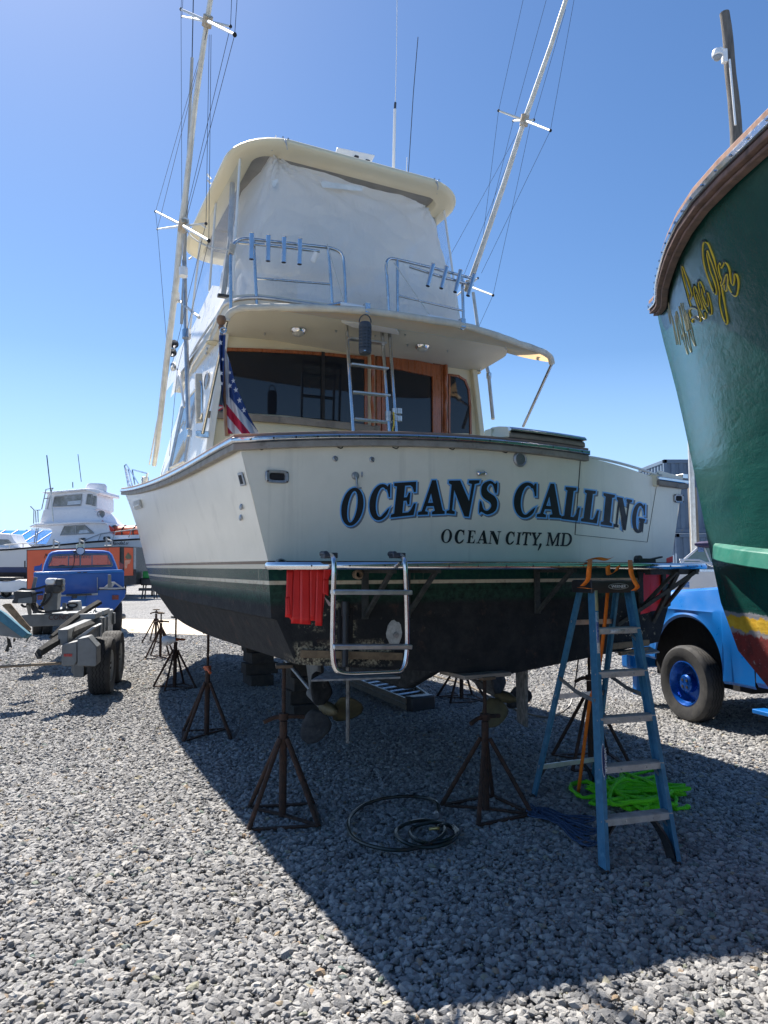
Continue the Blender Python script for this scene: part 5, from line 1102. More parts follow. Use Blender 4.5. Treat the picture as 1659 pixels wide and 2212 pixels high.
for k in range(5):
    t = (k + 1) / 6 * .985; p, q = FL * (1 - t) + TL * t, FR * (1 - t) + TR * t; p, q = S_(p), S_(q); dd = (q - p).normalized()
    mb = MB(); mb.bar(p + dd * .006, q - dd * .006, .085, .004); sp_ = mb.build('step', m_stepm, step)
    f = -back
    mb = MB(); mb.bar(p + dd * .006 + f * .042 - V((0, 0, .018)), q - dd * .006 + f * .042 - V((0, 0, .018)), .003, .036); mb.build('step_lip', m_stepm, sp_)
    for s in range(6): mb = MB(); o = f * (.033 - .013 * s) + V((0, 0, .003)); mb.bar(p + dd * .01 + o, q - dd * .01 + o, .003, .003); mb.build('tread_ridge', m_stepm, sp_)
    for s in (.3, .7): mb = MB(); mb.ball(p * (1 - s) + q * s + f * .045 - V((0, 0, .018)), .006, 6); mb.build('rivet', m_cast, sp_)
    for e_, o in ((p, f * .02), (q, f * .02)): mb = MB(); mb.ball(e_ + V((0, 0, -.015)) - dd * (.002 if e_ is p else -.002) + f * .02, .007, 6); mb.build('rivet', m_cast, step)
    if k in (4, 0, 1):
        for e_, sg in ((p, 1), (q, -1)): mb = MB(); mb.bar(e_ - V((0, 0, .09)) + dd * sg * .01, e_ + dd * sg * .075 - V((0, 0, .01)), .016, .004, up=back); mb.build('step_brace', m_alu, step)
for t, r_ in ((.15, 1), (.49, 1), (.83, 1)):
    p, q = S_(BL * (1 - t) + BTL * t), S_(BR * (1 - t) + BTR * t); mb = MB(); mb.bar(p, q, .012, .035); mb.build('rear_brace', m_alu, step)
for A_, B_ in (((FL * .45 + TL * .55), (BL * .42 + BTL * .58)), ((FR * .45 + TR * .55), (BR * .42 + BTR * .58))):
    a_, b_ = S_(A_), S_(B_); mid = (a_ + b_) / 2 + V((0, 0, -.02)); mb = MB(); mb.bar(a_, mid, .006, .028, up=(0, 0, 1)); mb.bar(mid, b_, .006, .028, up=(0, 0, 1)); mb.build('spreader_bar', m_strut, step)
cap = MB(); c0, c1 = S_(TL) - d * .035, S_(TR) + d * .035
rows = []
for z, gr_ in ((-.06, .0), (-.03, .004), (.02, .004), (.028, -.004)):
    rows.append([c0 - back * (.055 + gr_) - d * gr_ + V((0, 0, z)), c1 - back * (.055 + gr_) + d * gr_ + V((0, 0, z)), c1 + back * (.165 + gr_) + d * gr_ + V((0, 0, z)), c0 + back * (.165 + gr_) - d * gr_ + V((0, 0, z))])
cap.grid(rows, True); cap.add(rows[-1], [(0, 1, 2, 3)]); cap.add(rows[0], [(3, 2, 1, 0)]); capo = cap.build('top_cap', m_black, step, bevel=.006)
fc_ = (c0 + c1) / 2 - back * .061 + V((0, 0, -.015)) + d * .02
mb = MB(); el = [fc_ + d * .088 * math.cos(t) + V((0, 0, .022 * math.sin(t))) for t in [k * math.pi / 16 for k in range(32)]]; mb.prism(el, -back * .0015); mb.build('logo_oval', m_cast, capo)
mb = MB(); el = [fc_ - back * .0015 + d * .080 * math.cos(t) + V((0, 0, .017 * math.sin(t))) for t in [k * math.pi / 16 for k in range(32)]]; mb.prism(el, -back * .0015); mb.build('logo_field', m_black, capo)
text_on('WERNER', fc_ - back * .0036 - V((0, 0, .011)), d, (0, 0, 1), .022, m_whiteb, capo, width=.125)
# stickers on the left rail and the top step
u = (TL - FL).normalized(); fr0 = lambda t, off=.0: S_(FL * (1 - t) + TL * t) + d * .015 - back * (.038 + off) * 1.0
def rail_sticker(t0, t1, w_, m, off=.002, name='sticker'):
    a_, b_ = S_(FL * (1 - t0) + TL * t0), S_(FL * (1 - t1) + TL * t1); side = d; fore = u.cross(side).normalized(); sg = -1 if fore.dot(back) > 0 else 1
    o = fore * sg * (.0375 + off) + side * .015; mb = MB(); mb.add([a_ + o - side * w_ / 2, a_ + o + side * w_ / 2, b_ + o + side * w_ / 2, b_ + o - side * w_ / 2], [(0, 1, 2, 3)]); mb.build(name, m, step, solid=.0006); return (a_ + b_) / 2 + o, side, fore * sg
rail_sticker(.72, .88, .026, mat('white_label', (.6, .6, .58), (.35, .38, .42), ns=60, rough=.5)); rail_sticker(.76, .84, .02, mat('blue_label', (.02, .06, .25), (.2, .25, .4), ns=50, rough=.5), .003); rail_sticker(.885, .995, .026, mat('yellowed_label', (.35, .34, .2), rough=.6))
c, sd, fo = rail_sticker(.28, .41, .001, m_whiteb)
mb = MB(); el = [c + u * .10 * math.cos(t) + sd * .0125 * math.sin(t) for t in [k * math.pi / 16 for k in range(32)]]; mb.prism(el, fo * .001); mb.build('logo_oval', m_whiteb, step)
mb = MB(); el = [c + fo * .001 + u * .094 * math.cos(t) + sd * .0105 * math.sin(t) for t in [k * math.pi / 16 for k in range(32)]]; mb.prism(el, fo * .001); mb.build('logo_field', mat('navy_print', (.02, .04, .12), rough=.5), step)
text_on('WERNER', c + fo * .0026 - sd * -.007, -u, sd, .016, m_whiteb, step, width=.15)
t = 5 / 6 * .985; pc = S_((FL * (1 - t) + TL * t) * .5 + (FR * (1 - t) + TR * t) * .5) - back * .0445 - V((0, 0, .018)); mb = MB(); mb.add([pc - d * .075 - V((0, 0, .012)), pc + d * .05 - V((0, 0, .012)), pc + d * .05 + V((0, 0, .012)), pc - d * .075 + V((0, 0, .012))], [(0, 1, 2, 3)]); mb.build('sticker', mat('white_label', (.6, .6, .58)), step, solid=.0006)
# black moulded foot braces and shoes
for A_, sg in ((FL, 1), (FR, -1)):
    a_ = S_(A_); tl = S_(TL if sg > 0 else TR); uu = (tl - a_).normalized()
    P = crom([a_ + V((0, 0, .0)) + d * sg * .02 + back * .02, a_ + uu * .10 + d * sg * .03 + back * .03, a_ + uu * .19 + d * sg * .065 + back * .04, a_ + uu * .27 + d * sg * .13 + back * .03], 4)
    mb = MB(); 
    for p, q in zip(P, P[1:]): mb.bar(p, q, .012, .07, up=back)
    mb.build('foot_brace', m_black, step)
    mb = MB(); mb.box(a_ + d * sg * .016 + back * .01 + V((0, 0, .012)), (.05, .09, .03)); mb.build('shoe', m_black, step, bevel=.006)
for A_, sg in ((BL, 1), (BR, -1)):
    a_ = S_(A_); P = crom([a_ + d * sg * .01, a_ + V((0, 0, .12)) + d * sg * .04, a_ + V((0, 0, .24)) + d * sg * .14], 4); mb = MB()
    for p, q in zip(P, P[1:]): mb.bar(p, q, .012, .05, up=back)
    mb.build('foot_brace', m_black, step)
    mb = MB(); mb.box(a_ + V((0, 0, .012)), (.04, .06, .03)); mb.build('shoe', m_black, step, bevel=.006)
# orange ratchet strap over the platform and ladder top
m_strap = mat('orange_webbing', (.85, .20, .01), (.7, .15, .01), ns=30, rough=.7)
def ribbon(mb, pts, w_, side): 
    pts = crom(pts, 5); mb.grid([[p - V(side) * w_ / 2, p + V(side) * w_ / 2] for p in pts])
strap = MB(); pl0 = bw(.95, pout(.95) - .02, PZ)
Q = lambda x, y, Y: pY(x, y, Y)
ribbon(strap, [Q(1313, 1269, 5.35), Q(1308, 1330, 5.35), Q(1296, 1431, 5.4), Q(1285, 1480, 5.45), Q(1274, 1517, 5.5), Q(1262, 1610, 5.6), Q(1249, 1713, 5.75)], .027, (1, 0, 0))
so_ = strap.build('ratchet_strap', m_strap, solid=.0015); tag(so_, 'orange ratchet strap hanging from the swim platform down past the ladder to the gravel', 'strap')
for pts in ([(1275, 1208, 5.25), (1274, 1218, 4.98), (1272, 1235, 4.95), (1270, 1252, 4.97), (1258, 1266, 5.0)], [(1361, 1210, 5.3), (1362, 1222, 5.05), (1364, 1240, 5.02), (1372, 1258, 5.0), (1377, 1268, 5.0), (1368, 1276, 5.02)], [(1313, 1222, 5.2), (1315, 1240, 5.2), (1330, 1234, 5.2), (1336, 1222, 5.2)], [(1268, 1210, 5.3), (1290, 1206, 5.35), (1310, 1209, 5.35), (1322, 1205, 5.35)], [(1252, 1269, 4.98), (1262, 1270, 4.95), (1276, 1272, 4.95)]):
    mb = MB(); ribbon(mb, [Q(*p) for p in pts], .034, (1, .2, .5) if len(pts) == 4 else (1, 0, 0)); mb.build('strap_loop', m_strap, so_, solid=.0015)
mb = MB(); c = bw(1.05, -.38, PZ + .03); mb.box(c, (.16, .07, .035), R(20)); mb.cyl(c + V((-.05, -.04, .02)), c + V((-.05, .04, .02)), .022); mb.bar(c, c + V((.14, .02, .03)), .05, .012); tag(mb.build('strap_ratchet', m_black, bevel=.004), 'black ratchet of the orange strap lying on the swim platform', 'ratchet')
# ================================================================ flag on its staff, hanging lantern
staff_b, staff_t = BA(491, 941, .08), BA(477, 697, .12)
fs = empty('flagstaff', None, 'varnished wooden flagstaff with ball top at the port corner of the transom', 'flagstaff')
W = lambda p: BM @ V(p)
mb = MB(); mb.tube([W(staff_b), W(staff_b * .5 + staff_t * .5), W(staff_t)], [.018, .017, .012], 10); mb.build('staff', mat('worn_varnish', (.30, .16, .07), (.2, .1, .05), ns=18, rough=.5), fs)
mb = MB(); p = W(BA(478, 693, .12)); mb.lathe([(.012, -.06), (.02, -.045), (.016, -.03), (.030, -.01), (.033, .01), (.026, .03), (.001, .036)], p, (0, 0, 1), 16); mb.build('ball_top', mat('worn_varnish', (.30, .16, .07)), fs)
m_fw = mat('flag_white', (.66, .65, .66), (.58, .57, .58), ns=5, rough=.85); m_fb = mat('flag_blue', (.02, .055, .20), (.03, .07, .24), ns=6, rough=.85); m_fr = mat('flag_red', (.42, .015, .05), (.5, .02, .06), ns=6, rough=.85)
def cF(x, y): return ((600 + x * .5425) * .553, (1100 + y * .5425) * .553)
flag = MB(); FA = .03
def flap(L_, R_, colf, nrow=130, ncol=60, a=FA, amp=.025, ph=0):
    rows = []; Lx = crom([(*p, 0) for p in L_], 12); Rx = crom([(*p, 0) for p in R_], 12)
    def at(Cv, t): i = min(int(t * (len(Cv) - 1)), len(Cv) - 2); f = t * (len(Cv) - 1) - i; return Cv[i] * (1 - f) + Cv[i + 1] * f
    base = len(flag.v); uv = []
    for j in range(nrow + 1):
        t = j / nrow; l, r = at(Lx, t), at(Rx, t); row = []
        for i in range(ncol + 1):
            u_ = i / ncol; x, y = l.x * (1 - u_) + r.x * u_, l.y * (1 - u_) + r.y * u_
            row.append(W(BA(*cF(x, y), a - amp * (math.sin(u_ * 9 + ph + t * 2) + .4 * math.sin(u_ * 21 + t * 5)) * (.3 + t)))); uv.append((x, y))
        rows.append(row)
    n = ncol + 1
    for p in [p for r in rows for p in r]: flag.v.append(tuple(p))
    for j in range(nrow):
        for i in range(ncol):
            q = (base + j * n + i, base + j * n + i + 1, base + (j + 1) * n + i + 1, base + (j + 1) * n + i)
            cx = (uv[j * n + i][0] + uv[(j + 1) * n + i + 1][0]) / 2; cy = (uv[j * n + i][1] + uv[(j + 1) * n + i + 1][1]) / 2
            flag.f.append(list(q)); flag.mi.append(colf(cx, cy))
def c_left(x, y): return 0 if y < 385 else 1
def c_right(x, y):
    s = y - (x - 540) * 1.22           # diagonal stripe coordinate
    if x < 541 + (y - 560) * .02 and y < 840: return 0
    if s < 822: return 1
    k = int((s - 822) // 78); return (0, 2)[k % 2]
flap([(476, 345), (470, 420), (474, 560), (482, 700), (492, 830), (503, 900)], [(520, 352), (517, 430), (512, 560), (505, 700), (500, 830), (507, 905)], c_left, a=.06)
flap([(512, 470), (516, 600), (520, 760), (524, 900), (530, 1000), (536, 1096)], [(522, 500), (556, 600), (592, 740), (650, 880), (706, 1000), (762, 1094)], c_right, a=.0, ph=1)
fo = flag.build('flag', [m_fw, m_fb, m_fr]); tag(fo, 'limp red white and blue flag with white stars hanging from the wooden staff', 'flag')
def star(x, y, r_, a, rot=0):
    mb = MB(); pts = []
    for k in range(10):
        rr = r_ if k % 2 == 0 else r_ * .42; t = R(90 + 36 * k + rot); pts.append((x + rr * math.cos(t) * .8, y - rr * math.sin(t)))
    c = (x, y); P = [W(BA(*cF(*q), a)) for q in pts]; cc = W(BA(*cF(x, y), a)); mb.add([cc] + P, [(0, k + 1, (k + 1) % 10 + 1) for k in range(10)]); mb.build('star', m_fw, fo, smooth=False)
for x, y, r_ in ((481, 440, 24), (486, 660, 22), (489, 735, 18), (498, 560, 15)): star(x, y, r_, -.0, 10)
for x, y, r_ in ((549, 655, 17), (574, 715, 20), (549, 750, 22), (592, 780, 23), (618, 855, 24), (650, 925, 24)): star(x, y, r_, -.075, 8)
p = W(BA(502 * .5425 * .553 + 600 * .553, (1100 + 352 * .5425) * .553, .04)); mb = MB(); mb.tube([p + V((.02 * math.cos(t), 0, .02 * math.sin(t))) for t in [k * .785 for k in range(8)]], .005, 6, True); mb.build('grommet', m_steel, fo)
# lantern
lt = awn(783, 676); lt = W(lt + V((0, -.06, -.04)))
lan = empty('hanging_lantern', Matrix.Translation(lt), 'dark grey slotted cylinder lantern hanging from the awning edge', 'lantern')
mb = MB(); mb.tube([(.055 * math.cos(t), 0, .075 * math.sin(t) - .07) for t in [k * math.pi / 12 for k in range(13)]], .0055, 6); mb.build('carry_loop', m_black, lan)
mb = MB(); prof = [(.001, -.07), (.045, -.07), (.055, -.08), (.058, -.10)]
for k in range(7): z = -.115 - k * .03; prof += [(.056, z), (.056, z - .014), (.048, z - .016), (.048, z - .024), (.056, z - .026)]
prof += [(.058, -.335), (.056, -.36), (.05, -.368), (.001, -.368)]
mb.lathe(prof, (0, 0, 0), (0, 0, 1), 20); body = mb.build('body', mat('slate_blue_plastic', (.035, .045, .06), (.05, .06, .075), rough=.6), lan)
for k in range(10):
    t = k * .628; mb = MB(); mb.bar((.053 * math.cos(t), .053 * math.sin(t), -.1), (.053 * math.cos(t), .053 * math.sin(t), -.34), .012, .008); mb.build('rib', mat('slate_blue_plastic', (.035, .045, .06)), lan)
mb = MB(); mb.box((0, -.057, -.352), (.02, .004, .008)); mb.build('badge', m_steel, lan)

a_, b_ = gp(294, 2000, .02), gp(336, 1985, .025); mb = MB(); mb.tube([a_ * (1 - t) + b_ * t + V((0, 0, .004 * math.sin(t * 7))) for t in [k / 5 for k in range(6)]], [.003, .006, .007, .006, .005, .002], 5)
tag(mb.build('wood_splinter', mat('dry_splinter', (.42, .30, .15), (.3, .2, .1), ns=30, rough=.9)), 'short dry wood splinter lying on the sunlit foreground gravel', 'stick')
# ================================================================ green wooden boat on the right
GM = frame(2.42, 6.16, R(8.05))
gb = empty('green_workboat', GM, 'dark green wooden workboat at the right edge with yellow outlined script name on its bow', 'boat')
def green_mat():
    m, nt, b = newmat('green_hull_paint'); tc = node(nt, 'ShaderNodeTexCoord'); v = tc.outputs['Object']
    sp = node(nt, 'ShaderNodeSeparateXYZ'); lk(nt, v, sp.inputs[0]); Z = sp.outputs[2]
    nb = noisen(nt, v, 1.7, 6); nf = noisen(nt, v, 14, 8, .7)
    g = mixc(nt, rampf(nt, nb, .35, .7), (.008, .060, .050), (.012, .082, .066))
    g = mixc(nt, mathn(nt, 'MULTIPLY', rampf(nt, nf, .62, .75), .5), g, (.05, .12, .10))
    def edge(z0, amp, sc_): return mathn(nt, 'ADD', Z, mathn(nt, 'MULTIPLY', mathn(nt, 'SUBTRACT', noisen(nt, v, sc_, 6, .7), .5), amp))
    c = mixc(nt, rampf(nt, edge(0, .10, 9), 1.455, 1.465, True), g, (.27, .27, .29))
    yel = mixc(nt, rampf(nt, nf, .45, .6), (.62, .36, .02), (.72, .46, .04))
    c = mixc(nt, rampf(nt, edge(0, .16, 7), 1.425, 1.432, True), c, yel)
    c = mixc(nt, rampf(nt, edge(0, .14, 6), 1.335, 1.345, True), c, (.30, .28, .28))
    red = mixc(nt, rampf(nt, nf, .5, .62), (.22, .03, .025), (.13, .025, .022)); red = mixc(nt, rampf(nt, noisen(nt, v, 30, 6, .8), .6, .68), red, (.4, .36, .35))
    c = mixc(nt, rampf(nt, edge(0, .14, 8), 1.30, 1.315, True), c, red)
    lk(nt, c, b.inputs['Base Color']); lowr = rampf(nt, Z, 1.5, 1.42)
    rg = mathn(nt, 'ADD', mathn(nt, 'MULTIPLY', lowr, .4), mathn(nt, 'ADD', .17, mathn(nt, 'MULTIPLY', nb, .14))); lk(nt, rg, b.inputs['Roughness'])
    mp = coords(nt, scale=(1, .35, 1.5)); h = mathn(nt, 'ADD', mathn(nt, 'MULTIPLY', noisen(nt, mp, 6, 6, .6), 1.0), mathn(nt, 'MULTIPLY', nf, .25)); bumpn(nt, b, h, .35, .03); return m
m_green = green_mat()
f_k0 = smooth_curve([-9, -.5, .55, .75, .96, 1.43, 1.83, 2.41, 3.2, 3.92, 4.08][2:], [3.2, 1.84, 1.25, .84, .70, .54, .30, .04, .0])
f_wr = smooth_curve([0, .3, .6, .8, 1.2, 1.6, 2, 2.3, 2.6, 3, 4.5, 6, 9], [.02, .12, .28, .395, .595, .775, .925, 1.005, 1.055, 1.105, 1.27, 1.42, 1.57]); f_zrg = smooth_curve([0, .8, 2, 3, 5, 9], [4.03, 3.91, 3.79, 3.70, 3.55, 3.4])
f_wc = smooth_curve([0, .75, 1.55, 2.25, 3.75, 5.25, 9], [.02, .20, .24, .30, .62, .95, 1.2])
SS = [0, .05, .12, .2, .3, .45, .6, .8, 1, 1.25, 1.5, 1.8, 2.1, 2.5, 3, 3.6, 4.3, 5.2, 6.4, 7.8, 9]
FR_ = [0, .06, .14, .24, .36, .48, .6, .72, .84, .93, 1]
def gpt(j, s):
    if j < len(FR_):
        f = FR_[j]; zr = f_zrg(s); z = zr * (1 - f) + 1.85 * f; b = f_wc(s) + (f_wr(s) - f_wc(s)) * (1 - f) ** 1.25; k = f_k0(z) + s; return V((-max(b, .025), -k, z))
    g = (j - len(FR_) + 1) / 4; z = 1.85 * (1 - g) + .52 * g; b = f_wc(s) * (1 - g) ** 1.1; k = f_k0(z) + s * (1 if g < 1 else .97); return V((-max(b, .025), -k, z))
mb = MB(); NJ = len(FR_) + 4; rws = []
for s in SS:
    p = [gpt(j, s) for j in range(NJ)]; rws.append(p + [V((-q.x, q.y, q.z)) for q in p[::-1]])
mb.grid(rws, True); mb.add(rws[-1], [tuple(range(len(rws[-1])))]); ghull = mb.build('hull', m_green, gb, ang=28)
gd = MB(); gd.grid([[gpt(0, s) + V((.03, 0, -.05)), V((0, gpt(0, s).y, gpt(0, s).z - .02)), V((-gpt(0, s).x - .03, gpt(0, s).y, gpt(0, s).z - .05))] for s in SS[1:]]); gd.build('deck', mat('deck_grey', (.4, .4, .38)), gb)
_gb = BVHTree.FromPolygons([tuple(v.co) for v in ghull.data.vertices], [tuple(p.vertices) for p in ghull.data.polygons])
def GR(x, y, off=0.0):
    Mi = GM.inverted(); o = Mi @ CP; d = (Mi.to_3x3() @ ray(x, y)).normalized(); h, n, i, ds = _gb.ray_cast(o, d)
    if h is None: return None
    if n.dot(d) > 0: n = -n
    return h + n * off
m_gwood = mat('sun_worn_rail', (.23, .14, .115), (.14, .09, .075), ns=9, rough=.8, bump=.6, bs=40, dirt=(.07, .05, .045), dns=8)
sfine = [.07, .10, .14, .2, .3, .4, .55, .7, .85, 1, 1.2, 1.4, 1.6, 1.9, 2.2, 2.5, 2.9, 3.4, 4, 5, 6.5, 8, 9]
for dz, h, wd, mm, nm in ((-.056, .018, .05, m_gwood, 'guard_rail'), (-.028, .032, .082, m_gwood, 'guard_rail'), (.012, .045, .098, m_steel, 'rail_strip'), (.056, .036, .086, mat('cap_board', (.30, .17, .12), (.2, .1, .07), ns=16, rough=.85, bump=.5), 'cap_board')):
    for sd in (1, -1):
        path = [V((gpt(0, s).x * sd, gpt(0, s).y, gpt(0, s).z + dz)) for s in sfine]
        def on(i, path=path, sd=sd):
            d = path[min(i + 1, len(path) - 1)] - path[max(i - 1, 0)]; d.z = 0; d.normalize(); n = V((d.y, -d.x, 0)); return n if n.x * sd < 0 else -n
        strip(path, on, h, wd, mm, nm, gb, .006)
for i in range(26):
    s = .1 + i * .15; p = gpt(0, s); q = gpt(0, s + .05); d = (q - p); n = V((d.y, -d.x, 0)).normalized(); n = n if n.x < 0 else -n
    mb = MB(); mb.ball(p + n * .099 + V((0, 0, .012)), .008, 6); mb.build('rail_screw', m_chrome, gb)
# spray rail, the light falling on it put into a lighter green
mb = MB(); rr_ = []
for s in [.10, .16, .3, .5, .8, 1.1, 1.5, 2, 2.6, 3.4, 4.5, 6, 8.5]:
    p = gpt(len(FR_) - 1, s); k = min(1, .25 + s / .5); p = p + V((0, 0, .05 - .085 * min(s, 2.5)))
    rr_.append([p + V((0, 0, .075)), p + V((-.055 * k, 0, .05)), p + V((-.085 * k, 0, -.05)), p + V((0.01, 0, -.06))])
mb.grid(rr_, True); mb.add(rr_[0], [(0, 1, 2, 3)]); mb.build('spray_rail', mat('green_rail_lit', (.02, .14, .10), (.03, .18, .13), ns=5, rough=.4, bump=.3, bs=20), gb, ang=25, bevel=.006)
# script lettering traced on the bow
def c8(x, y): return ((2500 + .3165 * x) * .553, (800 + .3165 * y) * .553)
m_yel = mat('yellow_lettering', (.78, .58, .05), (.66, .48, .04), ns=14, rough=.4); m_ypale = mat('pale_yellow_lettering', (.55, .52, .36), rough=.6); m_glow = mat('black_lettering_shade', (.008, .018, .018), rough=.35)
J1 = [(945, 1105), (905, 1062), (868, 970), (828, 860), (795, 740), (779, 620), (778, 520), (790, 465), (812, 455), (845, 485), (882, 572), (922, 682), (955, 800), (985, 900), (1012, 1000), (1022, 1075), (1035, 1150), (1055, 1260), (1072, 1360), (1084, 1440), (1078, 1470), (1058, 1455), (1030, 1400), (1005, 1310), (988, 1220), (984, 1130), (985, 1070), (962, 960), (930, 840), (895, 730), (860, 640), (835, 570), (832, 625), (848, 710), (872, 810), (905, 900), (932, 985), (948, 1050), (945, 1105)]
r1 = [(1010, 778), (1000, 740), (984, 718), (972, 742), (976, 795), (992, 865), (1012, 925), (1004, 995), (1030, 975), (1050, 915), (1066, 868), (1080, 868), (1088, 930), (1075, 1058), (1050, 1035), (1045, 985)]
r2_ = [(1012, 778), (1032, 742), (1046, 708), (1078, 726), (1105, 790), (1116, 860), (1124, 925), (1140, 972), (1156, 988), (1168, 935), (1168, 878), (1176, 848), (1198, 868), (1216, 925), (1219, 1005), (1206, 1090), (1186, 1125), (1150, 1105), (1110, 1050), (1088, 990)]
L1 = [(655, 1455), (655, 1410), (700, 1408), (752, 1436), (745, 1380), (722, 1300), (650, 1275), (622, 1290), (612, 1312), (625, 1370), (655, 1455)]
L2 = [(640, 1275), (618, 1200), (590, 1090), (560, 980), (535, 880), (521, 770), (536, 782), (564, 855), (602, 965), (632, 1065), (645, 1112), (625, 1170)]
e1 = [(805, 1330), (812, 1395), (790, 1402), (745, 1320), (702, 1205), (672, 1105), (664, 1025), (680, 1010), (712, 1070), (742, 1152), (766, 1235), (770, 1295), (745, 1235), (718, 1165), (702, 1100)]
e2 = [(770, 1030), (770, 1100), (800, 1190), (835, 1250), (848, 1225), (838, 1150), (828, 1098), (842, 1095), (872, 1190), (887, 1285), (885, 1350), (850, 1340), (802, 1255), (765, 1150), (735, 1045), (724, 970), (745, 948), (776, 1000), (802, 1085)]
Mg = [[(340, 1290), (378, 1470), (352, 1205), (402, 1470), (362, 1240), (455, 1728), (395, 1380), (472, 1725)], [(430, 1370), (462, 1560), (497, 1722), (440, 1330), (478, 1480), (520, 1670)], [(448, 1310), (505, 1500), (545, 1625), (515, 1400), (480, 1255), (540, 1560), (592, 1830), (570, 1790), (520, 1600)], [(500, 1213), (545, 1400), (580, 1560), (560, 1380), (525, 1212), (580, 1480), (634, 1798), (612, 1770), (565, 1580)], [(560, 1300), (590, 1450), (612, 1540), (585, 1340), (640, 1540), (682, 1732), (660, 1700), (610, 1560)]]
for nm, paths, wd in (('letter', [J1], .0055), ('letter', [r1, r2_], .0055), ('letter', [L1, L2], .005), ('letter', [e1], .005), ('letter', [e2], .005), ('letter', [Mg[0]], .0036), ('letter', [Mg[1]], .0036), ('letter', [Mg[2]], .0036), ('letter', [Mg[3]], .0036), ('letter', [Mg[4]], .0036)):
    mb = MB()
    for pth in paths:
        dense = crom([(x, y, 0) for x, y in pth], 6); P = [GR(*c8(q.x, q.y), .0008) for q in dense]; P = [p for p in P if p is not None]
        if len(P) > 2: mb.cur = 0; mb.tube(P, wd, 5)
        if wd > .0045:
            P2 = [GR(*c8(q.x - 14, q.y - 12), -.004) for q in dense]; P2 = [p for p in P2 if p is not None]
            if len(P2) > 2: mb.cur = 1; mb.tube(P2, .011, 5); mb.cur = 0
    mb.build(nm, [m_yel if wd > .0045 else m_ypale, m_glow], gb)
# blocks under the green boat
for k in (2.6, 6.5):
    p = GM @ V((0, -k, 0)); root = empty('block_stack', Matrix.Translation(p), 'timber blocks under the keel of the green boat, ' + ('bow end' if k < 5 else 'stern end'), 'timber blocks')
    for j in range(3): mb = MB(); mb.box((0, 0, .085 + j * .17), (.5, .3, .165) if j % 2 else (.3, .5, .165)); mb.build('timber_block', m_block, root, bevel=.008)
# ================================================================ wheel builder
m_tyre = mat('worn_tyre', (.028, .028, .03), (.05, .048, .045), ns=7, rough=.85, bump=.2, bs=80, dirt=(.09, .085, .08), dlo=.55, dhi=.75, dns=4)
def tyre(parent, c, axis, r, w_, rim_m, treads=4, zig=True, hub=True, rr=.62, face=1, name='wheel'):
    c = V(c); ax = V(axis).normalized(); x, y, _ = basis(ax); root = MB()
    prof = [(r * rr, -w_ * .40), (r * .80, -w_ * .5), (r * .93, -w_ * .47), (r * .985, -w_ * .38)]
    prof += [(r, -w_ * .30), (r, w_ * .30), (r * .985, w_ * .38), (r * .93, w_ * .47), (r * .80, w_ * .5), (r * rr, w_ * .40), (r * (rr - .04), 0), (r * rr, -w_ * .40)]
    root.lathe(prof, c, ax, 56); ty = root.build(name, m_tyre, parent, ang=30)
    g = MB(); n = 56
    for t in range(treads):
        off = (t - (treads - 1) / 2) * w_ * .62 / treads; 
        for k in range(n):
            a0, a1 = 2 * math.pi * k / n, 2 * math.pi * (k + 1) / n; o0 = off + (w_ * .035 if k % 2 else -w_ * .035) * zig; o1 = off + (-w_ * .035 if k % 2 else w_ * .035) * zig
            P = []
            for a, o in ((a0, o0), (a1, o1)):
                rad = (math.cos(a) * x + math.sin(a) * y); P += [c + rad * (r * 1.001) + ax * (o - w_ * .014), c + rad * (r * 1.001) + ax * (o + w_ * .014)]
            g.add([P[0], P[1], P[3], P[2]], [(0, 1, 2, 3)])
    g.build('tread_groove', mat('groove_black', (.004, .004, .004), rough=1), ty, smooth=False)['kind'] = 'stuff'
    if rim_m:
        f = face; rm = MB(); rm.lathe([(r * rr, w_ * .40 * f), (r * (rr - .03), w_ * .42 * f), (r * (rr - .07), w_ * .30 * f), (r * (rr - .12), w_ * .05 * f), (r * .44, -w_ * .05 * f), (r * .30, w_ * .02 * f), (.001, w_ * .02 * f)], c, ax, 40); ri = rm.build('rim', rim_m, ty)
        if hub:
            h = MB(); h.lathe([(r * .24, 0), (r * .235, w_ * .30 * f), (r * .20, w_ * .36 * f), (.001, w_ * .38 * f)], c, ax, 30); h.build('hub', rim_m, ty)
            for k in range(4):
                t = R(45 + 90 * k); q = c + ax * (w_ * .37 * f) + (math.cos(t) * x + math.sin(t) * y) * r * .12; s = MB(); s.cyl(q - ax * .02 * f, q + ax * .006 * f, .018, n=6); s.build('hub_hole', m_dark, ty)
    return ty
# ================================================================ blue truck on the right
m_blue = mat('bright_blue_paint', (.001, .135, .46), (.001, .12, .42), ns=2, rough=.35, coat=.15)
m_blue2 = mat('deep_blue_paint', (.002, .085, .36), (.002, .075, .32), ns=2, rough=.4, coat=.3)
g = gp(1467, 1560); TM = frame(g.x, g.y, R(15.7)); 
tr_ = empty('blue_truck', TM, 'bright blue truck with blue wheel rims parked behind the stepladder', 'truck')
XW = .16  # body side offset right of the tyre face
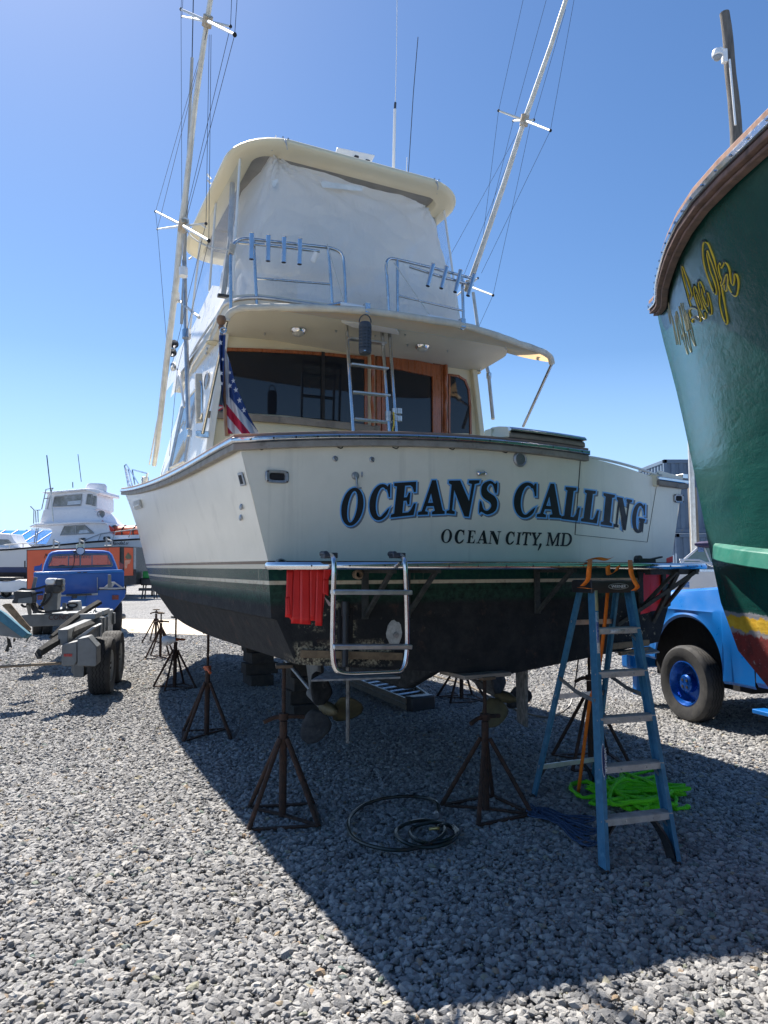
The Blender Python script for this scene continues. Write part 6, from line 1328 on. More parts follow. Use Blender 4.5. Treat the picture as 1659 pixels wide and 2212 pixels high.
# body side with wheel arch (profile in y,z) extruded across
def arch(cy, cz, r0, n=14): return [(cy + r0 * math.cos(math.pi * k / n), cz + r0 * math.sin(math.pi * k / n) * 1.0) for k in range(n + 1)]
AR0 = .58
prof_top = [(1.02, .62), (1.06, 1.0), (1.04, 1.32), (.96, 1.46), (.5, 1.50), (-.3, 1.55), (-1.0, 1.60), (-1.05, 1.62)]
low = [(-1.05, .50), (-.62, .50)] + [(y, z) for y, z in arch(0, .62, AR0)][::-1] + [(.64, .62)]
def side_panel(x, poly, inset=0): return [V((x, y, z)) for y, z in poly]
mb = MB(); outl_ = prof_top + [(-1.05, .50), (-.66, .50)] + [(-AR0 * math.cos(math.pi * k / 14), .62 + AR0 * math.sin(math.pi * k / 14)) for k in range(15)][0:] 
pts2 = outl_
def shoulder(z): return .0 if z < 1.28 else .10 * ((z - 1.28) / .25) ** 1.5
rA = [V((XW - .04 + (0 if z < 1.0 else -.02), y, z)) for y, z in pts2]
# fender skin as grid from arch/outline rows for a curved body side
rowsF = []
ysamp = [1.04, .95, .85, .75, .66, .60] + [.58 * math.cos(math.pi * k / 30) for k in range(31)] + [-.60, -.68, -.8, -.9, -1.0]
def archz(y): return .62 + math.sqrt(max(0, AR0 ** 2 - y * y)) if abs(y) < AR0 else (.52 if y < 0 else .64)
def topz(y): return np.interp(-y, [-1.04, -.96, -.5, .3, 1.0], [1.30, 1.44, 1.49, 1.55, 1.60])
for y in ysamp:
    z0, z1 = archz(y), topz(y); lip = -.035 if abs(y) < AR0 + .1 else 0; row = []
    zs = [z0, z0 + .03, z0 + (1.30 - z0) * .5, 1.28, 1.31, 1.42, z1 - .03, z1, z1 + .01]
    xs = [XW + .02 + lip, XW + lip, XW - .01 + lip * .3, XW - .03, XW - .015, XW + .02, XW + .06, XW + .13, XW + .9]
    for x, z in zip(xs, zs): row.append((x, y + (0 if y < 1 else 0), z))
    rowsF.append(row)
mb = MB(); mb.grid(rowsF); mb.build('fender', m_blue, tr_, ang=30)
mb = MB(); mb.grid([[(XW + .9, y, topz(y) + .01) for y in ysamp], [(XW + 1.0, y, topz(y) + .03) for y in ysamp], [(XW + 1.9, y, topz(y) + .0) for y in ysamp], [(XW + 1.96, y, .6) for y in ysamp]]); mb.build('hood', m_blue, tr_, ang=30)
mb = MB(); mb.box2((XW + .03, 1.0, .62), (XW + 1.92, 1.05, 1.30)); mb.build('grille', mat('grille_grey', (.2, .2, .2), rough=.4, metal=.5), tr_, bevel=.02)
mb = MB(); mb.box2((XW - .05, 1.12, .45), (XW + 1.97, 1.28, .68)); mb.build('bumper', m_blue, tr_, bevel=.03)
mb = MB(); mb.box2((XW + .02, 1.05, .12), (XW + .2, 1.14, .95)); mb.build('tow_bracket', m_blue, tr_, bevel=.01)
dr = MB(); rws = []
for y in (-1.025, -1.3, -1.7, -2.05, -2.1):
    rws.append([(x, y, z) for x, z in ((XW + .02, .55), (XW - .01, .60), (XW - .01, .9), (XW - .03, 1.28), (XW - .015, 1.31), (XW + .03, 1.50), (XW + .08, 1.60), (XW + .2, 1.95), (XW + .28, 2.15))])
dr.grid(rws); dr.build('door', m_blue, tr_, ang=30)
mb = MB(); mb.box2((XW + .0, -1.025, .6), (XW + .05, -1.0, 1.6)); mb.build('door_gap', m_dark, tr_)
mb = MB(); mb.grid([[(XW + .28, -1.5, 2.15), (XW + .28, -2.9, 2.15), (XW + .28, -2.9, 1.6)], [(XW + 1.65, -1.5, 2.15), (XW + 1.65, -2.9, 2.15), (XW + 1.65, -2.9, 1.6)]]); mb.box2((XW + .1, -2.9, .6), (XW + 1.85, -2.1, 1.6)); mb.box2((XW + .3, -2.88, 1.58), (XW + 1.6, -2.1, 2.14)); mb.build('cab', m_blue, tr_, ang=30)
mb = MB(); mb.prism([(XW + .2, -1.0, 1.61), (XW + 1.75, -1.0, 1.61), (XW + 1.6, -1.5, 2.14), (XW + .32, -1.5, 2.14)], (0, .01, 0)); mb.build('windshield', m_glass, tr_)
mb = MB(); mb.box2((XW + .06, -.72, .45), (XW + 1.86, -.62, 1.4)); mb.box2((XW + .3, -.62, .4), (XW + 1.6, 1.0, 1.25)); mb.build('engine_bay', m_dark, tr_)
mb = MB(); mb.box2((XW + .35, -4.9, .48), (XW + .47, 1.1, .62)); mb.box2((XW + 1.35, -4.9, .48), (XW + 1.47, 1.1, .62)); mb.build('chassis_rail', m_dark, tr_)['kind'] = 'stuff'
mb = MB(); mb.box2((XW - .10, -2.6, .30), (XW + .16, -1.05, .345)); mb.build('running_board', m_blue, tr_, bevel=.008)
mb = MB(); mb.box2((XW + .12, -1.22, .34), (XW + .17, -1.08, .62)); mb.build('board_bracket', m_blue, tr_)
mb = MB(); mb.box2((XW + .02, -5.0, .7), (XW + 1.9, -2.95, 1.2)); mb.build('flat_bed', m_blue, tr_, bevel=.02)
tyre(tr_, (XW + .02, 0, .435), (-1, 0, 0), .435, .24, mat('metallic_blue_rim', (.003, .09, .42), (.002, .06, .30), rough=.22, metal=.45, ns=5), treads=4, rr=.60); tyre(tr_, (XW + 1.75, 0, .435), (1, 0, 0), .435, .24, m_blue, rr=.60)
tyre(tr_, (XW + .05, -4.0, .435), (-1, 0, 0), .435, .24, m_blue, rr=.60); tyre(tr_, (XW + 1.75, -4.0, .435), (1, 0, 0), .435, .24, m_blue, rr=.60)
# ================================================================ behind, on the right: containers, posts, runabout, tall pole with camera
m_cont = mat('blue_grey_container', (.13, .19, .27), (.10, .15, .22), ns=1.2, rough=.55, dirt=(.2, .2, .2), dlo=.6, dhi=.75)
def container(x0, Y, z0, L, W_, H, label):
    root = empty('shipping_container', Matrix.Translation((x0, Y, z0)), label, 'container', 'stacked blue grey containers')
    mb = MB(); rows = [[], []]; n = int(L / .28)
    for i in range(n + 1):
        for dx, dy in ((0, 0), (.09, 0), (.12, .04), (.21, .04), (.24, 0)):
            x = i * .28 + dx; 
            if x <= L: rows[0].append((x, dy, .14)); rows[1].append((x, dy, H - .12))
    mb.grid(rows); mb.build('corrugated_wall', m_cont, root, ang=20)
    mb = MB(); rows = [[], []]
    for i in range(int(W_ / .28) + 1):
        for dx, dy in ((0, 0), (.09, 0), (.12, .04), (.21, .04), (.24, 0)):
            y = i * .28 + dx
            if y <= W_: rows[0].append((dy, y, .14)); rows[1].append((dy, y, H - .12))
    mb.grid(rows); mb.build('corrugated_wall', m_cont, root, ang=20)
    for a, b_ in (((-.02, -.02, 0), (L + .02, .1, .15)), ((-.02, -.02, H - .13), (L + .02, .1, H)), ((-.02, -.02, 0), (.1, .1, H)), ((L - .1, -.02, 0), (L + .02, .1, H)), ((-.02, 0, 0), (.08, W_, .15)), ((-.02, 0, H - .13), (.08, W_, H)), ((-.02, W_ - .1, 0), (.1, W_, H))):
        mb = MB(); mb.box2(a, b_); mb.build('frame_bar', m_cont, root, bevel=.01)
    mb = MB(); mb.box2((.05, .06, .1), (L - .05, W_, H - .02)); mb.build('box_body', m_cont, root)
cx = pY(1461, 1150, 24).x
container(cx, 24, 0, 12, 2.4, 2.9, 'lower blue grey corrugated container behind the right side of the transom'); container(cx - .3, 24.1, 2.92, 12, 2.4, 2.5, 'upper blue grey corrugated container above the gate corner of the transom')
def woodpole(pts, r0, r1, label, name='wooden_post', m=None, cat='post'):
    mb = MB(); n = 14; P = crom(pts, 5); k = len(P); rad = [(r0 + (r1 - r0) * i / (k - 1)) * (1 + .05 * noise.noise(V((i * .6, r0, 2)))) for i in range(k)]
    mb.tube(P, rad, n); o = mb.build(name, m); tag(o, label, cat); return o
m_bark = mat('weathered_post', (.17, .15, .13), (.10, .09, .08), ns=3, rough=.95, bump=.9, bs=12, bd=.03, sc3=(4, 4, .7))
p = pY(1502, 1150, 20); woodpole([(p.x, 20, 0), (p.x - .02, 20, 2), (p.x - .05, 20, 4.0)], .13, .115, 'pale wooden post between the transom and the green hull', m=mat('pale_post', (.33, .28, .22), (.22, .19, .15), ns=3, rough=.95, bump=.8, bs=12, bd=.02, sc3=(4, 4, .6)))
p = pY(1492, 970, 15); mb = MB(); mb.cyl((p.x, 15, 0), (p.x, 15, 5.2), .055); tag(mb.build('metal_pole', m_pole), 'thin pale metal pole standing just left of the green hull', 'pole')
P = [pY(x, y, 17) for x, y in ((1597, 420), (1591, 300), (1585, 220), (1577, 150), (1572, 80), (1565, 28))]; base = V((P[0].x + .9, 17, 0)); woodpole([base, (base * .5 + P[0] * .5)] + P, .17, .115, 'tall crooked dark wooden pole rising above the green boat', 'utility_pole', m_bark, 'utility pole')
cam_ = empty('security_camera', Matrix.Translation(pY(1566, 118, 16.8)), 'white dome security camera on the side of the tall wooden pole', 'camera'); q0 = pY(1566, 118, 16.8)
mb = MB(); mb.box((0, .03, -.02), (.12, .12, .34)); mb.tube([(0, 0, .1), (-.12, -.03, .13), (-.19, -.05, .08)], .045, 8); mb.build('wall_bracket', m_whiteb, cam_, bevel=.02)
mb = MB(); mb.lathe([(.03, .12), (.10, .10), (.13, .04), (.13, -.05), (.11, -.07)], (-.21, -.05, -.02), (0, 0, 1), 20); mb.build('housing', m_whiteb, cam_)
mb = MB(); mb.ball((-.21, -.05, -.09), .105, 14); mb.build('dome', mat('grey_dome', (.3, .32, .34), rough=.2), cam_)
mb = MB(); mb.cyl((.06, -.1, -.2), (.13, -.12, -1.9), .025); mb.build('conduit', m_whiteb, cam_)
# runabout
Y0 = 12.5; RM = frame(pY(1440, 1300, Y0).x, Y0, R(-8)); ra = empty('runabout', RM, 'small white runabout with raked windshield behind the blue fender', 'boat')
mb = MB(); rows = []
for x, w_, zt, zb in ((0, .95, 1.70, 1.1), (.8, 1.0, 1.70, 1.0), (2, 1.0, 1.72, .95), (3.4, .85, 1.76, 1.0), (4.4, .4, 1.82, 1.2), (4.9, .03, 1.86, 1.5)): rows.append([(x, 1 - w_, zt), (x, 1 - w_ * .85, (zt + zb) / 2 - .1), (x, 1, zb - .2), (x, 1 + w_ * .85, (zt + zb) / 2 - .1), (x, 1 + w_, zt)])
mb.grid(rows, True); mb.add(rows[0], [(0, 1, 2, 3, 4)]); mb.build('hull', m_whiteb, ra)
mb = MB(); mb.box2((0, .02, 1.70), (3.2, .08, 1.74)); mb.build('rub_strip', m_steel, ra)
def rp(x, y, a=.1): return loc_plane(RM, x, y, 1, a)
w1, w2, w3, w4 = rp(1470, 1216), rp(1518, 1175), rp(1560, 1178), rp(1545, 1216)
mb = MB(); mb.tube([w1, w2, w3], .022, 6); mb.tube([w1, w4], .02, 6); mb.tube([rp(1468, 1209), rp(1510, 1210), rp(1548, 1226)], .02, 6); mb.tube([w2, rp(1534, 1215)], .014, 6); mb.build('windshield_frame', m_whiteb, ra)['kind'] = 'stuff'
mb = MB(); mb.add([w1, w4, w3, w2], [(0, 1, 2, 3)]); mb.build('windshield', mat('greenish_glass', (.2, .3, .27), rough=.1), ra)
mb = MB(); q = rp(1530, 1176, .05); mb.ball(q, .12, 10, (2, 1, .5)); mb.build('folded_cover', mat('purple_canvas', (.06, .05, .11), rough=.9), ra)
for (x, y, a) in ((1514, 1186, .06), (1483, 1263, -.02)): q = rp(x, y, a); mb = MB(); mb.box(q, (.09, .01, .1)); mb.build('registration_sticker', mat('sticker_blue', (.06, .18, .42), (.3, .4, .6), ns=40, rough=.5), ra)
mb = MB(); mb.box2((.3, .3, .35), (4.2, .4, .47)); mb.box2((.3, 1.6, .35), (4.2, 1.7, .47)); mb.box2((1.0, .2, .3), (1.12, 1.8, .45)); mb.build('trailer_frame', m_alu, ra)['kind'] = 'stuff'
for y in (.2, 1.8): tyre(ra, (1.6, y, .3), (0, 1, 0), .3, .2, m_alu, treads=2, hub=False)
for x in (.9, 3.2):
    for y in (.55, 1.4): mb = MB(); mb.box2((x, y, .4), (x + .1, y + .08, 1.1)); mb.build('trailer_upright', m_alu, ra)
# ================================================================ left: hydraulic boat trailer
def k3(x, y): return (x * .3617 * .553, (2100 + y * .3617) * .553)      # detail crops of the photo's left part
def k2(x, y): return (x * .3617 * .553, (1800 + y * .3617) * .553)
m_gal = mat('galvanised_steel', (.18, .19, .195), (.14, .15, .155), ns=6, rough=.55, metal=.25, dirt=(.16, .13, .1), dlo=.62, dhi=.75, dns=5)
m_galw = mat('pale_grey_paint', (.38, .39, .39), (.30, .31, .31), ns=6, rough=.6, dirt=(.2, .17, .14), dlo=.62, dhi=.75)
HM = frame(-4.1, 9.2, R(13.3)); ht = empty('hydraulic_trailer', HM, 'grey hydraulic boat trailer with tilted carpeted pads left of the boat', 'trailer')
def hp_(x, y, a): return loc_plane(HM, x, y, 1, a)
def poly3(mb, pts, a, th): mb.prism([hp_(*k3(x, y), a) for x, y in pts], (0, th, 0))
for x in (-.06, -1.92):
    mb = MB(); mb.box2((x, .1, .78), (x + .12, 4.0, .98)); mb.build('side_rail', m_gal, ht, bevel=.01)
mb = MB(); poly3(mb, [(228, 838), (330, 826), (1236, 812), (1236, 935), (330, 962), (228, 900)], 3.9, .14); mb.build('cross_beam', m_gal, ht, bevel=.012)
pt = hp_(*k3(705, 884), 3.88); text_on('CONOLIFT', pt, (1, 0, 0), (0, 0, 1), .085, mat('dark_red_print', (.10, .02, .02), (.03, .03, .03), ns=30, rough=.6), ht, width=.55, bold=.01)
for x in (.37, -2.2):
    for y in (.95, 1.95):
        wh = tyre(ht, (x, y, .40), (1, 0, 0), .40, .29, m_galw, treads=4, rr=.55, face=1 if x > 0 else -1)
    for y in (.95, 1.95): mb = MB(); mb.box2((min(x, 0 if x > 0 else -1.9) - .02, y - .10, .32), (max(x, 0) if x > 0 else -1.9, y + .10, .48)); mb.build('axle_arm', m_gal, ht, bevel=.01)
mb = MB(); mb.box2((.03, .72, .28), (.17, 1.1, .66)); mb.box2((-.10, .8, .45), (.08, 1.0, .8)); mb.build('hanger', m_gal, ht, bevel=.01)
# rear boxes
mb = MB(); poly3(mb, [(835, 1095), (950, 1070), (1045, 1180), (1045, 1372), (1022, 1394), (835, 1390)], -.05, .34); mb.build('fender_box', m_gal, ht, bevel=.012)
mb = MB(); poly3(mb, [(680, 1150), (832, 1120), (832, 1340), (800, 1386), (660, 1386), (668, 1170)], -.02, .26); bx = mb.build('light_box', m_gal, ht, bevel=.012)
mb = MB(); poly3(mb, [(688, 1255), (778, 1255), (778, 1285), (688, 1285)], -.03, .01); mb.build('red_reflector', mat('red_lens', (.35, .02, .02), rough=.3), bx)
mb = MB(); poly3(mb, [(780, 1110), (1000, 960), (1035, 965), (870, 1100)], .35, .6); mb.build('top_plate', m_galw, ht, bevel=.008)
mb = MB(); mb.box2((-.14, 2.0, .98), (.10, 2.7, 1.06)); mb.build('top_plate', m_galw, ht, bevel=.006); mb = MB(); mb.box2((-.30, 2.9, .98), (.10, 3.6, 1.06)); mb.build('top_plate', m_galw, ht, bevel=.006)
mb = MB(); mb.box2((.0, 2.2, .5), (.12, 3.3, .96)); mb.build('side_tank', m_gal, ht, bevel=.01); mb = MB(); mb.box2((-.14, 3.35, .55), (.10, 4.05, 1.02)); mb.build('side_box', m_galw, ht, bevel=.012)
for y in (2.3, 2.7, 3.1): mb = MB(); mb.box2((.12, y, .52), (.14, y + .04, .95)); mb.build('stiffener', m_galw, ht)
for k in range(8): mb = MB(); mb.ball((.05 - .06 * (k % 2), 2.05 + .2 * (k // 2), 1.065), .012, 6); mb.build('bolt', m_cast, ht)
m_carp = mat('black_carpet', (.022, .022, .022), (.05, .05, .048), ns=14, rough=1, bump=.9, bs=60, bd=.01)
def pad(p0, p1, a0, a1, w_, th, m, name='bunk_pad', tilt=(.45, 0, 1)):
    p, q = hp_(*k3(*p0), a0), hp_(*k3(*p1), a1); P = [p + (q - p) * t + V((0, 0, .035 * math.sin(t * 3.1))) for t in [i / 8 for i in range(9)]]; mb = MB(); t_ = V(tilt).normalized(); rows = []
    d = (q - p).normalized(); sd = d.cross(t_).normalized(); nn = sd.cross(d).normalized()
    for i, c in enumerate(P):
        k = .55 + .45 * min(1, i / 2); rows.append([c + sd * w_ / 2 * k, c + sd * w_ * .3 * k + nn * th * .6, c - sd * w_ * .3 * k + nn * th * .6, c - sd * w_ / 2 * k, c - sd * w_ * .35 - nn * th * .4, c + sd * w_ * .35 - nn * th * .4])
    mb.grid(rows, True); mb.add(rows[0], [tuple(range(6))]); mb.add(rows[-1], [tuple(range(6))[::-1]]); return mb.build(name, m, ht, ang=50)
pad((415, 1245), (990, 945), -.25, 1.0, .13, .085, m_carp); pad((555, 1080), (1070, 700), 1.4, 2.6, .11, .06, m_carp)
mb = MB(); mb.prism([hp_(*k3(x, y), 2.3) for x, y in ((890, 970), (1030, 760), (1035, 900), (900, 1010))], (0, .04, 0)); mb.build('pad_arm', m_gal, ht)
mb = MB(); mb.prism([hp_(*k3(x, y), .7) for x, y in ((680, 1170), (880, 1020), (900, 1090), (840, 1160))], (0, .05, 0)); mb.build('pad_arm', m_gal, ht)
m_bl = mat('faded_blue_carpet', (.07, .20, .28), (.05, .15, .22), ns=12, rough=.95, bump=.5); m_rw = mat('rotten_wood', (.25, .18, .11))
mb = MB(); mb.prism([hp_(*k3(x, y), .3) for x, y in ((-60, 755), (20, 800), (305, 1040), (240, 1082), (-60, 860))], (.02, .16, -.03)); mb.build('blue_board', m_bl, ht, bevel=.008)
mb = MB(); mb.prism([hp_(*k3(x, y), .35) for x, y in ((-60, 860), (240, 1082), (230, 1092), (90, 1070), (-60, 1050))], (0, .1, 0)); mb.build('board_bracket', m_gal, ht)
mb = MB(); mb.prism([hp_(*k3(x, y), 1.2) for x, y in ((18, 730), (60, 712), (112, 712), (330, 975), (325, 1000), (275, 1000), (180, 900))], (.0, .05, -.01)); mb.build('rotten_board', mat('splintered_wood', (.30, .21, .13), (.12, .09, .06), ns=9, rough=.95, bump=.9, bs=30), ht, bevel=.004)
for pts in (((70, 1070), (110, 1100), (130, 1190), (100, 1180), (90, 1235), (50, 1230), (80, 1150)), ((145, 1085), (170, 1090), (160, 1125), (140, 1130)), ((300, 1000), (330, 1010), (310, 1090), (275, 1140), (295, 1060))):
    mb = MB(); mb.prism([hp_(*k3(x, y), .5 if pts[0][0] < 200 else 1.2) for x, y in pts], (0, .01, 0)); mb.build('torn_carpet', m_carp, ht)
mb = MB(); p, q = hp_(*k3(400, 1250), -.25), hp_(*k3(432, 1300), -.3); mb.bar(p, q, .05, .03); mb.build('torn_carpet', m_carp, ht)
# pump engine on its pedestal
mb = MB(); poly3(mb, [(468, 600), (626, 600), (612, 795), (466, 795)], 3.9, .3); mb.build('engine_pedestal', m_gal, ht, bevel=.01)
mb = MB(); poly3(mb, [(480, 470), (500, 440), (575, 440), (596, 455), (592, 500), (560, 510), (492, 508)], 3.85, .3); mb.build('fuel_tank', m_whiteb, ht, bevel=.03)
mb = MB(); poly3(mb, [(476, 515), (600, 512), (668, 520), (672, 570), (640, 600), (480, 598)], 3.88, .3); mb.build('engine_block', mat('engine_black', (.035, .033, .03), (.09, .08, .07), ns=9, rough=.6), ht, bevel=.02)
mb = MB(); poly3(mb, [(600, 445), (676, 445), (678, 515), (640, 530), (600, 515)], 3.85, .25); mb.build('air_cleaner', m_black, ht, bevel=.02)
mb = MB(); poly3(mb, [(140, 590), (180, 575), (330, 580), (346, 600), (344, 710), (130, 712), (125, 690), (150, 660)], 3.4, .35); mb.build('control_box', m_black, ht, bevel=.015)
mb = MB(); poly3(mb, [(200, 660), (345, 640), (344, 708), (190, 706)], 3.38, .02); mb.build('box_cover', m_gal, ht)
mb = MB(); mb.bar(hp_(*k3(300, 715), 3.6), hp_(*k3(325, 825), 3.8), .05, .05); mb.build('box_post', m_gal, ht)
mb = MB(); poly3(mb, [(366, 425), (402, 430), (370, 580), (332, 575)], 4.0, .03); mb.build('guide_plate', m_gal, ht)
mb = MB(); poly3(mb, [(735, 688), (845, 684), (860, 790), (712, 800)], 3.8, .3); vb = mb.build('valve_box', m_galw, ht, bevel=.015)
mb = MB(); poly3(mb, [(670, 705), (708, 705), (708, 780), (670, 780)], 3.8, .1); mb.build('valve_box', m_gal, ht, bevel=.01)
p = hp_(*k3(780, 730), 3.78); mb = MB(); mb.tube([p + V((.08 * math.cos(t), 0, .04 * math.sin(t))) for t in [k * .52 for k in range(12)]], .015, 6, True); mb.build('valve_ring', m_dark, vb)
for pts in ([(335, 700), (360, 780), (430, 805), (560, 800), (700, 780), (790, 770)], [(350, 640), (350, 740), (400, 790), (560, 812)], [(370, 600), (385, 760), (450, 800)], [(490, 600), (470, 680), (440, 720)], [(550, 580), (555, 620), (500, 700), (430, 750)], [(460, 590), (400, 600), (360, 610)], [(230, 720), (260, 745), (310, 740)], [(340, 560), (420, 545), (500, 520)]):
    mb = MB(); mb.tube(crom([hp_(*k3(x, y), 3.75) for x, y in pts], 5), .022, 6); mb.build('hydraulic_hose', m_black, ht)
mb = MB(); mb.cyl(hp_(*k3(-60, 1400), .2), hp_(*k3(660, 1355), .0), .018); mb.build('tie_bar', mat('brown_bar', (.2, .15, .1), rough=.8), ht)
mb = MB(); mb.box2((-1.3, 3.95, .80), (-.6, 6.8, .93)); mb.build('drawbar', m_gal, ht, bevel=.01)
# ================================================================ blue tow truck, rear view
tc = gp(168, 1374); UM = frame(tc.x, tc.y, R(23)); tt = empty('tow_truck', UM, 'blue pickup tow truck seen from behind with steel winch bed', 'truck')
def up_(x, y, a): return loc_plane(UM, x, y, 1, a)
def uprism(mb, pts, a, th): mb.prism([up_(*k3(x, y), a) for x, y in pts], (0, th, 0))
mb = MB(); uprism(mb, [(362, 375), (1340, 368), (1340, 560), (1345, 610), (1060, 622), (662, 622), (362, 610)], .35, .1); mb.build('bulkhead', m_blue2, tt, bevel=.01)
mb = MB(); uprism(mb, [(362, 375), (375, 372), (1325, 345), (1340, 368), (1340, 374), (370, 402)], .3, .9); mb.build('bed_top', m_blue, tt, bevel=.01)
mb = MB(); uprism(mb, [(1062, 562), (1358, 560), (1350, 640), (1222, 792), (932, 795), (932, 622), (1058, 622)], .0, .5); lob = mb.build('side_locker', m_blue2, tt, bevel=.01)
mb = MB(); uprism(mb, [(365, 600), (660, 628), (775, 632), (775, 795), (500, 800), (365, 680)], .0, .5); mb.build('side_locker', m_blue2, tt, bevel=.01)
mb = MB(); uprism(mb, [(775, 632), (932, 626), (935, 795), (885, 770), (840, 700), (790, 690)], .1, .3); mb.build('ramp_plate', m_blue, tt)
mb = MB(); uprism(mb, [(640, 622), (1058, 598), (1058, 622), (640, 640)], .0, .3); mb.build('rear_crossmember', m_galw, tt, bevel=.006)
mb = MB(); uprism(mb, [(715, 610), (990, 604), (990, 622), (715, 630)], -.06, .06); mb.build('winch_bar', m_black, tt, bevel=.006)
mb = MB(); uprism(mb, [(775, 628), (835, 625), (830, 655), (785, 658)], -.1, .1); mb.build('pintle', m_black, tt, bevel=.01)
for pts in (((1047, 430), (1056, 430), (1056, 600), (1047, 600)),): mb = MB(); uprism(mb, pts, .3, .02); mb.build('edge_strip', m_galw, tt)
for pts, nm in ((((1168, 400), (1200, 400), (1206, 545), (1162, 545)), 'bracket_upright'), (((1070, 542), (1350, 538), (1358, 552), (1210, 560), (1070, 556)), 'bracket_base'), (((1120, 540), (1164, 505), (1164, 540)), 'bracket_gusset'), (((1206, 480), (1240, 478), (1330, 540), (1300, 540), (1240, 500), (1206, 545)), 'bracket_gusset')):
    mb = MB(); uprism(mb, pts, -.05, .12); mb.build(nm, m_gal if 'up' in nm else m_galw, tt, bevel=.005)
mb = MB(); uprism(mb, [(1060, 556), (1358, 552), (1358, 562), (1060, 566)], -.04, .5); mb.build('deck_lip', m_dark, tt)
for x in (1246, 440): mb = MB(); uprism(mb, [(x - 36, 622), (x + 36, 620), (x + 36, 670), (x - 36, 672)], -.02, .03); mb.build('tail_light', mat('smoked_red_lens', (.12, .03, .03), (.2, .05, .04), rough=.2), tt, bevel=.01)
for x in (855, 920): mb = MB(); uprism(mb, [(x - 22, 372), (x + 22, 372), (x + 18, 380), (x - 18, 380)], .28, .06); mb.build('latch', m_black, tt)
# cab with rounded roof and rear window
co = [(455, 372), (470, 300), (497, 232), (525, 175), (556, 152), (620, 138), (860, 130), (1120, 138), (1180, 150), (1214, 185), (1250, 270), (1278, 350)]
def cabring(sx, a, dz=0):
    P = [up_(*k3(x, y), 1.5) for x, y in co]; cxx = sum(p.x for p in P) / len(P); return [V((cxx + (p.x - cxx) * sx, a, p.z + dz)) for p in P]
mb = MB(); mb.grid([cabring(.97, 1.42, -.02), cabring(1, 1.5), cabring(1.0, 2.6, .02), cabring(.97, 2.9, -.05)])
wi = [(520, 322), (535, 270), (560, 205), (575, 192), (860, 180), (1150, 180), (1172, 195), (1200, 262), (1212, 300), (1205, 306)]
# rear panel around the window opening
outer = cabring(.97, 1.42, -.02)
wp = [up_(*k3(x, y), 1.42) for x, y in wi]; base_l, base_r = outer[0], outer[-1]
inner = [wp[0], wp[0], wp[1], wp[2], wp[3], wp[3], wp[4], wp[5], wp[5], wp[6], wp[7], wp[8]]
mb.grid([outer, inner]); mb.add([base_l, base_r, wp[8], wp[9], wp[0]], [(0, 1, 2, 3, 4)]); cab = mb.build('cab', m_blue2, tt, ang=40)
mb = MB(); mb.tube(wp, .03, 6, True); mb.build('window_rubber', m_gal, tt)
mb = MB(); mb.add(wp, [tuple(range(len(wp)))]); mb.build('rear_window', m_clear2, tt)
for x in (740, 868, 994): mb = MB(); mb.bar(up_(*k3(x, 185), 1.44), up_(*k3(x, 310), 1.44), .03, .02, up=(0, 1, 0)); mb.build('window_mullion', m_gal, tt)
mb = MB(); mb.bar(up_(*k3(525, 318), 1.7), up_(*k3(1205, 302), 1.7), .06, .06); mb.build('seat_top', m_dark, tt)
mb = MB(); mb.tube([up_(*k3(670 + 45 * math.cos(t), 320 + 20 * math.sin(t)), 2.4) for t in [k * .39 for k in range(16)]], .02, 6, True); mb.build('steering_wheel', m_dark, tt)
mb = MB(); p = up_(*k3(868, 108), 1.9); mb.lathe([(.10, -.02), (.11, .02), (.105, .17), (.09, .2), (.001, .205)], p - V((0, 0, .1)), (0, 0, 1), 16); mb.build('roof_beacon', mat('cream_beacon', (.62, .55, .33), (.55, .48, .28), rough=.35), tt)
mb = MB(); p = up_(*k3(868, 145), 1.4); mb.lathe([(.02, .1), (.12, .06), (.125, 0), (.10, -.02), (.001, -.03)], p, (0, -1, 0), 18); mb.build('work_light', m_black, tt)
mb = MB(); mb.lathe([(.10, .0), (.06, .012), (.001, .014)], p + V((0, -.1, 0)), (0, -1, 0), 14); mb.build('lens', mat('pale_lens', (.5, .5, .52), rough=.2), tt)
mb = MB(); mb.tube(crom([up_(*k3(x, y), 1.38) for x, y in ((805, 180), (803, 260), (780, 330), (745, 352))], 5), .012, 5); mb.build('lamp_cable', m_black, tt)
mb = MB(); uprism(mb, [(790, 140), (830, 138), (830, 160), (790, 162)], 1.35, .1); mb.build('mirror_camera', m_black, tt, bevel=.01)
mb = MB(); mb.box2((-.95, 3.5, .9), (.95, 5.0, 1.42)); mb.box2((-1.0, 1.3, .6), (1.0, 3.6, 1.4)); mb.build('front_body', m_blue2, tt, bevel=.08)
for s in (-1, 1): mb = MB(); uprism(mb, [(x_, y_) for x_, y_ in (((1282, 250), (1300, 270), (1335, 290), (1330, 340), (1300, 345)) if s > 0 else ((455, 275), (430, 300), (370, 310), (365, 360), (450, 360)))], 2.4, .06); mb.build('door_mirror', m_blue2 if s < 0 else mat('red_mirror', (.3, .08, .08), rough=.4), tt)
for s in (-1, 1):
    for dx in (0, -.24): tyre(tt, (s * (.98 + dx), .75, .43), (s, 0, 0), .43, .23, m_galw, treads=4, zig=False, rr=.58, hub=False)
    tyre(tt, (s * .9, 4.2, .43), (s, 0, 0), .43, .23, m_galw, treads=3, zig=False, rr=.58, hub=False)
mb = MB(); mb.box2((-.8, .2, .4), (.8, 4.8, .6)); mb.build('chassis', m_dark, tt)
mb = MB(); mb.lathe([(.07, .0), (.07, .06), (.04, .1), (.001, .1)], (1.1, .75, .43), (1, 0, 0), 16); mb.build('axle_hub', m_gal, tt)
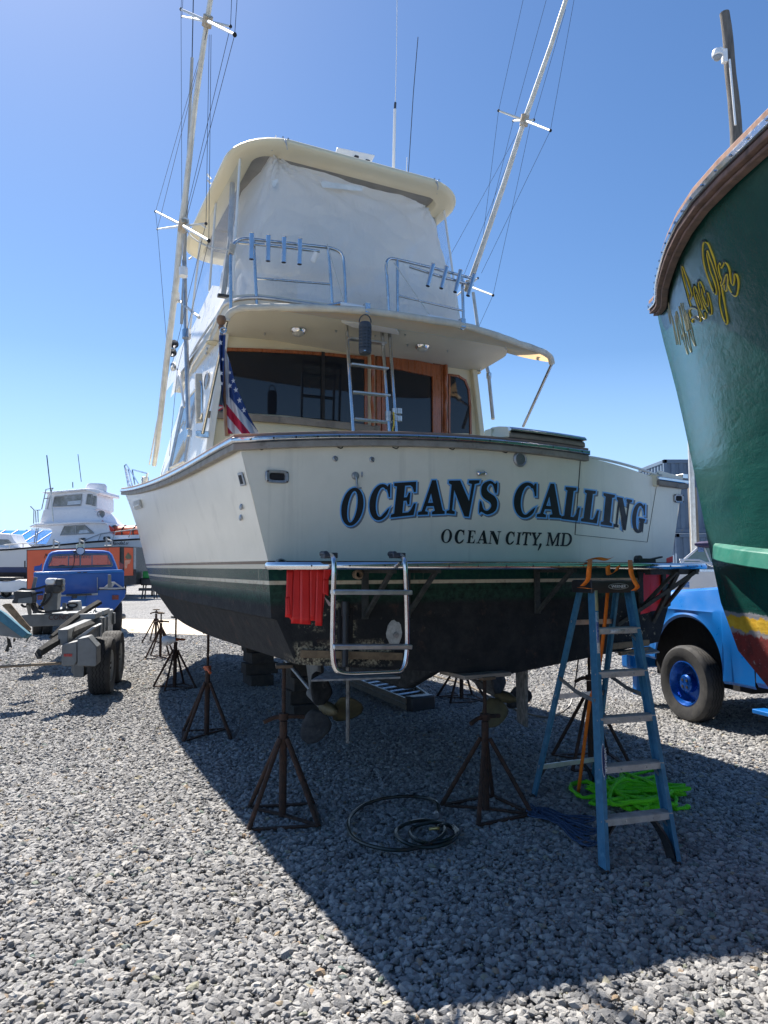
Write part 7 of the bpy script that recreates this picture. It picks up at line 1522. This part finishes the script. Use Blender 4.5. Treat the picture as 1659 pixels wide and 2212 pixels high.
# ================================================================ far: white sport boat, orange trailer, building, trees
YB = 44.0; FB = empty('white_sport_boat', Matrix.Translation((pY(150, 1225, YB).x, YB, 0)), 'white sport boat with enclosed tower and the name MandaLu behind the orange trailer', 'boat')
fo_ = FB.matrix_world.translation.copy() if False else V((pY(150, 1225, YB).x, YB, 0))
def F2(x, y, dY=0): return pY(*k2(x, y), YB + dY) - fo_
def slab(name, pts, y0, y1, m, shrink=1.0, bevel=0, parent=FB):
    mb = MB(); a = [F2(x, y) for x, y in pts]; n = len(a)
    A = [V((p.x, y0, p.z)) for p in a]; B = [V((p.x, y1, p.z)) for p in a]
    mb.add(A + B, [tuple(range(n))[::-1], tuple(range(n, 2 * n))] + [(i, (i + 1) % n, n + (i + 1) % n, n + i) for i in range(n)]); return mb.build(name, m, parent, bevel=bevel, smooth=False)
m_fw2 = mat('glossy_white', (.80, .80, .82), (.74, .74, .77), ns=.6, rough=.3)
# hull: lofted along its length
hx = [-500, -200, 100, 400, 700, 1000, 1300, 1520, 1700, 1850, 1950]
sh_ = [968, 966, 952, 926, 897, 868, 846, 832, 818, 808, 800]
hwid = [2.2, 2.3, 2.3, 2.3, 2.3, 2.25, 2.0, 1.7, 1.2, .6, .05]
mb = MB(); rows = []
for x, y, w_ in zip(hx, sh_, hwid):
    s = F2(x, y); fr_a = .35 * (w_ < 2.2) * (2.3 - w_) / 2.3; c = 2.3
    rows.append([(s.x, c - w_, s.z), (s.x - fr_a, c - w_ * .93, 2.2), (s.x - fr_a * 2, c - w_ * .88, 1.52), (s.x - fr_a * 3, c - w_ * .8, 1.15), (s.x - fr_a * 4, c - .05, .6 + fr_a), (s.x - fr_a * 3, c + w_ * .8, 1.15), (s.x - fr_a * 2, c + w_ * .88, 1.52), (s.x, c + w_, s.z)])
mb.grid(rows); mb.add(rows[0], [tuple(range(8))]); 
def farhull():
    m, nt, b = newmat('far_hull_bands'); tc_ = node(nt, 'ShaderNodeTexCoord'); sp = node(nt, 'ShaderNodeSeparateXYZ'); lk(nt, tc_.outputs['Object'], sp.inputs[0])
    c = mixc(nt, rampf(nt, sp.outputs[2], 1.78, 1.79, True), (.62, .64, .66), (.02, .045, .13)); c = mixc(nt, rampf(nt, sp.outputs[2], 1.45, 1.46, True), c, (.02, .02, .025)); lk(nt, c, b.inputs['Base Color']); b.inputs['Roughness'].default_value = .35; return m
mb.build('hull', farhull(), FB, ang=30)
mb = MB(); mb.grid([[r[0] for r in rows], [(r[0][0], 2.3, r[0][2] + .05) for r in rows], [r[-1] for r in rows]]); mb.build('deck', m_fw2, FB)
mb = MB(); mb.tube([V(r[0]) + V((0, -.02, -.04)) for r in rows], .06, 6); mb.build('rub_strip', m_dark, FB)
slab('house', [(285, 712), (345, 690), (930, 655), (1110, 662), (1122, 690), (1145, 770), (1180, 800), (1520, 792), (1520, 835), (430, 915), (480, 850), (513, 770), (505, 722)], .6, 4.0, m_fw2)
slab('house_roof', [(285, 702), (360, 672), (930, 645), (1085, 650), (1116, 662), (1112, 678), (930, 668), (345, 695), (290, 716)], .35, 4.25, m_fw2, bevel=.04)
slab('bridge_side', [(362, 668), (405, 520), (840, 498), (950, 515), (1085, 648)], .8, 3.8, m_fw2)
slab('pilothouse', [(405, 522), (440, 345), (870, 300), (975, 315), (985, 380), (985, 500), (950, 520), (840, 502)], .9, 3.7, m_fw2)
slab('tower_roof', [(388, 330), (470, 322), (870, 288), (985, 292), (1030, 305), (1036, 335), (1015, 350), (975, 330), (870, 303), (445, 345)], .6, 4.0, m_fw2, bevel=.03)
m_fgl = mat('far_glass', (.16, .16, .14), (.35, .36, .36), ns=1.5, rough=.15); m_pan = mat('pale_pane', (.55, .6, .66), rough=.2)
for nm, pts, y0 in (('tower_window', [(500, 480), (520, 375), (822, 346), (808, 468)], .88), ('tower_window', [(868, 455), (885, 345), (935, 348), (915, 460)], .88), ('tower_window', [(932, 468), (950, 362), (985, 372), (965, 476)], .88), ('house_window', [(607, 797), (652, 702), (870, 690), (975, 775)], .58)):
    o = slab(nm, pts, y0 - .02, y0 + .03, m_fgl); 
    mb = MB(); mb.tube([F2(x, y) * 1 + V((0, y0 - .03, 0)) - V((0, F2(x, y).y, 0)) for x, y in pts], .035, 5, True); mb.build('frame', m_galw, o)
slab('window_light', [(660, 465), (668, 425), (812, 412), (806, 455)], .84, .87, m_pan); slab('window_light', [(805, 785), (822, 745), (900, 740), (930, 770)], .54, .57, m_pan); slab('window_divider', [(772, 695), (780, 695), (780, 785), (772, 785)], .53, .56, m_galw)
slab('side_vent', [(815, 850), (820, 832), (870, 828), (888, 840), (884, 862), (835, 866), (818, 862)], .50, .59, m_black); slab('side_vent', [(1078, 838), (1085, 815), (1140, 812), (1153, 825), (1148, 845), (1095, 852), (1080, 848)], .50, .59, m_black)
slab('cockpit_curtain', [(272, 912), (285, 716), (505, 722), (513, 770), (480, 850), (430, 915)], .62, .64, m_clear)
for x0, y0, x1, y1, r_ in ((505, -60, 548, 330, .035), (548, 330, 575, 655, .05), (842, -70, 878, 226, .022), (785, 230, 787, 290, .03)):
    mb = MB(); mb.cyl(F2(x0, y0, 0), F2(x1, y1, 0), r_, n=6); mb.build('whip_antenna', m_wire if r_ < .04 else m_pole, FB)
c = F2(902, 250); mb = MB(); mb.lathe([(.5, -.35), (.62, -.25), (.64, .05), (.55, .22), (.001, .25)], V((c.x, 2, c.z)), (0, 0, 1), 20); mb.build('radome', m_fw2, FB)
for pts in ([(412, 520), (460, 300), (540, 285)], [(475, 515), (525, 300), (540, 285)], [(445, 400), (500, 395)], [(325, 675), (328, 528), (400, 525)], [(352, 665), (345, 535)], [(375, 660), (370, 530)], [(330, 525), (292, 485), (290, 495)], [(330, 890), (355, 725)], [(352, 890), (375, 725)], [(340, 820), (360, 818)], [(800, 885), (1060, 782), (1500, 727), (1700, 715)], [(1025, 865), (1060, 785)], [(1185, 850), (1215, 765)], [(1362, 825), (1390, 745)], [(0, 905), (350, 880), (365, 915)], [(60, 945), (60, 900)], [(210, 930), (210, 890)]):
    mb = MB(); mb.tube([V((F2(x, y).x, .45, F2(x, y).z)) for x, y in pts], .032, 5); mb.build('hand_rail', m_galw, FB)
for x in (1000,): mb = MB(); c = F2(x, 555); mb.lathe([(.05, 0), (.22, .15), (.24, .3)], V((c.x, 1, c.z)), (.7, -.6, -.2), 12); mb.build('deck_light', m_galw, FB)
c = F2(1102, 697); mb = MB(); mb.box((c.x, .9, c.z), (.95, .3, .22), M=Matrix.Translation((c.x, .9, c.z)) @ Matrix.Rotation(R(38), 4, 'Y')); mb.build('red_canister', mat('red_canister', (.6, .05, .03), rough=.4), FB, bevel=.05)
q = F2(1285, 905); text_on('MandaLu', V((q.x, .02, q.z)), (1, 0, .03), (0, 0, 1), .20, m_ink, FB, shear=.35, width=1.15, bold=.02)
lr = empty('life_raft', Matrix.Translation(fo_ + V((F2(1310, 760).x, 1.6, F2(1310, 760).z))), 'orange life raft bundle strapped on the foredeck of the white boat', 'life raft')
mb = MB(); rws = [];
for i in range(13):
    t = -1 + i / 6; r_ = .42 * (1 - abs(t) ** 5 * .35); rws.append([(t * 1.45, r_ * 1.3 * math.cos(a), r_ * math.sin(a)) for a in [k * .524 for k in range(12)]])
mb.grid(rws, True); mb.add(rws[0], [tuple(range(12))]); mb.add(rws[-1], [tuple(range(12))]); mb.build('raft', mat('orange_raft', (.72, .11, .04), (.6, .08, .03), ns=3, rough=.6), lr)
for t in (-1.0, -.35, .35, .8): mb = MB(); mb.tube([(t, .58 * math.cos(a), .45 * math.sin(a)) for a in [k * .524 for k in range(12)]], .045, 6, True); mb.build('raft_strap', m_black, lr)
for k in range(5):
    for s in (.6, 3.6): g0 = F2(-300 + 480 * k, 950); mb = MB(); mb.cyl((g0.x, s, 0), (g0.x, s, 1.3), .06, n=6); mb.build('hull_prop', m_rust, FB)
# orange enclosed trailer
YT = 40.0; ot = empty('cargo_trailer', None, 'orange and black enclosed cargo trailer behind the blue tow truck', 'trailer')
def oq(x, y, dY=0, c=k2): return pY(*c(x, y), YT + dY)
def oslab(name, pts, d0, d1, m, c=k2, parent=ot, bevel=0):
    mb = MB(); A = [oq(x, y, 0, c) for x, y in pts]; mb.prism([p + V((0, d0, 0)) for p in A], (0, d1 - d0, 0)); return mb.build(name, m, parent, bevel=bevel, smooth=False)
m_or = mat('orange_panel', (.72, .115, .035), (.66, .10, .03), ns=1, rough=.35)
bot = 570 + 829.4   # in k2 rows
oslab('box_body', [(287, 962), (1300, 924), (1300, 1350), (287, 1404)], 0, 2.4, m_black)
oslab('front_body', [(1300, 924), (1465, 930), (1468, 1340), (1300, 1350)], .05, 2.0, m_black)
for x0, x1 in ((298, 560), (566, 860), (866, 1165), (1171, 1292)):
    oslab('side_panel', [(x0, 970 - (x0 - 298) * .036), (x1, 970 - (x1 - 298) * .036), (x1, 1385 - (x1 - 298) * .11), (x0, 1385 - (x0 - 298) * .11)], -.03, 0, m_or)
oslab('front_panel', [(1340, 938), (1436, 940), (1436, 1238), (1342, 1242)], .0, .05, m_or); oslab('nose_corner', [(1442, 935), (1466, 937), (1466, 1170), (1442, 1172)], .0, .06, m_galw)
oslab('sail_mark', [(1385, 990), (1420, 1030), (1418, 1060), (1370, 1062), (1352, 1040)], -.03, -.01, mat('olive_print', (.16, .15, .08), rough=.6)); oslab('sail_mark', [(1350, 1075), (1415, 1070), (1402, 1110), (1380, 1115), (1372, 1160), (1350, 1165), (1348, 1110)], -.03, -.01, mat('peach_print', (.75, .35, .22), rough=.6))
p = oq(727, 1052, -.06); text_on('MandaLu Charters', p, (1, 0, 0), (0, 0, 1), .27, m_ink, ot, shear=.35, width=2.6)
for x, w_ in ((580, 60), (860, 50), (1150, 60)):
    y = 955 - (x - 298) * .036
    for pts in (((x, y - 8), (x, y - 100)), ((x + w_, y - 8), (x + w_, y - 65)), ((x, y - 78), (x + w_, y - 55)), ((x - 20, y - 4), (x + w_ + 5, y - 6))): mb = MB(); mb.tube([oq(a, b_) for a, b_ in pts], .05, 5); mb.build('roof_rack_bar', m_galw, ot)
for x in (700, 900): c = oq(x, 1380, .3); c.z = .35; tyre(ot, c, (0, 1, 0), .35, .22, m_galw, treads=2, hub=False)
for x in (268,): mb = MB(); mb.tube([oq(268, 1080), oq(268, 1165)], .04, 5); mb.build('door_bar', m_black, ot)
mb = MB(); mb.box2((oq(1465, 1300).x, YT + .5, .45), (oq(1620, 1300).x, YT + .8, .6)); mb.build('trailer_tongue', m_black, ot)
gnn = empty('generator', Matrix.Translation((oq(1555, 1340).x, YT + 1, 0)), 'small green and black generator on a frame beside the bow of the big boat', 'generator')
mb = MB(); mb.box((0, 0, 1.35), (.7, .5, .4)); mb.build('green_cover', mat('green_cover', (.02, .3, .06), rough=.5), gnn, bevel=.05); mb = MB(); mb.box((0, 0, .95), (.9, .6, .4)); mb.build('motor', m_black, gnn, bevel=.05)
for sx in (-.35, .35):
    for sy in (-.25, .25): mb = MB(); mb.cyl((sx, sy, 0), (sx * .8, sy * .8, .8), .04, n=6); mb.build('leg', m_black, gnn)
# buildings and trees far behind
bl = empty('boat_shed', None, 'long low shed with a bright blue ribbed metal roof at the far left', 'building'); 
m_rf = mat('blue_metal_roof', (.04, .22, .62), (.035, .19, .56), ns=.5, rough=.9, spec=.05)
x0, x1 = -62, -26; mb = MB(); mb.grid([[(x0, 66, 3.9), (x1, 66, 3.9)], [(x0, 70, 5.35), (x1, 70, 5.35)], [(x0, 74, 3.9), (x1, 74, 3.9)]]); mb.build('roof', m_rf, bl, smooth=False)
mb = MB(); mb.box2((x0 + .5, 67, 0), (x1 - .5, 73, 4.0)); mb.build('wall', mat('pale_siding', (.5, .52, .55), rough=.7), bl)
for k in range(30): x = x0 + .6 + k * 1.22; mb = MB(); mb.bar((x, 66, 3.92), (x + .0, 70, 5.37), .10, .09); mb.build('roof_rib', mat('rib_navy', (.01, .04, .16), rough=.4), bl)
def tree(x, Y, h, r_, seed, label):
    rt = empty('tree', Matrix.Translation((x, Y, 0)), label, 'tree', 'trees beyond the yard'); rr = random.Random(seed)
    mb = MB(); mb.tube([(0, 0, 0), (.1, 0, h * .4), (-.1, .1, h * .75)], [.22, .16, .06], 8)
    for k in range(7): a = rr.uniform(0, 6.28); mb.tube([(0, 0, h * rr.uniform(.35, .6)), (r_ * .6 * math.cos(a), r_ * .6 * math.sin(a), h * rr.uniform(.7, .95))], [.08, .02], 5)
    mb.build('trunk', m_bark, rt)
    mb = MB(); 
    clumps = [(V((rr.gauss(0, r_ * .45), rr.gauss(0, r_ * .45), h * rr.uniform(.5, .98))), rr.uniform(.3, .75)) for _ in range(26)]
    for c, cr in clumps:
        for _ in range(70):
            p = c + V((rr.gauss(0, cr * .5), rr.gauss(0, cr * .5), rr.gauss(0, cr * .4))); s = rr.uniform(.06, .16); d = V((rr.uniform(-1, 1), rr.uniform(-1, 1), rr.uniform(-1, 1))).normalized(); x_, y_, _ = basis(d)
            mb.add([p - x_ * s, p + y_ * s * .6, p + x_ * s, p - y_ * s * .6], [(0, 1, 2, 3)])
    mb.build('crown', mat('spring_foliage', (.06, .085, .025), (.10, .12, .04), ns=2, rough=.8), rt, smooth=False)
tree(pY(46, 1200, 84).x, 84, 5.9, 2.0, 1, 'dark bushy tree showing above the blue roof'); tree(pY(22, 1200, 86).x, 86, 5.4, 1.6, 2, 'low olive tree left of the dark tree above the blue roof'); tree(pY(297, 1200, 80).x, 80, 5.1, 1.7, 3, 'olive tree tip showing beside the bow above the life raft'); tree(pY(262, 1200, 95).x, 95, 4.6, 2.2, 4, 'small tree behind the foredeck of the white boat')
# small cart at the left edge
gc = empty('golf_cart', Matrix.Translation((pY(22, 1280, 41).x, 41, 0)), 'low white cart with dark seat under the white boat at the left edge', 'cart')
mb = MB(); mb.prism([(-1.6, 0, .35), (1.0, 0, .35), (1.35, 0, .6), (1.2, 0, .95), (.5, 0, 1.08), (-.2, 0, .95), (-1.6, 0, 1.0)], (0, 1.3, 0)); mb.build('body', m_whiteb, gc, bevel=.06)
mb = MB(); mb.box2((-1.3, .1, 1.0), (.2, 1.2, 1.2)); mb.build('seat', m_black, gc, bevel=.05)
for x in (-.9, .75): tyre(gc, (x, .0, .3), (0, -1, 0), .3, .22, mat('cream_rim', (.6, .55, .4), rough=.5), treads=2, hub=False); tyre(gc, (x, 1.3, .3), (0, 1, 0), .3, .22, m_galw, treads=2, hub=False)
# white stern of another boat cut by the left frame edge
ob_ = empty('moored_cruiser', Matrix.Translation((pY(-25, 1200, 56).x, 56, 0)), 'white cruiser cut by the left edge of the photo in front of the blue roof', 'boat')
mb = MB(); mb.grid([[(-6, 0, 3.4), (1.6, 0, 3.3), (2.8, 0, 3.2)], [(-6, .2, 2), (1.4, .2, 2), (2.4, .2, 2.2)], [(-6, .8, .9), (1.2, .8, .9), (2, .8, 1)]]); mb.grid([[(-6, 0, 3.4), (1.6, 0, 3.3), (2.8, 0, 3.2)], [(-6, 3, 3.4), (1.6, 3, 3.3), (2.8, 3, 3.2)]]); mb.build('hull', m_fw2, ob_)
mb = MB(); mb.prism([(-4, .6, 3.3), (2.2, .6, 3.3), (1.6, .6, 3.9), (1.3, .6, 4.4), (-4, .6, 4.6)], (0, 2, 0)); mb.build('cabin', m_fw2, ob_, bevel=.05); mb = MB(); mb.prism([(-3, .57, 3.6), (1.7, .57, 3.5), (1.2, .57, 3.95), (-3, .57, 4.1)], (0, .02, 0)); mb.build('cabin_window', m_fgl, ob_)
